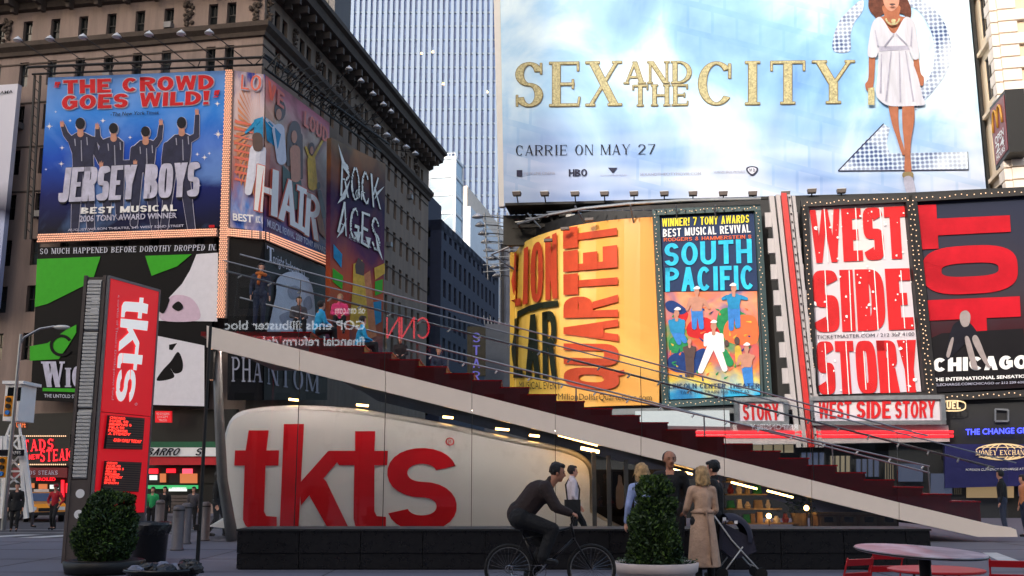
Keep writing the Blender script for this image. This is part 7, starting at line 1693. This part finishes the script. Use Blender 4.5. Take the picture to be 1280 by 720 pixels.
        if longhair:
            for k in range(22):
                a_ = math.pi * (k / 21) ; d = sd * math.cos(a_) - f * math.sin(a_); p0 = c + d * .085; p1 = p0 - ZU * (.16 + rr.uniform(-.02, .04)) + d * rr.uniform(.0, .035); cap(m, p0, p1, .032, .02)
        if fine:
            for k in range(70):
                a_ = rr.uniform(0, 6.28); b_ = rr.uniform(-.2, 1.35); d = (sd * math.cos(a_) * math.cos(b_) - f * abs(math.sin(a_)) * math.cos(b_) + up * math.sin(b_))
                if bald and b_ > .5: continue
                p0 = c + d * (.098 if not bald else .09); L_ = .05 if not longhair else rr.uniform(.08, .22); cap(m, p0, p0 + (d * .25 - ZU * .9 + sd * rr.uniform(-.2, .2)) * L_, .009, .004)
        hm = vox(m, .009 if fine else .02, 1)
        # trim the part over the face
        keep = [i for i, q in enumerate(hm.f) if not ((hm.v[q[0]] - h).dot(f) > .035 and (hm.v[q[0]] - h).dot(up) < (.085 if not bald else .3)) and not (bald and (hm.v[q[0]] - h).dot(f) > -.0)]
        hm.f = [hm.f[i] for i in keep]; hm.m = [0] * len(keep)
        obj('hair', hm, hair, t, True, loc=(0, 0, 0))
    if fine:
        for q in (-1, 1):
            m = MB(); m.ball(h + f * .085 + sd * q * .031 + up * .018, .0115, 8, 6, 0, (1, 1, .75)); obj('eye', m, 'hair_black', t, True, loc=(0, 0, 0))
            m = MB(); m.bar(h + f * .094 + sd * q * .016 + up * .04, h + f * .082 + sd * q * .05 + up * .042, .008); obj('eyebrow', m, hair if not longhair else 'hair_dark', t, loc=(0, 0, 0))
        m = MB(); m.box(h + f * .094 - up * .05, (.045, .012, .007), (sd, f, up)); obj('mouth', m, 'hair_brown', t, loc=(0, 0, 0))
    if hat: m = MB(); m.ball(h + up * .075, .1, 12, 8, 0, (1, 1, .75)); m.box(h + up * .06 + f * .12, (.14, .12, .012), (sd, f, up)); obj('cap', m, hat, t, True, loc=(0, 0, 0))
    t.location = loc; t.rotation_euler = (0, 0, heading); t.scale = (H_ / 1.75,) * 3
    WL[t.name] = Vector((0, 0, 0)); return t
# ---- cyclist and bicycle, riding to the right (local +y = picture right, local +x = towards the viewer)
YC = 14.46; kx = YC / 1298
hub_r = Vector((0, -.045, .34)); X0 = (636 - 640) * kx
def cy(px, py, x=0): return Vector((x, (px - 640) * kx - X0 - .045 + .045, 1.5 + (604.5 - py) * kx))
bk_ = thing('bicycle', 'black mountain bicycle being ridden past the booth to the right', 'bicycle', (0, 0, 0))
mat('bike_black', (24, 22, 24), .3, .2, var=.15); mat('chrome', (170, 170, 172), .2, .9, var=.1)
RW = .335; hr = Vector((0, 0, RW)); hf = Vector((0, 1.135, RW))
bb = Vector((0, .42, .3)); seat = Vector((0, .2, .93)); ht = Vector((0, .86, .92)); hb2 = Vector((0, .9, .74))
for nm, c in (('rear', hr), ('front', hf)):
    m = MB(); N_ = 40; m.tube([c + Vector((0, RW * .94 * math.cos(2 * math.pi * k / N_), RW * .94 * math.sin(2 * math.pi * k / N_))) for k in range(N_ + 1)], .024, 8, 0, False); wo = obj('wheel', m, 'tyre', bk_, True)
    m = MB(); m.tube([c + Vector((0, RW * .86 * math.cos(2 * math.pi * k / N_), RW * .86 * math.sin(2 * math.pi * k / N_))) for k in range(N_ + 1)], .011, 6, 0, False); obj('rim', m, 'grey_metal', wo, True)
    m = MB()
    for k in range(28): a = 2 * math.pi * k / 28; m.tube([c + Vector((.03 * (-1) ** k, .02 * math.cos(a + .6), .02 * math.sin(a + .6))), c + Vector((0, RW * .86 * math.cos(a), RW * .86 * math.sin(a)))], .0018, 3)
    obj('spokes', m, 'chrome', wo); m = MB(); m.tube([c - Vector((.05, 0, 0)), c + Vector((.05, 0, 0))], .022, 10); obj('hub', m, 'chrome', wo)
m = MB()
for a, b_, r_ in ((seat - ZU * .14, bb, .017), (seat - ZU * .2, ht - ZU * .03, .018), (bb, hb2, .021), (ht + ZU * .02, hb2, .02)): m.tube([a, b_], r_, 8)
for s_ in (-.05, .05):
    e = Vector((s_, 0, 0)); m.tube([hr + e, seat - ZU * .19], .009, 6); m.tube([hr + e, bb + e * .5], .01, 6)
obj('frame', m, 'bike_black', bk_, True)
m = MB()
for s_ in (-.055, .055): e = Vector((s_, 0, 0)); m.tube([hf + e, hf + e + (hb2 - hf) * .6, hb2 + e * .9], .012, 6)
m.tube([hb2 + Vector((-.05, 0, .0)), hb2 + Vector((.05, 0, 0))], .02, 8); obj('fork', m, 'bike_black', bk_, True)
m = MB(); m.tube([ht, ht + Vector((0, .03, .08)), ht + Vector((0, .07, .1))], .014, 8); st_p = ht + Vector((0, .07, .1)); m.tube([st_p - Vector((.29, .03, -.01)), st_p - Vector((.1, 0, 0)), st_p + Vector((.1, 0, 0)), st_p + Vector((.29, -.03, .01))], .012, 8); hbo = obj('handlebar', m, 'bike_black', bk_, True)
m = MB()
for s_ in (-1, 1): m.tube([st_p + Vector((s_ * .2, -.02, .01)), st_p + Vector((s_ * .3, -.035, .01))], .017, 8)
obj('grip', m, 'black', hbo, True)
m = MB(); m.ball(seat + Vector((0, -.06, .02)), .085, 12, 6, 0, (.9, 1.1, .35)); cap(m, seat + Vector((0, -.04, .02)), seat + Vector((0, .14, .025)), .035, .02); m.tube([seat, seat - ZU * .16], .013, 8); obj('saddle', m, 'black', bk_, True)
m = MB(); m.tube([bb + Vector((.06, .09 * math.cos(2 * math.pi * k / 24), .09 * math.sin(2 * math.pi * k / 24))) for k in range(25)], .006, 5); m.tube([bb - Vector((.07, 0, 0)), bb + Vector((.08, 0, 0))], .02, 8)
pdr = bb + Vector((.09, .11, .13)); pdl = bb + Vector((-.09, -.11, -.13)); m.bar(bb + Vector((.08, 0, 0)), pdr, .02); m.bar(bb - Vector((.08, 0, 0)), pdl, .02); obj('crank', m, 'chrome', bk_)
for p in (pdr + Vector((.05, 0, 0)), pdl - Vector((.05, 0, 0))): m = MB(); m.box(p, (.09, .09, .022)); obj('pedal', m, 'black', bk_)
m = MB(); m.tube([hr + Vector((.06, .05 * math.cos(2 * math.pi * k / 16), .05 * math.sin(2 * math.pi * k / 16))) for k in range(17)], .008, 5); m.tube([hr + Vector((.06, 0, .05)), bb + Vector((.06, 0, .09))], .004, 4); m.tube([hr + Vector((.06, 0, -.05)), bb + Vector((.06, 0, -.09))], .004, 4); m.tube([hr + Vector((.07, .03, -.05)), hr + Vector((.07, .06, -.14))], .012, 6); obj('chain', m, 'chrome', bk_)
base_c = Vector(((636 - 640) * kx * 1.0, YC, 0))
bk_.location = base_c; bk_.rotation_euler = (0, 0, R(-90))
hnd = st_p + Vector((.25, -.02, .03)); hnd2 = st_p + Vector((-.25, -.02, .03))
J = dict(pel=(0, .14, 1.05), chest=(0, .38, 1.34), neck=(0, .56, 1.5), head=(0, .68, 1.63), shl=(-.18, .5, 1.43), shr=(.18, .5, 1.43), ell=(-.27, .64, 1.17), elr=(.26, .66, 1.16), wrl=tuple(hnd2 + Vector((0, -.07, .04))), wrr=tuple(hnd + Vector((0, -.07, .04))),
         hdl=(0, 1, -.25), hdr=(0, 1, -.25), hxl=(1, 0, 0), hxr=(-1, 0, 0), cul=(.95, 1, 0), cur=(.95, -1, 0),
         hil=(-.09, .15, 1.02), hir=(.09, .15, 1.02), knr=(.12, .6, .87), knl=(-.1, .5, .64), anr=(.12, .46, .5), anl=(-.12, .27, .24), ftr=(0, 1, -.15), ftl=(0, 1, -.3), face=(.1, 1, -.18))
person('cyclist in a dark brown jacket leaning over his handlebars, short black hair', base_c, R(-90), 'brown_jacket', 'black_cloth', 'hair_black', J, True, 1.75, skin='skin_tan', slim=1.3)
# ---- man walking behind the cyclist
p = gr(716, 684); 
pw_ = person('man walking behind the cyclist in a white shirt with a black shoulder bag', p, R(-80), 'white_shirt', 'black_cloth', 'hair_dark', dict(knl=(-.1, .26, .52), anl=(-.1, .4, .12), knr=(.1, .02, .48), anr=(.1, -.28, .14), wrr=(.2, .12, .9), wrl=(-.24, .1, .9)), True, 1.88)
bg = thing('shoulder_bag', 'black shoulder bag hanging from the strap of the man in white', 'bag', (0, 0, 0)); m = MB(); m.box((.27, -.06, .9), (.1, .34, .26)); obj('pouch', m, 'black_cloth', bg); m = MB(); m.tube([(.27, .08, 1.0), (.17, .13, 1.25), (-.05, .1, 1.44), (-.1, -.03, 1.5), (0, -.15, 1.35), (.26, -.17, 1.0)], .018, 6); obj('strap', m, 'black_cloth', bg); bg.location = p; bg.rotation_euler = (0, 0, R(-80)); bg.scale = (1.88 / 1.75,) * 3
# ---- the group by the planter
def at(px, Y): return Vector(((px - 640) * Y / 1298 * 1.0, Y, 0))
person('blonde woman seen from behind in a pale blue top, half hidden by the tall bush', at(802, 16.5), R(15), 'pale_blue', 'denim', 'hair_blonde', dict(shl=(-.16, 0, 1.4), shr=(.16, 0, 1.4)), True, 1.78, longhair=True, slim=.92)
person('tall balding man in a black jacket with an open white collar facing the viewer', at(838, 17.0), R(168), 'black_wool', 'black_cloth', 'hair_grey', dict(face=(-.35, 1, -.05), wrr=(.1, .28, 1.02), elr=(.25, .02, 1.12), wrl=(-.2, .2, .95)), True, 2.0, open_collar=True, bald=True, skin='skin_tan')
tw_ = at(877, 16.2)
person('blonde woman in a long tan belted trench coat, back to the viewer', tw_, R(8), 'trench', 'black_cloth', 'hair_blonde', dict(shl=(-.17, 0, 1.4), shr=(.17, 0, 1.4), ell=(-.24, .06, 1.12), wrl=(-.2, .28, 1.05), elr=(.22, .02, 1.1), wrr=(.18, .2, .98), face=(-.25, 1, 0)), True, 1.73, longhair=True, coat=.86, slim=.97)
bt = thing('coat_belt', 'tan belt tied round the trench coat with one end hanging', 'belt', (0, 0, 0)); m = MB(); m.tube([(.178 * math.cos(R(15 * k)), .15 * math.sin(R(15 * k)), 1.06 + .0 * k) for k in range(25)], .016, 6); m.tube([(.0, -.17, 1.06), (.02, -.2, .9), (.03, -.22, .7), (.03, -.24, .5), (.04, -.24, .28)], .013, 6); m.box((.0, -.165, 1.06), (.06, .03, .06)); bt_o = obj('strap', m, 'trench_dark', bt, True); bt.location = tw_; bt.rotation_euler = (0, 0, R(8)); bt.scale = (1.73 / 1.75,) * 3
person('dark haired man with glasses in a black jacket facing left behind the trench coat', at(893, 17.2), R(70), 'black_wool', 'black_cloth', 'hair_black', dict(face=(.1, 1, -.15)), True, 1.84)
# stroller
mat('pram_navy', (38, 37, 54), .75, var=.15, scale=6, bump=.2)
sp_ = at(912, 16.9); sr = thing('stroller', 'folding baby stroller with a dark purple canopy behind the trench coat', 'stroller', sp_)
m = MB(); hood = []
for i in range(9):
    a = R(-10 + 115 * i / 8)
    for k in range(9):
        b_ = R(-90 + 180 * k / 8); hood.append(sp_ + Vector((-.05 + .36 * math.cos(a) * math.cos(b_ * .55) + .02, .27 * math.sin(b_), .62 + .4 * math.sin(a) * math.cos(b_ * .5))))
m.add(hood, [(i * 9 + k, i * 9 + k + 1, (i + 1) * 9 + k + 1, (i + 1) * 9 + k) for i in range(8) for k in range(8)]); obj('canopy', m, 'pram_navy', sr, True)
m = MB(); m.prism([sp_ + Vector(v) for v in ((-.16, -.22, .86), (.3, -.22, .62), (.34, -.22, .42), (-.02, -.22, .3), (-.2, -.22, .45))], (0, .44, 0)); obj('seat', m, 'pram_navy', sr)
m = MB()
for y in (-.24, .24):
    m.tube([sp_ + Vector((-.34, y, 1.02)), sp_ + Vector((-.05, y, .6)), sp_ + Vector((.38, y, .12))], .013, 6); m.tube([sp_ + Vector((-.2, y, .1)), sp_ + Vector((.12, y, .5))], .012, 6)
m.tube([sp_ + Vector((.3, -.24, .2)), sp_ + Vector((.3, .24, .2))], .01, 6); m.tube([sp_ + Vector((-.34, -.24, 1.02)), sp_ + Vector((-.34, .24, 1.02))], .014, 6); obj('frame', m, 'louvre', sr, True)
for x in (-.22, .4):
    for y in (-.24, .24): m = MB(); c = sp_ + Vector((x, y, .09)); m.tube([c - Vector((0, .02, 0)), c + Vector((0, .02, 0))], .09, 16); obj('wheel', m, 'tyre', sr)
m = MB()
for x, z in ((-.16, .93), (.02, .88)): m.box(sp_ + Vector((x, -.26, z)), (.05, .03, .05))
obj('buckle', m, 'white_print', sr)
# ---- people on the steps
def onstep(px, py, Y): return atY(px, py, Y)
SIT = dict(pel=(0, 0, .16), chest=(0, .05, .5), neck=(0, .06, .68), head=(0, .08, .84), shl=(-.18, .05, .62), shr=(.18, .05, .62), ell=(-.23, .12, .36), elr=(.23, .12, .36), wrl=(-.12, .32, .3), wrr=(.12, .32, .3), hil=(-.1, .02, .14), hir=(.1, .02, .14), knl=(-.13, .42, .22), knr=(.13, .42, .22), anl=(-.13, .46, -.2), anr=(.13, .46, -.2))
pz = onstep(323, 412, 30.2)
pr_ = person('person with dark hair and an orange scarf standing at the top of the glass steps', (pz.x, 30.2, pz.z + .05), R(200), 'denim', 'denim', 'hair_dark', {}, False, 1.95, longhair=True)
m = MB(); c = Vector((0, .02, 1.46)); m.tube([c + Vector((.12 * math.cos(R(30 * k)), .11 * math.sin(R(30 * k)), .02 * math.sin(k))) for k in range(13)], .05, 8); m.tube([(.05, .13, 1.42), (.08, .17, 1.15)], [.05, .04], 8); o = obj('scarf', m, 'orange_cloth', pr_, True, loc=(0, 0, 0))
for px, py, Y, top, lab, hdg, hr_ in ((397, 421, 29.0, 'blue_cloth', 'person in a bright blue jacket sitting near the top of the glass steps', R(-60), 'hair_dark'), (424, 408, 33.0, 'pink_cloth', 'person in a hot pink top sitting high on the glass steps', R(190), 'hair_blonde'), (449, 440, 29.4, 'blue_cloth', 'person in bright blue sitting two steps below the first blue jacket', R(-70), 'hair_dark'), (372, 412, 32.5, 'grey_cloth', 'person in grey sitting between the scarf wearer and the blue jacket', R(200), 'hair_dark')):
    pz = onstep(px, py, Y); person(lab, (pz.x, Y, pz.z), hdg, top, 'black_cloth', hr_, SIT, False, 1.9)
for px, py, Y, top, lab, hr_ in ((500, 456, 33.4, 'brown_jacket', 'person in dark brown sitting halfway up the glass steps', 'hair_dark'), (548, 470, 34.2, 'denim', 'person in denim blue sitting beside the brown jacket on the glass steps', 'hair_blonde')):
    pz = onstep(px, py, Y); person(lab, (pz.x, Y, pz.z), R(185), top, 'black_cloth', hr_, SIT, False, 1.7)
pz = onstep(1256, 655, 31); person('dark clothed man standing beyond the foot of the steps at the right edge', (pz.x, 31, max(0, 0)), R(60), 'black_wool', 'denim', 'hair_black', {}, False, 1.85)
pz = onstep(1284, 660, 29.5); person('person in a peach top cut off by the right edge of the photo', (pz.x, 29.5, 0), R(90), 'hair_orange', 'denim', 'hair_dark', {}, False, 1.7)
# ---- people across the street
p = gr(17, 664, -.28); person('man in a long dark coat crossing at the far left by the taxis', (p.x, p.y, -.28), R(-160), 'black_wool', 'black_cloth', 'hair_dark', dict(knl=(-.1, .15, .5), anl=(-.1, .1, .1)), False, 1.75, coat=.35)
p = gr(29, 660, -.3); person('striding person in a pale pink shirt just right of the dark coated man', (p.x, p.y, -.3), R(-100), 'poster_pink', 'grey_cloth', 'hair_dark', dict(knl=(-.1, .3, .55), anl=(-.1, .3, .12), knr=(.1, .0, .5), anr=(.1, -.35, .16)), False, 1.75)
p = gr(66, 662, -.3); person('man in a bright red jacket and red cap walking across the avenue', (p.x, p.y, -.3), R(170), 'red_cloth', 'black_cloth', 'hair_black', dict(elr=(.34, -.05, 1.15), wrr=(.2, .1, 1.0), ell=(-.34, -.05, 1.15), wrl=(-.28, .12, .95), knl=(-.12, .2, .5), anl=(-.14, .1, .1), anr=(.14, -.12, .1)), False, 1.72, hat='red_cloth')
for px, Yb, top, lab, hh in ((192, 43, 'green_cloth', 'person in a bright green shirt outside the pizza shop', 'hair_dark'), (207, 45, 'black_wool', 'person in black beside the green shirt outside the pizza shop', 'hair_black'), (243, 44, 'grey_cloth', 'person in grey near the pizza shop door', 'hair_dark')):
    q = at(px, Yb); person(lab, (q.x, Yb, -.44), R(180), top, 'black_cloth', hh, {}, False, 1.75)
p = gr(258, 674); person('man in a dark coat walking between the bollards and the booth corner', (p.x - .1, p.y + 1.2, 0), R(-90), 'black_wool', 'black_cloth', 'hair_grey', dict(knl=(-.1, .2, .5), anl=(-.1, .22, .1), anr=(.1, -.2, .12)), True, 1.8)
